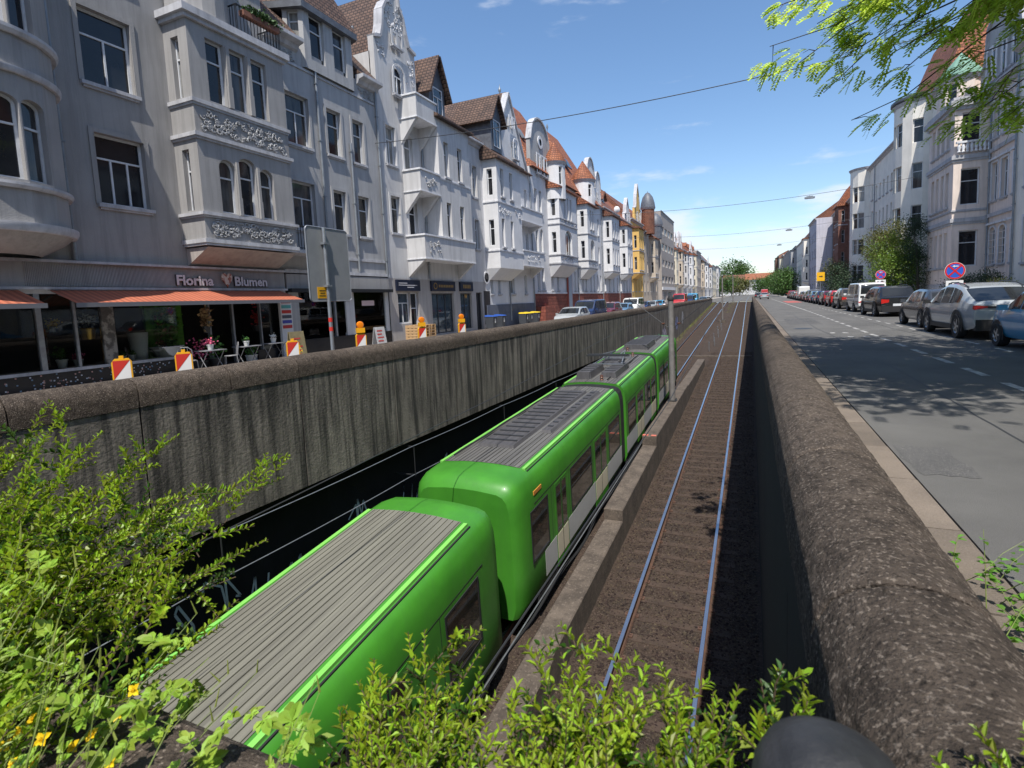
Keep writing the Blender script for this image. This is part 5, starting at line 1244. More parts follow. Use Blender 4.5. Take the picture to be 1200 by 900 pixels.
# ================================================================== RIGHT-HAND HOUSES
tenement('row_house', 'tall warm white house standing back beside the street tree', -1, -42.0, -8.0, 13.4, 15.0, 20, P_WARM, TILE_BROWN, None, 9, rows=((2.6, 5.0), (6.6, 8.9), (10.4, 12.5)), ww=1.1, seed=38)
tenement('row_house', 'sandy tenement behind the blue car and street tree', -1, -8.0, 20.0, 13.4, 14.6, 20, P_SAND, TILE_RUST, None, 8, rows=((2.6, 5.0), (6.6, 8.9), (10.4, 12.5)), ww=1.1, seed=39)
h = tenement('near_white_house', 'plain off-white house at the edge of the pink house', -1, 20.0, 37.0, 13.35, 14.0, 19, P_WARM, TILE_BROWN, None, 5, rows=((2.6, 5.0), (6.6, 8.9), (10.4, 12.5)), ww=1.1, seed=40, surround=1)
h = House('pink_house', 'pale pink house with projecting bay, balustrade balcony and tall gable', 'house', -1, 37.0, 51.0, 14.0)
rowsP = ((2.75, 5.05), (6.7, 9.0), (10.5, 12.5))
ops = []
for za, zb in rowsP:
    for yc in (38.6, 40.2, 41.6): ops.append((yc, .85, za, zb, .25 if za < 3 else 0, 't'))
    for yc in (48.6, 50.0): ops.append((yc, .8, za, zb))
h.facade(0, 13.4, ops, surround=2); h.shell(13.4); h.done(P_PINK)
h.bay(42.5, 47.6, 1.85, .0, 13.2, [(43.6 + 1.0 * k, .62, za, zb, 0, 't') for za, zb in rowsP for k in range(4)],
      [(.95, 1.0, za, zb, 0, 't') for za, zb in rowsP], P_PINK, [(1.3, .3, .08), (5.6, .25, .12), (6.3, .1, .08), (9.6, .25, .14), (12.9, .35, .3)], cap=0, trim=TRIM)
for z in (1.2, 5.7, 9.7): h.band(z, .22, .12)
for k in range(9): h.band(1.7 + k * .42, .03, .03, 37.1, 42.3, M=P_PINK)
h.cornice(13.1, .5, .5)
b = MB(); b.box(12.0, 14.0, 42.3, 47.7, 13.3, 13.45); bo = b.build('terrace', TRIM, h.o)
for k in range(8):
    b = MB(); b.lathe([(.05, 9.95), (.1, 10.02), (.06, 10.12), (.11, 10.3), (.05, 10.5), (.1, 10.56)], (12.35 + k * .22, 42.28, 0), 8); b.build('baluster', TRIMW, h.o, 50)
b = MB(); b.box(12.2, 14, 42.18, 42.38, 10.56, 10.68); b.build('balustrade_rail', TRIMW, h.o)
h.gable([(37.6, 13), (37.6, 15.2), (38.4, 15.4), (38.8, 17.6), (39.8, 18.2), (40.4, 20.2), (41.0, 20.6), (41.6, 20.2), (42.2, 18.2), (43.2, 17.6), (43.6, 15.4), (44.4, 15.2), (44.4, 13)], M=P_COOL)
for y in (39.6, 41, 42.4): h.window((14 - .2, y, 14.0), (-1, 0, 0), .7, 2.0, 0, 't', True, 1)
h.roof(13.4, 19.5, 5, M=TILE_RUST)
h.turret(46.0, 13.4, 1.3, 13.4, 15.6, 17.4, P_PINK, mat('copper_patina', (.2, .36, .28), (.14, .27, .21), scale=3, rough=.7, streak=.3), -180, 180, 10, [(3, .5, 13.8, 15.2, 0), (5, .5, 13.8, 15.2, 0)])
h.pipe(42.2, .2, 13)
h = tenement('round_bay_house', 'white house with tall round bay and steep orange mansard', -1, 51.0, 64.0, 14.2, 17.4, 0, P_WARM, TILE_RED, None, 5, rows=((2.4, 4.6), (6.2, 8.4), (9.9, 12), (13.6, 15.6)), ww=.9, seed=41)
h.turret(57.4, 14.3, 2.3, 0, 17.6, 0, P_WARM, None, -95, 95, 9, [(i, .95, za, zb, 0) for i in (1, 3, 4) for za, zb in ((2.6, 4.8), (6.4, 8.6), (10.0, 12.2), (13.9, 15.9))], name='round_bay')
r_ = MB(); r_.add([(13.9, 51, 17.6), (13.9, 64, 17.6), (16.3, 63.5, 23.8), (16.3, 51.5, 23.8), (24, 64, 17.6), (24, 51, 17.6), (22, 63.5, 23.8), (22, 51.5, 23.8)], ((0, 1, 2, 3), (3, 2, 6, 7), (0, 3, 7, 5), (1, 4, 6, 2), (4, 5, 7, 6))); r_.build('roof', TILE_RED, h.o)
b = MB(); b.lathe([(2.3, 17.55), (2.6, 17.7), (2.6, 17.9), (.1, 18.6)], (14.3, 57.4, 0), 24); b.build('bay_roof', SLATE, h.o, 40)
tenement('long_white_house', 'long white house with many small windows between the two round bays', -1, 64.0, 77.0, 14.2, 16.8, 0, P_WARM, SLATE, None, 7, rows=((2.4, 4.4), (5.8, 7.6), (9.0, 10.8), (12.2, 14.0)), ww=.75, seed=42)
h = tenement('far_round_bay_house', 'white house with round bay next to the red brick house', -1, 77.0, 91.0, 14.2, 16.8, 0, P_WARM, SLATE, None, 5, rows=((2.4, 4.4), (5.8, 7.8), (9.2, 11.2), (12.6, 14.6)), ww=.85, seed=43)
h.turret(82.0, 14.3, 2.0, 0, 17.2, 0, P_WARM, None, -95, 95, 8, [(i, .9, za, zb, 0) for i in (1, 2, 4) for za, zb in ((2.6, 4.6), (6, 8), (9.4, 11.4), (12.8, 14.8))], name='round_bay')
BRICK2 = mat('brick_facade', (.3, .15, .11), (.23, .11, .085), scale=2, rough=.85, tiles=(.25, .08, .012, (.8, .75, .7)), bump=.2)
h = tenement('red_brick_house', 'red brick house with stone bays and orange gable roof', -1, 91.0, 111.0, 14.0, 15.0, 20.5, BRICK2, TILE_RED, None, 6, rows=((1.8, 4.0), (5.4, 7.4), (8.8, 10.8), (12, 13.8)), oriel=(95, 99, 1.0, 14.6, 1.3), ww=1.0, seed=44, oriel_roof=3.0)
tenement('grey_corner_block', 'lavender grey block whose plain side wall stands forward of the row', -1, 112.0, 124.0, 11.4, 15.0, 18.5, plaster('plaster_lavender', (.52, .51, .57)), TILE_RUST, None, 3, rows=((1.2, 2.8), (4.6, 6.2), (7.8, 9.4), (11, 12.6)), ww=1.3, seed=45, style='p')
far_r = [(124, 143, 14, 0, P_COOL, SLATE, 'cool grey balcony house beyond the lavender block'), (143, 188, 15.5, 21, P_WARM, TILE_RED, 'white house with tall orange hipped roof'), (188, 222, 16, 0, P_COOL, SLATE, 'grey flat roofed house beyond the hipped roof'),
         (222, 262, 17, 0, P_MODERN, SLATE, 'taupe house down the right row'), (262, 305, 18, 0, P_CREAM, TILE_RED, 'cream house down the right row'), (305, 360, 20.5, 23, mat('brown_facade', (.23, .13, .09), (.17, .1, .07), scale=.5, rough=.8), TILE_RUST, 'brown house at the far end of the right row')]
for i, (a, c_, e, rg, wm, rm, lab) in enumerate(far_r):
    h = tenement('terraced_house', lab, -1, a, c_, 13.6, e, rg, wm, rm, None, max(3, int((c_ - a) / 3.5)), rows=((.8, 2.8), (4.2, 6.0), (7.4, 9.2), (10.6, 12.4)), ww=1.1, seed=60 + i, hip=(6, 6) if i == 1 else (0, 0), oriel=(a + 4, a + 8, 3.6, e - 1, 1.4) if i != 3 else None, oriel_roof=0.3)
# houses closing the street at its far end
far_e = [(-46, -24, 12, 17, P_YELLOW, TILE_RED, 'yellow house with orange roof closing the far end of the street'), (-24, -4, 11, 16, P_WHITE2, TILE_RUST, 'white house with brown roof closing the street'), (-4, 16, 11.5, 16.5, P_WHITE, TILE_RED, 'pale house with long orange roof closing the street'), (16, 46, 12, 17, P_SAND, TILE_RUST, 'sandy house with rust roof closing the street')]
for i, (a, c_, e, rg, wm, rm, lab) in enumerate(far_e):
    t = thing('end_house', lab, 'house', ((a + c_) / 2, 440, 0))
    hh = House.__new__(House); hh.o = t; hh.side = 1; hh.frame = FRAME_W; hh.glass = GLASS; hh.depth = .22
    b = MB(); ops = [(x, 1.4, z, z + 1.9, 0, 'tm') for z in (3.0, 5.6, 8.2) for x in [a + 2 + k * 3.4 for k in range(int((c_ - a - 2) / 3.4))]]
    hh.panel(b, (0, 440, 0), (1, 0, 0), (0, -1, 0), a, c_, 0, e, ops, sill=False); b.box(a, c_, 440.5, 452, 0, e); b.build('wall', wm, t)
    b = MB(); b.prism([(a - .3, 439, e), (a - .3, 446, rg), (a - .3, 453, e)], (c_ - a + .6, 0, 0)); b.build('roof', rm, t)

# ================================================================== CARS
def paint(name, c): return mat('car_paint_' + name, c, tuple(x * .92 for x in c), scale=.8, rough=.25, spec=.5, coat=.8)
CARGLASS = mat('car_glass', (.01, .012, .014), (.025, .028, .03), scale=1, rough=.03, spec=.5)
TAIL = flat('tail_lamp_red', (.45, .015, .01), .2); HEAD = flat('head_lamp', (.6, .62, .65), .12); PLATE = flat('number_plate', (.62, .64, .66), .5); PLATEB = flat('plate_blue', (.02, .06, .35), .5)
CLAD = mat('car_cladding', (.022, .022, .024), rough=.6); CHROME = flat('car_rim', (.42, .43, .45), .3, .8)
KINDS = {
 'suv': dict(L=4.6, W=1.86, wb=2.75, r=.36, belt=1.0, top=[(-2.3, .8), (-2.27, 1.02), (-2.18, 1.08), (-1.75, 1.56), (-1.5, 1.63), (-.2, 1.66), (.45, 1.58), (1.25, 1.1), (2.0, .97), (2.25, .82), (2.3, .65)], rear=(-2.16, -1.78), front=(.5, 1.2), side=(-1.5, .95), roofdrop=.0),
 'coupe': dict(L=4.6, W=1.85, wb=2.77, r=.36, belt=.98, top=[(-2.3, .82), (-2.27, 1.0), (-2.2, 1.07), (-1.2, 1.5), (-.6, 1.6), (.1, 1.62), (.6, 1.52), (1.4, 1.05), (2.1, .9), (2.27, .75), (2.3, .6)], rear=(-2.12, -1.3), front=(.68, 1.32), side=(-1.45, 1.0)),
 'hatch': dict(L=4.1, W=1.76, wb=2.55, r=.31, belt=.93, top=[(-2.05, .7), (-2.02, .95), (-1.95, 1.0), (-1.62, 1.38), (-1.4, 1.45), (-.3, 1.48), (.3, 1.42), (1.05, .98), (1.8, .84), (2.02, .7), (2.05, .55)], rear=(-1.92, -1.66), front=(.36, 1.0), side=(-1.35, .8)),
 'small': dict(L=3.6, W=1.64, wb=2.4, r=.29, belt=.92, top=[(-1.8, .7), (-1.78, .95), (-1.72, 1.0), (-1.52, 1.4), (-1.3, 1.47), (-.3, 1.5), (.35, 1.42), (1.0, 1.0), (1.6, .86), (1.78, .7), (1.8, .55)], rear=(-1.7, -1.55), front=(.4, .95), side=(-1.2, .75)),
 'van': dict(L=4.6, W=1.85, wb=2.46, r=.33, belt=1.12, top=[(-2.3, .6), (-2.29, 1.1), (-2.2, 1.75), (-2.05, 1.9), (-1.5, 1.95), (1.0, 1.95), (1.4, 1.86), (2.0, 1.2), (2.2, 1.08), (2.28, .85), (2.3, .5)], rear=(-2.275, -2.14), front=(1.45, 1.95), side=(-1.95, 1.3)),
 'boxvan': dict(L=5.2, W=1.95, wb=3.1, r=.34, belt=1.25, top=[(-2.6, .6), (-2.59, 1.2), (-2.55, 2.1), (-2.4, 2.25), (-1.5, 2.3), (.9, 2.3), (1.3, 2.15), (1.9, 1.3), (2.4, 1.1), (2.57, .85), (2.6, .5)], rear=(-2.58, -2.56), front=(1.35, 1.85), side=(.35, 1.3)),
 'sedan': dict(L=4.55, W=1.8, wb=2.7, r=.32, belt=.92, top=[(-2.27, .7), (-2.25, .95), (-2.1, 1.02), (-1.6, 1.05), (-.95, 1.4), (-.6, 1.45), (.1, 1.46), (.45, 1.4), (1.2, .96), (2.0, .84), (2.25, .7), (2.27, .55)], rear=(-1.55, -1.0), front=(.5, 1.15), side=(-1.25, .9))}
WHEEL = {}
def wheel_mesh(r_):
    if r_ in WHEEL: return WHEEL[r_]
    b = MB(); b.lathe([(r_ * .6, -.1), (r_ * .93, -.11), (r_, -.06), (r_, .06), (r_ * .93, .11), (r_ * .6, .1)], (0, 0, 0), 20, 'x'); t = b.mesh('wheel', BLACK, 40)
    b = MB(); b.lathe([(r_ * .64, .1), (r_ * .6, .07), (r_ * .56, .06)], (0, 0, 0), 20, 'x')
    for k in range(5):
        a = k * 2 * math.pi / 5; d = Vector((0, math.cos(a), math.sin(a))); e = Vector((0, -math.sin(a), math.cos(a)))
        b.obox(d * r_ * .34 + Vector((.075, 0, 0)), d * r_ * .28, e * r_ * .085, Vector((.018, 0, 0)))
    b.lathe([(0, .1), (r_ * .14, .095), (r_ * .16, .06)], (0, 0, 0), 12, 'x'); rim = b.mesh('rim', CHROME, 40)
    b = MB(); b.lathe([(0, .03), (r_ * .62, .03)], (0, 0, 0), 16, 'x'); bk = b.mesh('brake_disc', DARKMETAL)
    WHEEL[r_] = (t, rim, bk); return WHEEL[r_]
CARS = {}
def car_meshes(kind, M, clad, roofM=None, two=None):
    key = (kind, M.name, clad, two.name if two else None)
    if key in CARS: return CARS[key]
    K = KINDS[kind]; L_, W = K['L'], K['W']; tp = K['top']; belt = K['belt']; H2 = L_ / 2
    def top(y):
        if y <= tp[0][0]: return tp[0][1]
        for (a, za), (c_, zc) in zip(tp, tp[1:]):
            if y <= c_: t = (y - a) / (c_ - a); return za + (zc - za) * t
        return tp[-1][1]
    def wid(y): return W / 2 * (1 - .13 * max(0, abs(y) / H2 - .55) ** 2 / .2025)
    def sec(y):
        w_ = wid(y); z = top(y); bl = min(belt + .04 * (y < -1), z - .02); zs = .26 + .1 * max(0, abs(y) / H2 - .8) / .2
        g = max(0, z - belt - .03); tum = .27 if kind not in ('van', 'boxvan') else .1
        return [(w_ - .07, zs), (w_ - .02, zs + .1), (w_, .55), (w_ - .005, (bl + .55) / 2), (w_ - .03, bl), (w_ - .04 - tum * g, max(bl + .005, z - .075)), (w_ - .1 - tum * g, max(bl + .01, z - .022)), ((w_ - .1 - tum * g) * .6, z - .004), (0, z)]
    ys = sorted({y for y, _ in tp} | {-H2 + L_ * i / 26 for i in range(27)})
    b = MB(); P = []; m_ = 17
    for y in ys:
        s_ = sec(y); P += [(x, y, z) for x, z in s_] + [(-x, y, z) for x, z in reversed(s_[:-1])]
    n = len(ys); b.add(P, [(i * m_ + j, i * m_ + j + 1, (i + 1) * m_ + j + 1, (i + 1) * m_ + j) for i in range(n - 1) for j in range(m_ - 1)] + [(i * m_ + m_ - 1, i * m_, (i + 1) * m_, (i + 1) * m_ + m_ - 1) for i in range(n - 1)] + [list(range(m_)), list(range((n - 1) * m_, n * m_))])
    res = [('body', b.mesh('body', M, 32))]
    if two:
        b = MB(); q = [y for y in ys if -H2 + .02 < y < H2 - .02]
        for s_ in (1, -1):
            V = []
            for y in q: x1 = sec(y); V += [(s_ * (x1[0][0] + .012), y, x1[0][1]), (s_ * (x1[2][0] + .007), y, .55), (s_ * (x1[4][0] + .006), y, x1[4][1])]
            b.add(V, [(i * 3 + j, i * 3 + j + 1, i * 3 + j + 4, i * 3 + j + 3) for i in range(len(q) - 1) for j in range(2)])
        res.append(('lower_panel', b.mesh('lower_panel', two, 40)))
    # side windows: patches between belt line and roof edge
    ya, yb = K['side']; cuts = [(ya, ya + (yb - ya) * .34), (ya + (yb - ya) * .37, ya + (yb - ya) * .66), (ya + (yb - ya) * .69, yb)]
    if kind in ('van', ): cuts = [(ya, ya + 1.2), (ya + 1.3, ya + 2.3), (ya + 2.4, yb + .2)]
    if kind == 'boxvan': cuts = [(ya, yb)]
    for a, c_ in cuts:
        for s_ in (1, -1):
            b = MB(); V = []; k = 6
            for i in range(k + 1):
                y = a + (c_ - a) * i / k; q = sec(y); p, r_ = Vector((q[4][0], 0, q[4][1])), Vector((q[5][0], 0, q[5][1]))
                lo, hi = p.lerp(r_, .08), p.lerp(r_, .94)
                V += [(s_ * (lo.x + .006), y, lo.z), (s_ * (hi.x + .008), y, hi.z)]
            b.add(V, [(2 * i, 2 * i + 1, 2 * i + 3, 2 * i + 2) for i in range(k)]); res.append(('side_window', b.mesh('side_window', CARGLASS, 40)))
    for nm, (a, c_) in (('rear_window', K['rear']), ('windscreen', K['front'])):
        if kind == 'boxvan' and nm == 'rear_window': continue
        b = MB(); V = []; k = 5
        for i in range(k + 1):
            y = a + (c_ - a) * i / k; q = sec(y); z = top(y); dz = (top(y + .02) - top(y - .02)) / .04; nn = Vector((0, -dz, 1)).normalized() * .008
            w_ = q[6][0] * .97 if q[6][0] > .2 else q[5][0]
            for f in (-1, -.5, 0, .5, 1): V.append((w_ * f, y + nn.y, z + nn.z - .02 * f * f))
        b.add(V, [(i * 5 + j, i * 5 + j + 1, i * 5 + j + 6, i * 5 + j + 5) for i in range(k) for j in range(4)]); res.append((nm, b.mesh(nm, CARGLASS, 40)))
    wr_ = wid(-H2 + .05)
    zt = .86 if kind == 'coupe' else .72 if kind != 'van' else .62
    for s_ in (1, -1):
        b = MB(); x1 = s_ * (wr_ + .012)
        hl = .2 if kind not in ('coupe',) else .09
        b.add([(s_ * (wr_ - .36), -H2 - .012, zt + .06), (x1 - s_ * .03, -H2 - .005, zt), (x1, -H2 + .3, zt + .06), (x1, -H2 + .26, zt + hl), (x1 - s_ * .04, -H2 + .02, zt + hl + .03), (s_ * (wr_ - .38), -H2 + .0, zt + hl)], ((0, 1, 4, 5), (1, 2, 3, 4))); res.append(('tail_light', b.mesh('tail_light', TAIL)))
        b = MB(); b.add([(s_ * (wr_ - .42), H2 + .01, .58), (x1 - s_ * .04, H2 - .04, .58), (x1, H2 - .32, .64), (x1 - s_ * .01, H2 - .34, .74), (x1 - s_ * .05, H2 - .1, .72), (s_ * (wr_ - .42), H2 - .03, .7)], ((0, 1, 4, 5), (1, 2, 3, 4))); res.append(('headlight', b.mesh('headlight', HEAD)))
        ym = K['front'][1] - .28; b = MB(); xm = wid(ym); b.obox((s_ * (xm + .1), ym, belt + .07), Vector((.09, 0, 0)), Vector((0, .05, 0)), Vector((0, 0, .065))); b.bar((s_ * (xm - .02), ym, belt + .03), (s_ * (xm + .06), ym, belt + .05), .04); res.append(('mirror', b.mesh('mirror', CLAD if clad else M)))
    b = MB(); b.box(-.27, .27, -H2 - .02, -H2 + .05, zt - .14, zt - .02) if kind not in ('van',) else b.box(-.26, .26, -H2 - .02, -H2 + .05, .5, .62); res.append(('number_plate', b.mesh('number_plate', PLATE)))
    b = MB(); b.box(-wr_ * .93, wr_ * .93, -H2 - .015, -H2 + .2, .27, .58 if clad else .42); b.box(-wr_ * .9, wr_ * .9, H2 - .15, H2 + .012, .25, .42); res.append(('bumper', b.mesh('bumper', CLAD)))
    ar = []
    for yw in (-K['wb'] / 2, K['wb'] / 2):
        for s_ in (1, -1):
            x = s_ * (W / 2 - .005)
            b = MB(); p = [(x, yw + (K['r'] + .075) * math.cos(a), K['r'] + (K['r'] + .075) * math.sin(a)) for a in [math.pi * (-.09 + 1.18 * i / 14) for i in range(15)]]
            b.add(p, [list(range(15))]); o = [(x, yw + (K['r'] + .075) * math.cos(a), K['r'] + (K['r'] + .075) * math.sin(a)) for a in [math.pi * (-.09 + 1.18 * i / 14) for i in range(15)]]
            e = [(x + s_ * .012, yw + (K['r'] + (.13 if clad else .1)) * math.cos(a), K['r'] + (K['r'] + (.13 if clad else .1)) * math.sin(a)) for a in [math.pi * (-.09 + 1.18 * i / 14) for i in range(15)]]
            i_ = [(x + s_ * .014, q[1], q[2]) for q in o]
            b.add(i_ + e, [(k, k + 1, 16 + k, 15 + k) for k in range(14)])
            b.v = [(v[0] + s_ * .004, v[1], v[2]) for v in b.v]
            res.append(('wheel_arch', b.mesh('wheel_arch', CLAD)))
    if kind in ('suv', 'coupe') and clad:
        for s_ in (1, -1):
            b = MB(); b.tube([(s_ * .62, y, top(y) + .03) for y in [-1.3, -.9, -.4, .1, .4]], .018, 6); res.append(('roof_rail', b.mesh('roof_rail', DARKMETAL)))
            b = MB(); b.box(*sorted((s_ * (W / 2 - .03), s_ * (W / 2 + .008))), -.95, .95, .26, .4); res.append(('sill_cladding', b.mesh('sill_cladding', CLAD)))
    CARS[key] = (res, K); return CARS[key]
def car(kind, x, y, M, label, clad=False, rotz=0.0, z=0.0, two=None, group=None, cat='car', name=None):
    res, K = car_meshes(kind, M, clad, None, two)
    t = thing(name or 'parked_car', label, cat, (x, y, z), group, rotz)
    for nm, me in res: put(nm, me, t, (0, 0, 0), 0, True)
    tw, rim, bk = wheel_mesh(K['r'])
    for yw in (-K['wb'] / 2, K['wb'] / 2):
        for s_ in (1, -1):
            o = put('wheel', tw, t, (s_ * (K['W'] / 2 - .085), yw, K['r']), 0 if s_ > 0 else math.pi, True)
            put('rim', rim, o, (0, 0, 0), 0, True); put('brake_disc', bk, o, (0, 0, 0), 0, True)
    return t
C = {k: paint(k, v) for k, v in dict(blue=(.05, .28, .48), silver=(.34, .36, .37), anthracite=(.045, .05, .06), black=(.012, .013, .015), white=(.7, .7, .68), red=(.42, .02, .02), navy=(.015, .03, .09), grey=(.13, .13, .13), brown=(.09, .075, .06), midgrey=(.2, .2, .2), sky=(.1, .2, .32), wine=(.12, .02, .03)).items()}
G = 'cars parked along the right kerb'
car('small', 6.5, 15.2, C['blue'], 'bright blue small car parked nearest the white road dashes', group=G)
t = car('coupe', 6.52, 20.3, C['silver'], 'pale silver crossover with black cladding parked behind the blue car', True, group=G)
b = MB(); b.box(-.5, .5, -2.318, -2.28, .9, .95); put('light_bar', b.mesh('light_bar', CLAD), t, (0, 0, 0), 0, True)
car('hatch', 6.8, 25.1, C['anthracite'], 'anthracite hatchback parked ahead of the silver crossover', group=G)
t = car('suv', 7.1, 34.8, C['black'], 'black estate SUV with roof rails and pale number plate', True, .03, group=G)
car('van', 7.32, 42.0, C['white'], 'old two-tone white and grey camper van', False, group=G, cat='van', name='camper_van', two=C['midgrey'])
t = car('suv', 7.35, 49.0, C['brown'], 'dark brown off-roader with spare wheel on its tailgate', True, group=G)
b = MB(); b.lathe([(0, -.1), (.3, -.1), (.34, -.05), (.34, .05), (.3, .1), (0, .1)], (0, -2.42, 1.0), 18, 'y'); put('spare_wheel', b.mesh('spare_wheel', BLACK, 40), t, (0, 0, 0), 0, True)
car('small', 7.4, 55.5, C['red'], 'small red car parked behind the off-roader', group=G)
seq = [('hatch', 'wine', 'wine red hatchback in the right row beyond the small red car'), ('hatch', 'navy', 'navy hatchback in the right row'), ('sedan', 'sky', 'pale blue saloon in the right row'), ('suv', 'grey', 'grey SUV in the right row behind the pale blue saloon'), ('hatch', 'midgrey', 'mid grey hatchback in the right row'), ('sedan', 'brown', 'brown saloon just before the white delivery van'),
       ('boxvan', 'white', 'white delivery van parked in the right row'), ('suv', 'black', 'black SUV parked beyond the white delivery van'), ('hatch', 'silver', 'silver hatchback parked far along the right row'), ('sedan', 'grey', 'grey saloon parked far along the right row'), ('hatch', 'wine', 'wine hatchback at the far end of the right row'), ('suv', 'red', 'red SUV at the far end of the right row')]
y = 61.3
for k, c_, lab in seq:
    car(k, 7.5 + (y - 60) * .012, y, C[c_], lab, group=G, cat='van' if k == 'boxvan' else 'car'); y += 5.9 if k != 'boxvan' else 6.3
car('sedan', 2.75, 128, C['silver'], 'silver car driving away along the right road', name='driving_car')
car('boxvan', 3.3, 152, C['red'], 'red delivery van driving far along the right road', name='delivery_van', cat='van')
car('hatch', 1.7, 148, C['black'], 'dark car driving beside the red delivery van', name='driving_car')
# left kerb, seen over the trench wall
GL = 'cars parked along the left kerb'
XL = -12.2
for k, c_, y, lab, rz in (('hatch', 'silver', 36.5, 'silver hatchback parked by the yellow-lidded bins', math.pi), ('van', 'navy', 41.2, 'navy people carrier parked before the brick-based house', math.pi), ('suv', 'wine', 47.0, 'wine coloured SUV in front of the round gable house', math.pi), ('hatch', 'sky', 52.6, 'pale blue hatchback on the left kerb', math.pi), ('van', 'white', 58.2, 'white van with red stripe on the left kerb', math.pi),
                         ('small', 'navy', 63.4, 'small navy car on the left kerb', math.pi), ('sedan', 'silver', 69, 'silver saloon on the left kerb', math.pi), ('hatch', 'blue', 74.6, 'blue hatchback on the left kerb', math.pi), ('boxvan', 'red', 83.5, 'bright red delivery van on the left road before the yellow house', math.pi), ('van', 'navy', 96, 'navy van parked beyond the red delivery van', math.pi), ('boxvan', 'blue', 103, 'blue delivery van by the domed house', math.pi),
                         ('sedan', 'sky', 126, 'pale blue saloon by the modern block', math.pi), ('sedan', 'white', 140, 'white saloon far along the left kerb', math.pi)):
    t = car(k, XL if y < 80 else -10.2, y, C[c_], lab, rotz=rz, z=ZP - .12, group=GL, cat='van' if 'van' in k else 'car')

# ================================================================== STREET FURNITURE
def beacon(y, lamp, label, x=-8.25):
    t = thing('warning_beacon', label, 'beacon', (x, y, ZP - .12), 'roadwork beacons behind the trench wall', .95)
    YEL = flat('beacon_yellow', (.75, .36, .01), .5); RED = flat('beacon_red', (.5, .03, .02), .5); WHT = flat('beacon_white', (.7, .68, .66), .5)
    b = MB(); b.box(-.4, .4, -.2, .2, 0, .11); put('foot', b.mesh('foot', BLACK), t, (0, 0, 0), 0, True)
    b = MB(); p = [(-.115, .1), (.115, .1), (.115, 1.36), (.08, 1.41), (-.08, 1.41), (-.115, 1.36)]; b.prism([(a, -.035, z) for a, z in p], (0, .07, 0)); b.prism([(-.025, -.03, 1.41), (.025, -.03, 1.41), (.025, -.03, 1.45), (-.025, -.03, 1.45)], (0, .06, 0)); put('frame', b.mesh('frame', YEL), t, (0, 0, 0), 0, True)
    for s_, nm in ((1, 'front'), (-1, 'back')):
        b = MB(); yy = s_ * .0365
        b.cur = 1; b.add([(-.098, yy, .14), (.098, yy, .14), (.098, yy, 1.385), (-.098, yy, 1.385)], ((0, 1, 2, 3),)); b.cur = 0; yy = s_ * .0385
        for z in (1.1, .6, .1):
            za = max(.14, z); b.add([(-.098, yy, z + .285), (.098, yy, z + .285), (-.098, yy, max(.14, z + .02))], ((0, 1, 2),))
        put('striped_panel', b.mesh('striped_panel', [RED, WHT]), t, (0, 0, 0), 0, True)
    if lamp:
        b = MB(); b.box(-.09, .09, -.06, .06, 1.43, 1.54); put('lamp_box', b.mesh('lamp_box', YEL), t, (0, 0, 0), 0, True)
        b = MB(); b.lathe([(0, -.06), (.065, -.055), (.08, -.03), (.08, .03), (.065, .055), (0, .06)], (0, 0, 1.61), 16, 'y'); put('warning_lamp', b.mesh('warning_lamp', flat('amber_lens', (.75, .2, .01), .15), 40), t, (0, 0, 0), 0, True)
beacon(4.45, 0, 'yellow framed beacon without lamp before the mosaic shop base'); beacon(5.32, 0, 'yellow framed beacon without lamp before the cafe chairs'); beacon(7.43, 0, 'yellow framed beacon without lamp left of the big sign'); beacon(9.35, 1, 'beacon with amber lamp right of the big sign pole')
beacon(11.75, 1, 'beacon with amber lamp before the pallet stack'); beacon(13.85, 1, 'beacon with amber lamp before the navy sign boards')
# large traffic sign seen from behind
t = thing('traffic_sign', 'large grey back of a traffic sign with orange sticker on a red banded pole', 'sign', (-8.4, 8.62, ZP - .12))
b = MB(); p = []
for (cy, cz, a0) in ((.52, -.7, -90), (.52, .7, 0), (-.52, .7, 90), (-.52, -.7, 180)):
    for k in range(5): a = RAD(a0 + k * 22.5); p.append((-8.47, 8.76 + cy + .08 * math.cos(a), 2.58 + cz + .08 * math.sin(a)))
b.prism(p, (.025, 0, 0)); so_ = b.build('sign_plate', mat('sign_back_grey', (.3, .305, .31), (.25, .255, .26), scale=2, rough=.55, metal=.2), t)
b = MB(); q = p + [p[0]]; b.tube([(x + .02, y, z) for x, y, z in q], .014, 4); b.build('sign_rim', STEEL, so_)
b = MB(); b.box(-8.443, -8.438, 8.36, 8.62, 1.86, 2.1); b.build('sticker', flat('sticker_orange', (.8, .4, .01), .5), so_)
b = MB()
for i, (a, c_) in enumerate(((8.41, 8.58), (8.43, 8.57), (8.4, 8.58))): b.box(-8.437, -8.434, a, c_, 2.02 - i * .055, 2.035 - i * .055)
b.build('sticker_print', BLACK, so_)
b = MB(); b.tube([(-8.4, 8.62, ZP - .12), (-8.4, 8.62, 3.35)], .04, 10); b.build('pole', STEEL, t, 50)
b = MB()
for z in (1.15, 1.35): b.lathe([(.042, z), (.044, z), (.044, z + .09), (.042, z + .09)], (-8.4, 8.62, 0), 10)
b.build('red_band', flat('band_red', (.55, .03, .02), .5), t)
for z in (2.1, 3.0):
    b = MB(); b.box(-8.47, -8.34, 8.55, 8.69, z, z + .04); b.build('clamp', STEEL, t)
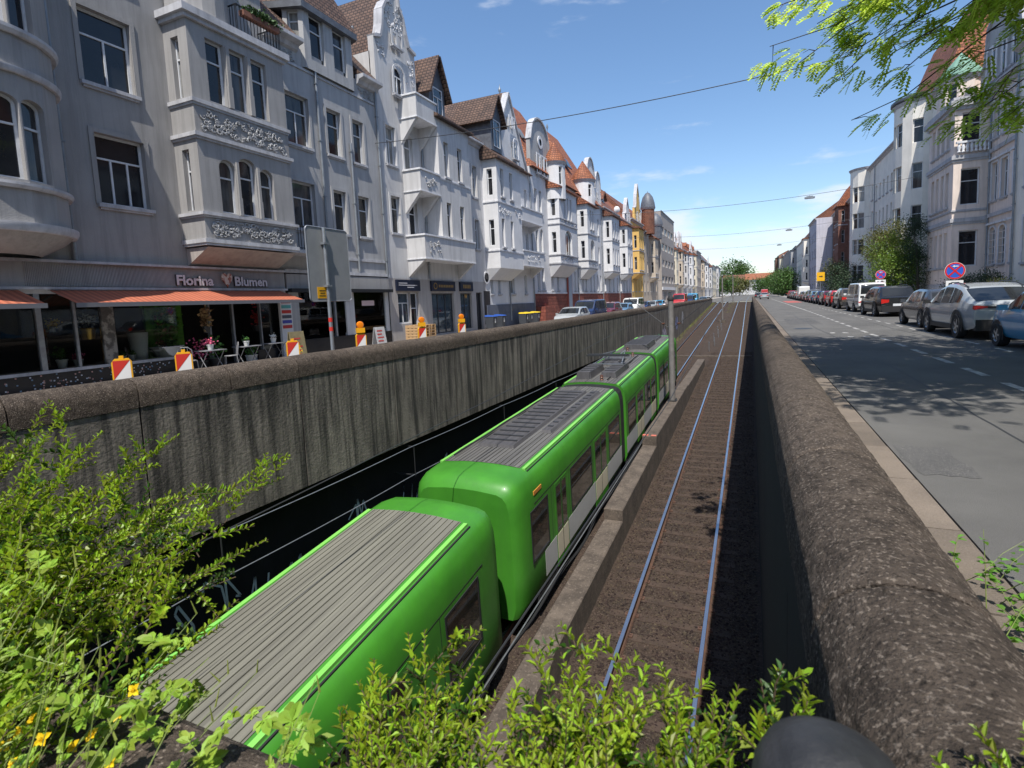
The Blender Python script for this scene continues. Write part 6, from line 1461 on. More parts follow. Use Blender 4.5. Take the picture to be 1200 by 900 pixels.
# no-stopping signs on the right pavement
def nostop(x, y, zc, dia, label, plates=2):
    t = thing('no_stopping_sign', label, 'sign', (x, y, .12), 'no stopping signs on the right pavement')
    b = MB(); b.tube([(x, y, .12), (x, y, zc + dia / 2 + .08)], .035, 8); b.build('pole', STEEL, t, 50)
    R_ = dia / 2; RED = flat('sign_red', (.55, .015, .015), .45); BLU = flat('sign_blue', (.02, .1, .5), .45); WHT = flat('sign_white', (.7, .7, .7), .45)
    def disc(r0, r1, yy, M, nm):
        b = MB(); b.lathe([(r0, 0), (r1, 0), (r1, .006), (r0, .006)], (x, y + yy, zc), 32, 'y'); return b.build(nm, M, t)
    disc(0, R_, -.06, WHT, 'sign_disc'); disc(R_ * .8, R_ * .965, -.066, RED, 'red_ring'); disc(0, R_ * .8, -.066, BLU, 'blue_field')
    b = MB()
    for a in (RAD(45), RAD(-45)):
        d = Vector((math.cos(a), 0, math.sin(a))); e = Vector((-math.sin(a), 0, math.cos(a))); b.obox(Vector((x, y - .071 - (.002 if a > 0 else 0), zc)), d * R_ * .82, e * R_ * .085, Vector((0, .002, 0)))
    b.build('red_cross', RED, t)
    b = MB(); yy = y - .076; b.add([(x - .02 * dia, yy, zc + .24 * dia), (x + .16 * dia, yy, zc + .24 * dia), (x + .16 * dia, yy, zc + .29 * dia), (x - .02 * dia, yy, zc + .29 * dia), (x - .02 * dia, yy, zc + .33 * dia), (x - .14 * dia, yy, zc + .265 * dia), (x - .02 * dia, yy, zc + .2 * dia)], ((0, 1, 2, 3), (4, 5, 6))); b.build('white_arrow', WHT, t)
    for k in range(plates):
        b = MB(); z1 = zc - R_ - .04 - k * .34; b.box(x - .3, x + .3, y - .065, y - .05, z1 - .3, z1); o = b.build('supplementary_plate', WHT, t)
        b = MB()
        if k == 0: b.box(x - .02, x + .22, y - .068, y - .065, z1 - .2, z1 - .12); b.box(x + .03, x + .15, y - .068, y - .065, z1 - .12, z1 - .07); b.box(x - .2, x - .08, y - .068, y - .065, z1 - .18, z1 - .1)
        else:
            for q in range(6): b.box(x - .22 + q * .075, x - .17 + q * .075, y - .068, y - .065, z1 - .19, z1 - .11)
        b.build('plate_pictogram', BLACK, o)
nostop(7.9, 27.1, 2.15, .72, 'large no stopping sign above the silver crossover')
nostop(8.2, 42.2, 2.45, .62, 'no stopping sign behind the camper van', 1)
t = thing('diversion_sign', 'yellow diversion sign on a post by the parked cars', 'sign', (8.2, 75.5, .12))
b = MB(); b.tube([(8.2, 75.5, .12), (8.2, 75.5, 3.9)], .04, 8); b.build('pole', STEEL, t)
b = MB(); b.box(7.75, 8.65, 75.4, 75.44, 2.7, 3.8); o = b.build('sign_plate', flat('diversion_yellow', (.8, .42, .01), .5), t)
b = MB(); b.add([(8.0, 75.395, 3.2), (8.3, 75.395, 3.2), (8.3, 75.395, 3.1), (8.45, 75.395, 3.26), (8.3, 75.395, 3.42), (8.3, 75.395, 3.32), (8.0, 75.395, 3.32)], (list(range(7)),)); b.build('arrow', BLACK, o)
# wheelie bins
def bin_(x, y, lid, label):
    t = thing('wheelie_bin', label, 'bin', (x, y, ZP))
    M = flat('bin_grey', (.05, .055, .065), .6); z = ZP
    b = MB(); b.add([(x - .3, y - .24, z + .08), (x + .22, y - .24, z + .08), (x + .22, y + .24, z + .08), (x - .3, y + .24, z + .08), (x - .36, y - .29, z + .95), (x + .3, y - .29, z + .95), (x + .3, y + .29, z + .95), (x - .36, y + .29, z + .95)], ((0, 3, 2, 1), (0, 1, 5, 4), (1, 2, 6, 5), (2, 3, 7, 6), (3, 0, 4, 7), (4, 5, 6, 7))); b.build('bin_body', M, t)
    b = MB(); b.add([(x - .4, y - .31, z + .95), (x + .36, y - .31, z + .95), (x + .36, y + .31, z + .95), (x - .4, y + .31, z + .95), (x - .36, y - .27, z + 1.06), (x + .28, y - .27, z + 1.0), (x + .28, y + .27, z + 1.0), (x - .36, y + .27, z + 1.06)], ((0, 3, 2, 1), (0, 1, 5, 4), (1, 2, 6, 5), (2, 3, 7, 6), (3, 0, 4, 7), (4, 5, 6, 7))); b.build('lid', lid, t)
    for s_ in (-.22, .22):
        b = MB(); b.lathe([(0, -.03), (.1, -.03), (.1, .03), (0, .03)], (x - .28, y + s_, z + .1), 12, 'y'); b.build('wheel', BLACK, t)
    b = MB(); b.box(x + .305, x + .31, y - .1, y + .06, z + .5, z + .8); b.build('sticker', STRIPE, t)
LB, LY, LG = flat('lid_blue', (.02, .08, .35), .5), flat('lid_yellow', (.7, .5, .02), .5), flat('lid_grey', (.06, .06, .07), .5)
bin_(-16.6, 31.9, LB, 'grey wheelie bin with blue lid nearer the navy shop signs'); bin_(-16.6, 33.3, LB, 'grey wheelie bin with blue lid nearer the yellow-lidded bins'); bin_(-16.6, 37.5, LY, 'grey wheelie bin with yellow lid, first of three'); bin_(-16.6, 38.4, LY, 'grey wheelie bin with yellow lid between two others'); bin_(-16.6, 39.9, LY, 'grey wheelie bin with yellow lid by the brick base')
# pallet stack with planks
for k in range(6):
    t = thing('pallet', 'wooden pallet in the stack before the white shop door, layer %s from the pavement' % ['first', 'second', 'third', 'fourth', 'fifth', 'sixth'][k], 'pallet', (-16.2, 22.9, ZP + .15 * k), 'stacked pallets')
    z = ZP + .15 * k
    for i in range(5):
        b = MB(); x = -16.7 + i * .24; b.box(x, x + .14, 22.3, 23.5, z + .115, z + .138); b.build('plank', WOOD, t)
    for i in range(3):
        b = MB(); y = 22.3 + i * .55; b.box(-16.7, -15.6, y, y + .1, z + .002, z + .114); b.build('bearer', WOOD, t)
def aboard(x, y, M, label, hgt=1.0, w_=.55):
    t = thing('pavement_board', label, 'sign', (x, y, ZP), None, RAD(80))
    for s_ in (-1, 1):
        b = MB(); b.add([(-w_ / 2, s_ * .22, 0), (w_ / 2, s_ * .22, 0), (w_ / 2, s_ * .03, hgt), (-w_ / 2, s_ * .03, hgt)], ((0, 1, 2, 3),)); b.prism([(-w_ / 2, s_ * .22, 0), (w_ / 2, s_ * .22, 0), (w_ / 2, s_ * .03, hgt), (-w_ / 2, s_ * .03, hgt)], (0, .015, 0)); put('board', b.mesh('board', M), t, (0, 0, 0), 0, True)
    b = MB()
    for i in range(5):
        z = .2 + i * .15; yy = -.22 + .19 * z / hgt - .006; b.box(-w_ * .36, w_ * (.1 + .08 * (i % 3)), yy - .004, yy, z, z + .06)
    put('poster_lines', b.mesh('poster_lines', flat('poster_red', (.45, .06, .05), .5)), t, (0, 0, 0), 0, True)
aboard(-15.6, 18.9, P_WHITE2, 'white pavement board with red lines before the shelf shop'); aboard(-16.0, 14.6, mat('cork_board', (.35, .3, .17), (.27, .23, .13), scale=6, rough=.8), 'tan pavement board beside the florist price column', 1.1, .6)
# florist price column with coloured plates
t = thing('price_column', 'tall white column of coloured plates at the end of the florist front', 'sign', (XF + .25, 15.35, ZP))
b = MB(); b.box(XF + .18, XF + .3, 15.05, 15.6, ZP, 2.2); b.build('column', P_WHITE2, t)
for i, c_ in enumerate(((.45, .05, .05), (.1, .35, .33), (.5, .04, .03), (.08, .09, .12), (.06, .07, .35), (.45, .04, .04))):
    b = MB(); b.box(XF + .3, XF + .31, 15.1, 15.55, 1.95 - i * .2, 2.08 - i * .2); b.build('plate', flat('plate_colour_%d' % i, c_, .5), t)
# cafe chairs and tables before the florist
def chair(x, y, rz, label):
    t = thing('bistro_chair', label, 'chair', (x, y, ZP), 'pale metal bistro chairs', rz); M = flat('bistro_white', (.2, .2, .21), .5)
    b = MB(); b.lathe([(0, .45), (.2, .45), (.21, .46), (.2, .475), (0, .475)], (0, 0, 0), 14); put('seat', b.mesh('seat', M), t, (0, 0, 0), 0, True)
    for sx in (-.16, .16):
        for sy in (-.16, .16):
            b = MB(); b.tube([(sx, sy, .46), (sx * 1.25, sy * 1.25, 0)], .012, 5); put('leg', b.mesh('leg', M), t, (0, 0, 0), 0, True)
    b = MB(); b.tube([(-.18, -.17, .46), (-.2, -.22, .8), (-.1, -.24, .9), (.1, -.24, .9), (.2, -.22, .8), (.18, -.17, .46)], .012, 5); b.tube([(0, -.2, .46), (0, -.24, .9)], .01, 5); b.tube([(-.1, -.19, .46), (-.08, -.24, .9)], .008, 5); b.tube([(.1, -.19, .46), (.08, -.24, .9)], .008, 5); put('backrest', b.mesh('backrest', M), t, (0, 0, 0), 0, True)
def btable(x, y, label):
    t = thing('bistro_table', label, 'table', (x, y, ZP), 'folding bistro tables'); M = MATS['bistro_white'] if 'bistro_white' in MATS else STEEL
    b = MB(); b.box(-.3, .3, -.35, .35, .7, .725); put('table_top', b.mesh('table_top', M), t, (0, 0, 0), 0, True)
    for s_ in (-1, 1):
        for e in (-1, 1):
            b = MB(); b.tube([(e * .25, s_ * .28, 0), (-e * .25, s_ * .28, .7)], .012, 5); put('leg', b.mesh('leg', M), t, (0, 0, 0), 0, True)
chair(-16.2, 10.6, .6, 'bistro chair facing the florist window left of the tables'); btable(-16.3, 11.4, 'bistro table holding pink flowers before the florist'); chair(-16.3, 12.1, 2.6, 'bistro chair between the two bistro tables'); btable(-16.4, 12.8, 'bistro table holding green pots before the florist'); btable(-16.5, 14.0, 'bistro table with a white basket by the tan board')
# plants and goods of the florist
def potplant(x, y, z, r_, hp, lm, pm, label, n=90, size=.09, spread=.2, tall=.3, seed=0):
    t = thing('potted_plant', label, 'plant', (x, y, z))
    b = MB(); b.lathe([(0, 0), (r_ * .72, 0), (r_, hp), (r_ * 1.08, hp), (r_ * 1.08, hp + .03), (r_ * .9, hp + .03), (r_ * .85, hp - .03), (0, hp - .03)], (x, y, z), 14); b.build('pot', pm, t, 40)
    tuft(t, (x, y, z + hp + tall * .5), (spread, spread, tall * .6), n, size, lm, seed, 'foliage'); return t
LGR = mat('florist_leaves', (.07, .17, .03), (.04, .1, .02), scale=6, rough=.5, island=.4); PNK = mat('pink_blossom', (.6, .12, .22), (.45, .06, .12), scale=9, rough=.6, island=.3); WHB = mat('white_blossom', (.72, .7, .66), (.6, .58, .52), scale=9, rough=.6); REDB = mat('red_blossom', (.45, .03, .03), (.3, .02, .02), scale=9, rough=.6, island=.3); YB = mat('yellow_blossom', (.75, .5, .03), (.65, .4, .02), scale=9, rough=.6, island=.2); DRY = mat('dried_grass', (.35, .23, .11), (.25, .16, .08), scale=9, rough=.8, island=.3)
PW, PB, PG = flat('pot_white', (.6, .6, .58), .4), flat('pot_black', (.03, .03, .03), .4), flat('pot_brass', (.5, .3, .06), .3, .8)
zi = .7
for i, (x, y, z, r_, hp, lm, pm, lab, sz, sp, tl) in enumerate((
    (XF - .45, 8.9, 1.05, .2, .3, WHB, PG, 'white orchid in a brass pot in the florist window', .08, .22, .45), (XF - .35, 8.15, .31, .13, .2, LGR, PW, 'leafy plant in a pale pot by the shop corner', .08, .16, .3), (XF - .4, 8.55, .31, .12, .16, PNK, PW, 'rosy plant in a small pale pot', .06, .14, .2),
    (XF - .3, 9.65, .31, .09, .14, LGR, PW, 'small green plant on the sill beside the stone pier', .06, .1, .16), (XF - .3, 9.9, .31, .09, .14, LGR, PW, 'small green plant on the sill beside the tall white vase', .06, .1, .16), (XF - .35, 11.0, .31, .45, .3, LGR, PW, 'wide white planter under the green leaf wall', .1, .3, .25),
    (XF - .7, 8.2, 1.3, .12, .15, YB, PB, 'hanging yellow spray in the shop corner window', .06, .15, .2), (XF + .35, 11.6, ZP, .22, .3, PNK, PB, 'pot of pink flowers standing by the shop door', .08, .3, .7), (XF + .3, 12.2, ZP, .25, .35, LGR, PB, 'dark leafy pot plant by the shop door', .12, .35, .8),
    (XF + .25, 12.0, 1.0, .12, .2, DRY, PB, 'bundle of dried pampas grass', .14, .16, .6), (XF - .5, 14.6, .9, .2, .2, REDB, PB, 'red hanging flowers in the end window of the florist', .1, .2, .7), (XF + .4, 13.5, ZP, .2, .3, LGR, PW, 'white pail of greenery by the bistro tables', .08, .2, .3), (-15.5, 14.1, ZP, .16, .25, YB, PB, 'yellow flowers in a trough before the tan board', .06, .28, .35), (-16.35, 12.75, .475, .1, .15, LGR, PW, 'small pot on the middle bistro table', .06, .1, .15), (-16.3, 11.4, .475, .1, .15, PNK, PW, 'pink flowers on the first bistro table', .06, .14, .2), (-16.5, 14.0, .475, .1, .15, WHB, PW, 'white basket flowers on the last bistro table', .06, .1, .15))):
    potplant(x, y, z, r_, hp, lm, pm, lab, 110, sz, sp, tl, 100 + i)
b = MB(); b.lathe([(0, .1), (.2, .1), (.27, .95), (.25, .95), (.2, .2), (0, .2)], (XF - .5, 10.25, .2), 18); tag(b.build('tall_vase', PW, None, 40), 'tall white vase in the florist window', 'vase')
t = thing('leaf_wall', 'bright green leaf wall panel with flowers inside the florist window', 'wall panel', (XF - .9, 11.3, .2))
b = MB(); b.box(XF - 1.0, XF - .9, 10.75, 11.95, .15, 2.35); b.build('panel', mat('leaf_wall_green', (.1, .3, .02), (.05, .16, .015), scale=5, rough=.6), t)
tuft(t, (XF - .86, 11.35, 1.4), (.05, .5, .85), 260, .13, mat('leaf_wall_leaves', (.13, .36, .03), (.07, .2, .02), scale=5, rough=.5, island=.4), 77, 'leaves'); tuft(t, (XF - .8, 11.3, 1.3), (.04, .4, .6), 24, .16, DRY, 78, 'dried_flowers')
# street lamps hung from span wires
def span(y, xl, xr, zl, zm, zr, lx, label, lamp=True):
    pts = []
    for i in range(25):
        t_ = i / 24; x = xl + (xr - xl) * t_; pts.append((x, y, zl + (zr - zl) * t_ - 4 * (((zl + zr) / 2) - zm) * t_ * (1 - t_)))
    cable(label, pts, .018, DARKMETAL, 'span wires across the street', 'span_wire')
    if lamp:
        t_ = (lx - xl) / (xr - xl); z = zl + (zr - zl) * t_ - 4 * (((zl + zr) / 2) - zm) * t_ * (1 - t_)
        t = thing('street_lamp', label.replace('span wire', 'street lamp hung from the span wire'), 'street lamp', (lx, y, z), 'hanging street lamps')
        b = MB(); b.box(lx - .4, lx + .4, y - .13, y + .13, z - .3, z - .17); b.box(lx - .25, lx + .25, y - .1, y + .1, z - .17, z - .1); b.build('housing', STEEL, t)
        b = MB(); b.box(lx - .36, lx + .36, y - .11, y + .11, z - .33, z - .302); b.build('diffuser', flat('lamp_diffuser', (.7, .7, .68), .3), t)
        b = MB(); b.tube([(lx, y, z), (lx, y, z - .12)], .015, 5); b.build('hanger', STEEL, t)
span(21.9, XF, 13.4, 9.9, 9.5, 10.6, 5, 'span wire from the dormer bay house across the trench', False)
span(52, XF, 12.3, 10.4, 9.7, 10.4, 4.75, 'span wire from the round gable house across the trench')
span(78, XF, 14, 10.6, 9.8, 10.6, 4.7, 'span wire from the scrolled gable house across the trench')
span(104, XF, 14, 10.8, 10, 10.8, 4.7, 'span wire from the domed house across the trench')
# ================================================================== PLANTER AT THE HEAD OF THE TRENCH
pt = thing('end_parapet', 'low rough concrete planter wall across the head of the trench', 'planter', (-3.7, .6, 0))
b = MB()
n = 40
for i in range(n):
    x0, x1 = -8 + 7.98 * i / n, -8 + 7.98 * (i + 1) / n
    b.add([(x0, .42, .55), (x1, .42, .55), (x1, .46, .6), (x0, .46, .6), (x0, .74, .6), (x1, .74, .6), (x1, .78, .56), (x0, .78, .56), (x0, .78, -1), (x1, .78, -1), (x1, .42, -1), (x0, .42, -1)], ((0, 1, 2, 3), (3, 2, 5, 4), (4, 5, 6, 7), (7, 6, 9, 8), (0, 1, 10, 11)))
b.build('planter_wall', COPE, pt)
b = MB(); b.box(-8, 0, -.7, .43, -.02, .5); b.build('soil_bed', SOIL, pt)
b = MB(); b.box(-8, .1, -12, .78, -1.0, -.03); b.build('deck_slab', CONC_LOW, pt)
t = thing('post', 'dark rounded post top standing in front of the coping', 'post', (.075, .6, 0))
b = MB(); b.tube([(.08, .6, -.03), (.08, .6, 1.03)], .078, 18); b.build('post_shaft', mat('post_paint', (.014, .0145, .016), (.035, .035, .037), scale=9, rough=.55, bump=.2), t, 50)
b = MB(); b.lathe([(.078, 1.02), (.082, 1.03), (.08, 1.055), (.068, 1.08), (.044, 1.096), (.018, 1.103), (0, 1.104)], (.08, .6, 0), 24); b.build('post_cap', MATS['post_paint'], t, 60)

# ------------------------------------------------------------------ leaves
LEAF = mat('shrub_leaf', (.28, .375, .022), (.15, .24, .015), scale=7, rough=.42, spec=.4, island=.45, transl=((.42, .55, .02), .33))
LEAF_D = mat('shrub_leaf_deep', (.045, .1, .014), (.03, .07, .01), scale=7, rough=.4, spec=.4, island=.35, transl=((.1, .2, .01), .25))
LEAF_Y = mat('celandine_leaf', (.3, .42, .05), (.2, .32, .035), scale=9, rough=.5, island=.35, transl=((.36, .5, .05), .35))
STEM = mat('shrub_stem', (.085, .055, .03), (.05, .033, .02), scale=20, rough=.8)
STEM_G = mat('green_stem', (.17, .22, .05), (.12, .16, .04), scale=20, rough=.6)
def leaf(b, p, d, nrm, L_, W_):
    """folded leaf: base p, direction d, face normal nrm."""
    s_ = d.cross(nrm)
    if s_.length < 1e-4: s_ = d.orthogonal()
    s_.normalize(); n_ = s_.cross(d).normalized(); f = n_ * (W_ * .22)
    t_ = p + d * L_ - n_ * L_ * .08
    b.add([p, p + d * L_ * .3 + s_ * W_ * .45 + f, p + d * L_ * .68 + s_ * W_ * .4 + f * .8, t_, p + d * L_ * .68 - s_ * W_ * .4 + f * .8, p + d * L_ * .3 - s_ * W_ * .45 + f], ((0, 1, 2, 3), (0, 3, 4, 5)))
def spray(lb, sb_, p0, p1, rr, step=.013, L_=.02, W_=.0105, droop=.1, wig=.04, rs=.0025, start=.1):
    p0, p1 = Vector(p0), Vector(p1); ax = p1 - p0; n = max(6, int(ax.length / step)); ln = ax.length
    off = Vector((rr.gauss(0, 1), rr.gauss(0, 1), rr.gauss(0, 1))) * wig * ln
    pts = []
    for i in range(n + 1):
        t_ = i / n; pts.append(p0 + ax * t_ + off * math.sin(t_ * math.pi) + Vector((0, 0, droop * ln * (t_ - t_ * t_))))
    sb_.tube(pts[::3] + [pts[-1]], rs, 4, rs * .35)
    for i in range(int(n * start), n):
        d = (pts[i + 1] - pts[i]).normalized(); a = i * 1.57 + rr.uniform(-.4, .4)
        x = d.orthogonal().normalized(); y = d.cross(x); tp = 1 - .45 * (i / n) ** 3
        for k in (0, 1):
            o_ = (x * math.cos(a + k * math.pi) + y * math.sin(a + k * math.pi)); ld = (o_ * rr.uniform(.7, 1) + d * rr.uniform(.45, .9) + Vector((0, 0, .25))).normalized()
            leaf(lb, pts[i], ld, (d + Z3 * .8).normalized(), L_ * tp * rr.uniform(.55, 1.25), W_ * tp * rr.uniform(.65, 1.2))
def shrub(name, label, base, mains, seed, L_=.02, W_=.0105, subs=9, sub_len=(.12, .3), inner=0, step=.013, group=None):
    """mains: list of (start, tip) of leading shoots; side shoots branch off each."""
    rr = random.Random(seed); lb, sb_, db = MB(), MB(), MB()
    for (p0, p1) in mains:
        p0, p1 = Vector(p0), Vector(p1); ax = p1 - p0
        spray(lb, sb_, p0, p1, rr, step, L_, W_, .12, .04, .004)
        for k in range(subs):
            t_ = rr.uniform(.12, .95); q = p0 + ax * t_ + Vector((0, 0, .12 * ax.length * (t_ - t_ * t_)))
            d = (ax.normalized() * rr.uniform(.2, 1) + Vector((rr.gauss(0, .6), rr.gauss(0, .6), rr.uniform(-.3, .8)))).normalized()
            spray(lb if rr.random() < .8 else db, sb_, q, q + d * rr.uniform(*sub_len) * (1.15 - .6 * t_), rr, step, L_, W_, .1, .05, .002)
    t = thing(name, label, 'shrub', base, group)
    lb.build('foliage', LEAF, t)
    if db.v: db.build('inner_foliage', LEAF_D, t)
    sb_.build('stems', STEM, t)
    print(name, len(lb.f) + len(db.f)); return t
def P(dx, dz, y): return Vector((dx * y, y, CAMH + dz * y))       # a point at distance y in front of the eye
rr = random.Random(2)
root = Vector((-1.95, .35, .5))
tips = [P(-2.19, -.3, 1.25), P(-2.35, -.36, 1.1), P(-2.0, -.37, 1.3), P(-1.61, -.36, 1.45), P(-1.75, -.42, 1.3), P(-1.19, -.385, 1.5), P(-1.18, -.45, 1.5), P(-1.32, -.5, 1.35), P(-1.5, -.5, 1.3), P(-1.45, -.62, 1.2), P(-2.6, -.45, 1.1), P(-2.9, -.42, 1.0), P(-2.5, -.52, .95),
        P(-1.9, -.55, 1.2), P(-2.1, -.6, 1.1), P(-1.7, -.68, 1.1), P(-1.55, -.8, 1.05), P(-2.4, -.72, .9), P(-2.7, -.65, .9), P(-2.0, -.82, .95), P(-1.75, -.9, .95), P(-2.3, -.95, .85), P(-2.6, -.9, .8), P(-1.6, -.75, 1.15), P(-1.42, -.78, 1.15), P(-2.75, -.8, .85), P(-2.2, -.75, 1.0), P(-1.85, -.7, 1.05), P(-2.85, -.55, .95), P(-2.05, -.48, 1.2), P(-1.62, -.58, 1.3), P(-1.8, -.62, 1.15), P(-1.95, -.68, 1.1), P(-2.15, -.5, 1.15), P(-2.45, -.6, 1.0), P(-1.5, -.95, .95), P(-1.68, -.85, 1.05), P(-2.0, -.92, .9)]
mains = [(root + Vector((rr.uniform(-.7, .5), rr.uniform(-.1, .2), rr.uniform(0, .12))), tp) for tp in tips]
shrub('privet_shrub', 'large bright green small-leaved shrub arching over the left trench wall', (-1.95, .35, .5), mains, 5, .028, .0145, 15, (.1, .3), step=.0135)
root = Vector((-.25, .5, .5))
tips = [P(-.325, -.72, 1.0), P(-.45, -.78, .95), P(-.39, -.8, 1.0), P(-.25, -.79, 1.0), P(-.3, -.86, .92), P(-.2, -.86, .95), P(-.13, -.78, 1.0), P(-.07, -.78, 1.02), P(-.1, -.9, .9), P(-.42, -.92, .88), P(-.52, -.9, .9), P(-.36, -.95, .85), P(-.22, -.97, .85), P(-.02, -.86, .9), P(-.15, -1.0, .82), P(-.3, -1.05, .8), P(-.47, -1.02, .8), P(-.04, -.98, .85)]
tips += [P(rr.uniform(-.5, -.02), rr.uniform(-1.06, -.74), rr.uniform(.85, 1.02)) for _ in range(16)]
mains = [(root + Vector((rr.uniform(-.15, .25), rr.uniform(-.05, .15), rr.uniform(0, .1))), tp) for tp in tips]
shrub('privet_shrub', 'bright green small-leaved shrub at the foot of the open track', (-.25, .5, .5), mains, 6, .027, .012, 13, (.08, .22), step=.0125)
root = Vector((-.62, .5, .5))
tips = [P(-.65, -.78, .98), P(-.75, -.8, .95), P(-.58, -.8, 1.0), P(-.9, -.95, .85), P(-.8, -.95, .88), P(-.68, -.92, .9), P(-.95, -1.05, .82), P(-.78, -1.1, .8), P(-.66, -1.05, .82), P(-.6, -.95, .88)]
tips += [P(rr.uniform(-.98, -.5), rr.uniform(-1.12, -.84), rr.uniform(.8, .95)) for _ in range(7)]
mains = [(root + Vector((rr.uniform(-.15, .15), rr.uniform(-.05, .12), rr.uniform(0, .1))), tp) for tp in tips]
shrub('privet_shrub', 'small-leaved green shrub in front of the near tram carriage', (-.62, .5, .5), mains, 7, .026, .0115, 11, (.07, .19), step=.0125)
root = Vector((.02, .48, .5))
tips = [P(.045, -.70, 1.0), P(.02, -.8, .92), P(.1, -.77, .95), P(.15, -.8, .95), P(.09, -.72, 1.0), P(.06, -.83, .9)]
mains = [(root + Vector((rr.uniform(-.08, .06), rr.uniform(0, .1), 0)), tp) for tp in tips]
shrub('privet_shrub', 'small-leaved green sprig between the dark post and the track shrub', (.02, .48, .5), mains, 8, .029, .0135, 8, (.06, .16), step=.0125)
root = Vector((.4, .4, .84))
tips = [P(.36, -.77, .92), P(.4, -.74, .95), P(.3, -.83, .85), P(.43, -.72, 1.0), P(.42, -.85, .85), P(.34, -.86, .85), P(.27, -.84, .85), P(.45, -.8, .9), P(.38, -.8, .9), P(.41, -.78, .92), P(.46, -.74, .98), P(.33, -.8, .9), P(.44, -.88, .82), P(.38, -.9, .82), P(.31, -.88, .84), P(.48, -.76, .95)]
tips += [P(rr.uniform(.3, .48), rr.uniform(-.83, -.7), rr.uniform(.88, 1.0)) for _ in range(12)]
mains = [(Vector((.63 + rr.uniform(-.02, .1), .42 + rr.uniform(-.1, .1), .35)), tp) for tp in tips]
shrub('privet_shrub', 'small-leaved green shrub spilling over the near end of the right coping', (.66, .42, 0), mains, 9, .029, .0135, 10, (.06, .16), step=.0125)

# celandine: lobed leaves, yellow flowers, upright pods
YEL = mat('celandine_petal', (.8, .58, .012), (.74, .5, .01), scale=20, rough=.5, transl=((.8, .58, .02), .25))
def celandine(base, label, n_leaf, flowers, pods, seed, zone):
    rr = random.Random(seed); t = thing('celandine', label, 'plant', base, 'celandine plants in the planter')
    sb_ = MB(); base = Vector(base); POD = mat('seed_pod', (.26, .3, .06), (.2, .24, .05), scale=20, rough=.6)
    stalks = []
    for i in range(max(6, n_leaf // 7)):
        q = zone(rr); p0 = Vector((q.x + rr.uniform(-.06, .06), min(q.y, .43) - rr.uniform(0, .05), .5)); m_ = (p0 + q) / 2 + Vector((rr.uniform(-.04, .04), -.02, .03)); stalks.append((p0, m_, q)); sb_.tube([p0, m_, q], .0022, 4, .0012)
    for i in range(n_leaf):
        p0_, m_, q = stalks[i % len(stalks)]; f = rr.uniform(.0, 1); mid = m_.lerp(q, f) if rr.random() < .65 else p0_.lerp(m_, f); lb = MB()
        tp = mid + Vector((rr.gauss(0, .05), rr.gauss(-.01, .04), rr.uniform(-.01, .06))); sb_.tube([mid, tp], .0012, 4, .0008)
        d = ((tp - mid).normalized() + Vector((rr.gauss(0, .7), rr.gauss(-.2, .4), rr.gauss(-.3, .3)))).normalized(); up = (Z3 + Vector((rr.gauss(0, .4), -.4 + rr.gauss(0, .3), 0))).normalized(); s_ = d.cross(up).normalized(); S = rr.uniform(.65, 1.25)
        for (f, a, L_) in ((0, 0, .045), (-.012, 1.0, .03), (-.012, -1.0, .03), (-.045, 1.15, .026), (-.045, -1.15, .026)):
            dd = (d * math.cos(a) + s_ * math.sin(a)).normalized(); q = tp + d * f * S - Z3 * abs(a) * .006
            for e in (-.62, 0, .62): leaf(lb, q, (dd * math.cos(e) + dd.cross(up) * math.sin(e) + up * rr.gauss(0, .12)).normalized(), (up + Vector((rr.gauss(0, .15), rr.gauss(0, .15), 0))).normalized(), L_ * S * (1 if e == 0 else .72) * rr.uniform(.85, 1.1), L_ * S * .5)
        lb.build('leaf', LEAF_Y, t)
    for f in flowers:
        f = Vector(f); fb_ = Vector((f.x + rr.uniform(-.05, .05), min(f.y, .43), .5)); sb_.tube([fb_, (fb_ + f) / 2, f], .0016, 4, .001); fb = MB()
        up = Vector((rr.gauss(.2, .25), -.7, .7)).normalized(); x = up.orthogonal().normalized(); y = up.cross(x)
        for k in range(4):
            d = x * math.cos(k * 1.57 + .4) + y * math.sin(k * 1.57 + .4); leaf(fb, f, (d + up * rr.uniform(.1, .6)).normalized(), (up + d * .3).normalized(), .016 * rr.uniform(.85, 1.1), .0135)
        for k in range(8):
            d = (x * math.cos(k * .8) + y * math.sin(k * .8)) * .5 + up; fb.tube([f, f + d * .009], .0009, 3)
        fb.build('flower', YEL, t)
    for i in range(pods):
        p = zone(rr) + Vector((0, 0, rr.uniform(-.02, .05))); sb_.tube([Vector((p.x + rr.uniform(-.05, .05), min(p.y, .43), .5)), p], .0012, 4, .0009); pb = MB()
        d = Vector((rr.gauss(0, .25), rr.gauss(0, .2), 1)).normalized(); pb.tube([p, p + d * .02, p + d * rr.uniform(.035, .055)], .0026, 5, .001); pb.build('seed_pod', POD, t)
    sb_.build('stems', STEM_G, t)
celandine((-1.62, .38, .5), 'yellow-flowered celandine at the corner of the planter', 120, [P(-3.0, -1.83, .5), P(-2.72, -1.62, .54), P(-2.68, -1.7, .53), P(-2.5, -1.48, .58), P(-2.0, -1.3, .66), P(-2.95, -1.9, .49), P(-2.3, -1.56, .58), P(-2.1, -1.42, .62), P(-2.85, -1.72, .52), P(-2.6, -1.56, .56), P(-2.2, -1.64, .58), P(-2.45, -1.66, .55), P(-2.9, -1.62, .54), P(-2.75, -1.82, .51)], 16, 12,
          lambda r_: P(r_.uniform(-2.9, -1.75), r_.uniform(-1.75, -1.1), r_.uniform(.52, .74)))
celandine((-1.25, .4, .5), 'pale celandine with seed pods next to the bare planter edge', 40, [], 9, 13, lambda r_: P(r_.uniform(-1.75, -1.1), r_.uniform(-1.35, -.95), r_.uniform(.74, .9)))
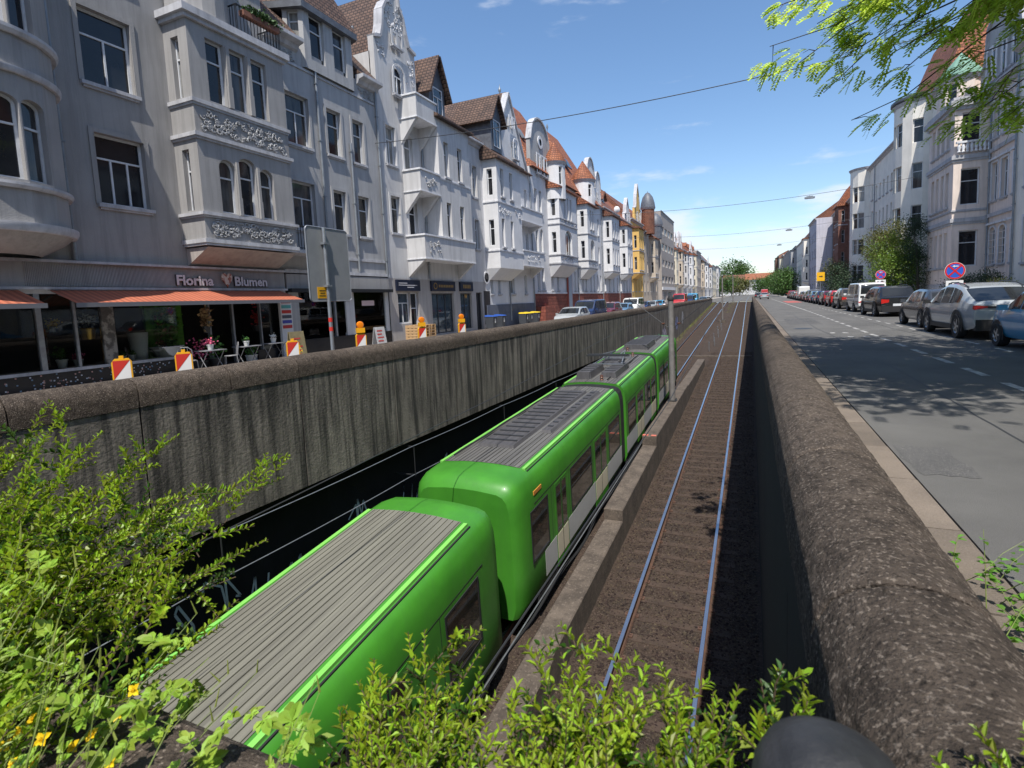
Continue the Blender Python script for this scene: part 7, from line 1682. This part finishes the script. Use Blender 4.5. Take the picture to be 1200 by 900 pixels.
celandine((-2.1, .4, .5), 'pale green celandine among the lower branches of the big shrub', 64, [P(-2.9, -1.2, .62)], 10, 14, lambda r_: P(r_.uniform(-3.0, -2.2), r_.uniform(-1.2, -.85), r_.uniform(.62, .85)))
# weed growing on the pavement strip by the coping
rr = random.Random(4); t = thing('weed', 'straggly green weed sprouting between coping and pavement strip', 'plant', (1.02, 2.95, .01)); lb, sb_ = MB(), MB()
for i in range(26):
    p0 = Vector((1.0 + rr.uniform(-.12, .2), 2.9 + rr.uniform(-.5, .5), .01)); p1 = p0 + Vector((rr.uniform(-.12, .28), rr.uniform(-.15, .25), rr.uniform(.08, .38)))
    sb_.tube([p0, (p0 + p1) / 2 + Vector((0, 0, .03)), p1], .0025, 4, .001)
    for k in range(9):
        q = p0.lerp(p1, rr.uniform(.3, 1)); leaf(lb, q, Vector((rr.gauss(0, 1), rr.gauss(0, 1), rr.uniform(0, .6))).normalized(), Z3, rr.uniform(.03, .05), rr.uniform(.022, .035))
lb.build('leaves', mat('weed_leaf', (.11, .26, .025), (.07, .18, .02), scale=9, rough=.5, island=.35, transl=((.2, .4, .03), .3)), t); sb_.build('stems', STEM_G, t)
t = thing('dry_twig', 'dry leafless twig weed in the pavement strip', 'plant', (.86, 3.3, .01)); sb_ = MB()
for i in range(14):
    p0 = Vector((.8 + rr.uniform(-.05, .15), 3.3 + rr.uniform(-.4, .4), .01)); sb_.tube([p0, p0 + Vector((rr.uniform(-.1, .1), rr.uniform(-.1, .1), rr.uniform(.06, .2)))], .002, 4, .001)
sb_.build('stems', STEM, t)

# ------------------------------------------------------------------ street tree over the right road (pinnate leaves)
LOC = mat('locust_leaflet', (.3, .42, .05), (.2, .32, .035), scale=1.2, rough=.45, island=.4, transl=((.6, .75, .1), .55))
BARK = mat('tree_bark', (.09, .07, .055), (.05, .04, .032), scale=8, rough=.9, bump=.6, bscale=40, stretch=(1, 1, .3))
tree = thing('locust_tree', 'street tree reaching feathery bright green branches over the right road', 'tree', (9.3, 6.5, .12))
rr = random.Random(17); lb, bb = MB(), MB()
def pinnate(p, d, up, L_=.24):
    n = 6; s_ = d.cross(up)
    if s_.length < 1e-3: s_ = d.orthogonal()
    s_.normalize()
    for k in range(n):
        q = p + d * L_ * (k + .7) / n - Z3 * L_ * .35 * (k / n) ** 2; w_ = .085 * (1 - .35 * abs(k / n - .4))
        for e in (-1, 1):
            a = (s_ * e + d * .5).normalized(); t_ = q + a * w_ - Z3 * .008; u_ = d * .03
            lb.add([q - u_ * .4, q + a * w_ * .5 + u_, t_, q + a * w_ * .5 - u_], ((0, 1, 2, 3),))
def clump(c, ext, n, dirv):
    c = Vector(c); dirv = Vector(dirv)
    for i in range(n):
        p = c + Vector((rr.gauss(0, ext[0]), rr.gauss(0, ext[1]), rr.gauss(0, ext[2])))
        d = (dirv + Vector((rr.gauss(0, .6), rr.gauss(0, .6), rr.gauss(-.15, .35)))).normalized(); pinnate(p, d, Z3)
def branch(p0, p1, r0, r1, n_cl, cl_n, ext, sag=.12, fr_=False):
    p0, p1 = Vector(p0), Vector(p1); ax = p1 - p0; pts = []; wv = Vector((rr.gauss(0, .14), rr.gauss(0, .14), rr.gauss(0, .1)))
    for i in range(9):
        t_ = i / 8; pts.append(p0 + ax * t_ + (wv * math.sin(t_ * 5.5) + Vector((rr.gauss(0, .04), rr.gauss(0, .04), rr.gauss(0, .03))) + Vector((0, 0, sag * ax.length * (t_ - t_ * t_) * 1.6))) * (1 if 0 < i < 8 else 0))
    bb.tube(pts, r0, 6, r1)
    cl_n = int(cl_n * (1.15 if fr_ else 1.9))
    for k in range(n_cl):
        t_ = .3 + .7 * (k + rr.random()) / n_cl; i = min(7, int(t_ * 8)); c = pts[i].lerp(pts[i + 1], t_ * 8 - i)
        tw = c + Vector((rr.gauss(0, .28), rr.gauss(0, .28), rr.gauss(-.08, .16))); bb.tube([c, (c + tw) / 2 + Vector((0, 0, .04)), tw], .008, 4, .003)
        clump(tw, ext, cl_n, ax.normalized())
fork = Vector((9.0, 6.8, 3.9))
bb.tube([(9.3, 6.5, .1), (9.28, 6.5, 1.2), (9.15, 6.6, 2.6), fork], .2, 12, .14)
def Q(dx, dz, y): return (dx * y, y, CAMH + dz * y)
limbA, limbB, limbC, limbD = Vector((6.2, 8.6, 6.3)), Vector((5.4, 6.6, 6.9)), Vector((7.0, 10.5, 6.0)), Vector((6.0, 11.0, 8.8))
for l_, r1 in ((limbA, .06), (limbB, .06), (limbC, .05), (limbD, .05)): bb.tube([fork, fork.lerp(l_, .5) + Vector((0, 0, .35)), l_], .1, 8, r1)
E_ = (.14, .14, .06)
# branches that reach into the picture
for s_, dx, dz, y, ncl, cn in ((limbA, .03, .41, 10.5, 9, 16), (limbA, .035, .47, 10.0, 7, 12), (limbA, .075, .375, 10.3, 6, 12), (limbA, .15, .27, 10.5, 7, 10), (limbA, .10, .43, 10.0, 8, 14), (limbA, .14, .37, 10.2, 7, 13), (limbB, .06, .47, 9.0, 8, 14), (limbB, .15, .44, 9.0, 8, 15), (limbA, .2, .36, 9.6, 7, 14), (limbA, .19, .31, 9.8, 6, 12), (limbC, .24, .29, 9.8, 7, 14), (limbC, .3, .25, 9.5, 8, 15), (limbC, .33, .27, 9.3, 8, 15), (limbC, .37, .25, 9.2, 7, 13), (limbB, .22, .42, 9.0, 8, 15), (limbB, .25, .38, 9.2, 7, 14), (limbC, .38, .3, 9.0, 7, 14), (limbC, .38, .26, 8.8, 7, 14), (limbA, .11, .32, 10.6, 4, 8), (limbB, .28, .44, 8.6, 6, 12)):
    branch(s_, Q(dx, dz, y), .026, .006, ncl, cn, E_, fr_=True)
# crown above and beside the frame
for i in range(112):
    s_ = rr.choice((limbA, limbB, limbC, limbD)); e = Vector((rr.uniform(1.8, 10.5), rr.uniform(3.5, 14.5), 0)); e.z = rr.uniform(6.0, 9.5) + .1 * e.x
    if e.y > 8 and (e.z - CAMH) / e.y < .5 and e.x / e.y < .42: e.z = CAMH + e.y * rr.uniform(.62, .78); s_ = limbD
    branch(s_, e, .03, .008, 5, 15, (.4, .4, .16))
bb.build('branches', BARK, tree, 50)
lb.build('crown', LOC, tree)
print('tree', len(lb.f))

# ------------------------------------------------------------------ other trees and hedges
def blob_tree(name, label, base, lobes, M, seed, leaf_n, size, trunk=None, group=None, cat='tree'):
    """lobes: (centre, radii). Leaves fill each lobe's shell in clumps, leaving gaps."""
    rr = random.Random(seed); t = thing(name, label, cat, base, group); lb, bb = MB(), MB()
    tot = sum(r_[0] * r_[1] + r_[1] * r_[2] + r_[0] * r_[2] for _, r_ in lobes)
    for c, r_ in lobes:
        c = Vector(c); n = int(leaf_n * (r_[0] * r_[1] + r_[1] * r_[2] + r_[0] * r_[2]) / tot)
        bb.tube([Vector(base), (Vector(base) + c) / 2 + Vector((0, 0, .2)), c], .06 * max(r_), 6, .02)
        for k in range(max(4, n // 26)):
            u = Vector((rr.gauss(0, 1), rr.gauss(0, 1), rr.gauss(0, 1))).normalized(); f = rr.uniform(.55, 1.08); cc = c + Vector((u.x * r_[0], u.y * r_[1], u.z * r_[2])) * f
            for q in range(26):
                p = cc + Vector((rr.gauss(0, 1), rr.gauss(0, 1), rr.gauss(0, .7))) * size * 2.2
                d = (u + Vector((rr.gauss(0, .7), rr.gauss(0, .7), rr.gauss(0, .7)))).normalized(); leaf(lb, p, d, (u + Z3).normalized(), size * rr.uniform(.8, 1.4), size * .6)
    lb.build('crown', M, t); bb.build('trunk', BARK, t, 50); return t
TL = mat('tree_leaf_light', (.15, .22, .03), (.09, .15, .02), scale=1.2, rough=.5, island=.4, transl=((.25, .36, .03), .25))
TO = mat('tree_leaf_olive', (.15, .15, .045), (.09, .1, .03), scale=1.2, rough=.5, island=.4, transl=((.2, .2, .04), .2))
TD = mat('tree_leaf_dark', (.03, .06, .022), (.02, .04, .016), scale=1.2, rough=.6, island=.4)
TM = mat('tree_leaf_mid', (.07, .14, .03), (.045, .09, .02), scale=1.0, rough=.5, island=.4, transl=((.12, .22, .03), .2))
blob_tree('garden_tree', 'light green bushy tree in front of the round bay house', (11.0, 50.5, .12), [((10.8, 50.5, 2.4), (1.7, 3.2, 1.8)), ((10.9, 51.8, 4.4), (1.5, 2.6, 1.5)), ((10.7, 48.8, 3.0), (1.4, 1.8, 1.6))], TL, 3, 9000, .14)
blob_tree('garden_tree', 'olive tinged tree with loose top behind the light green tree', (11.5, 56.5, .12), [((11.3, 56, 4.8), (1.5, 3.6, 2.0)), ((11.4, 59, 5.6), (1.4, 2.4, 1.3)), ((11.4, 54, 6.2), (1.2, 1.6, 1.2))], TO, 4, 7000, .14)
blob_tree('conifer', 'dark upright conifer beside the pink bay', (11.6, 46.9, .12), [((11.5, 47.5, 2.4), (.9, 1.3, 2.2)), ((11.5, 47.6, 4.8), (.75, 1.1, 1.6)), ((11.5, 48.4, 6.2), (.7, 1.4, .8))], TD, 5, 6000, .1)
blob_tree('hedge', 'dark green hedge with shrubs in the pink house garden', (12.0, 37.8, .12), [((12.0, 38.4, 1.1), (.8, 2.2, 1.0)), ((12.1, 36.0, 1.3), (.7, 1.4, .9)), ((12.0, 40.6, 1.2), (.7, 1.0, .9))], TD, 6, 5000, .09, cat='hedge')
blob_tree('flowering_shrub', 'yellow-green flowering shrub at the end of the hedge', (11.9, 34.0, .12), [((11.9, 34.2, 1.1), (.5, .8, .7))], mat('shrub_yellow', (.4, .32, .03), (.16, .2, .03), scale=5, rough=.5, island=.3), 7, 1500, .08, cat='shrub')
blob_tree('garden_tree', 'dark shrub tree before the far round bay house', (11.6, 82, .12), [((11.4, 80, 2.6), (1.6, 4, 2.2)), ((11.5, 86, 3.4), (1.5, 3.5, 2.4)), ((11.5, 76, 2.0), (1.2, 2.6, 1.6))], TD, 8, 5000, .18)
blob_tree('garden_tree', 'yellowish tree before the red brick house', (11.4, 91, .12), [((11.2, 91, 3.4), (1.5, 3, 2.4))], TO, 9, 3000, .18)
for i, (x, y, s_) in enumerate(((10.2, 175, 3.6), (10.4, 200, 3.8), (10.6, 228, 4.2), (10.8, 262, 4.2), (11, 300, 4.6), (11, 340, 5))):
    blob_tree('street_tree', 'mid green street tree far along the right pavement', (x, y, .12), [((x, y, s_ * 1.1), (s_ * .62, s_, s_ * .85)), ((x - .6, y + 2, s_ * 1.7), (s_ * .5, s_ * .7, s_ * .5))], TM, 20 + i, 2600, .5, group='street trees far along the right pavement')
for i, (x, y, s_, M) in enumerate(((-16, 330, 5, TM), (-24, 352, 6, TM), (-7, 372, 5, TO), (-30, 395, 8, TM), (-13, 400, 6, TM), (6, 392, 5, TM))):
    blob_tree('park_tree', ['round green park tree at the far end of the street', 'olive green park tree at the far end of the street'][M is TO], (x, y, 0), [((x, y, s_ * 1.2), (s_, s_, s_ * .8)), ((x + s_ * .5, y, s_ * 1.6), (s_ * .6, s_ * .6, s_ * .5))], M, 40 + i, 2600, .8, group=['park trees at the far end', 'olive park trees at the far end'][M is TO])
blob_tree('hill_tree', 'big rounded tree rising above the roofs at the end of the street', (-16, 520, 0), [((-16, 520, 21), (13, 9, 9)), ((-6, 520, 18), (9, 8, 7))], TM, 60, 4000, 1.5)
# weeds and grass along the far ballast edge
rr = random.Random(77); b = MB()
for i in range(2600):
    y = rr.uniform(40, 112); x = XLW + .05 + abs(rr.gauss(0, .22)) if rr.random() < .7 else -3.3 + rr.gauss(0, .3)
    if x > -6 and y < 85: continue
    z = railz(y) - .2; d = Vector((rr.gauss(0, .4), rr.gauss(0, .4), 1)).normalized() * rr.uniform(.08, .28); s_ = Vector((rr.gauss(0, 1), rr.gauss(0, 1), 0)).normalized() * .012
    p = Vector((x, y, z)); b.add([p - s_, p + s_, p + d], ((0, 1, 2),))
tag(b.build('grass_tufts', mat('trackside_grass', (.12, .17, .03), (.16, .15, .04), scale=3, rough=.7, island=.3)), 'thin grass growing along the ballast edge up the ramp', 'grass', kind='stuff')
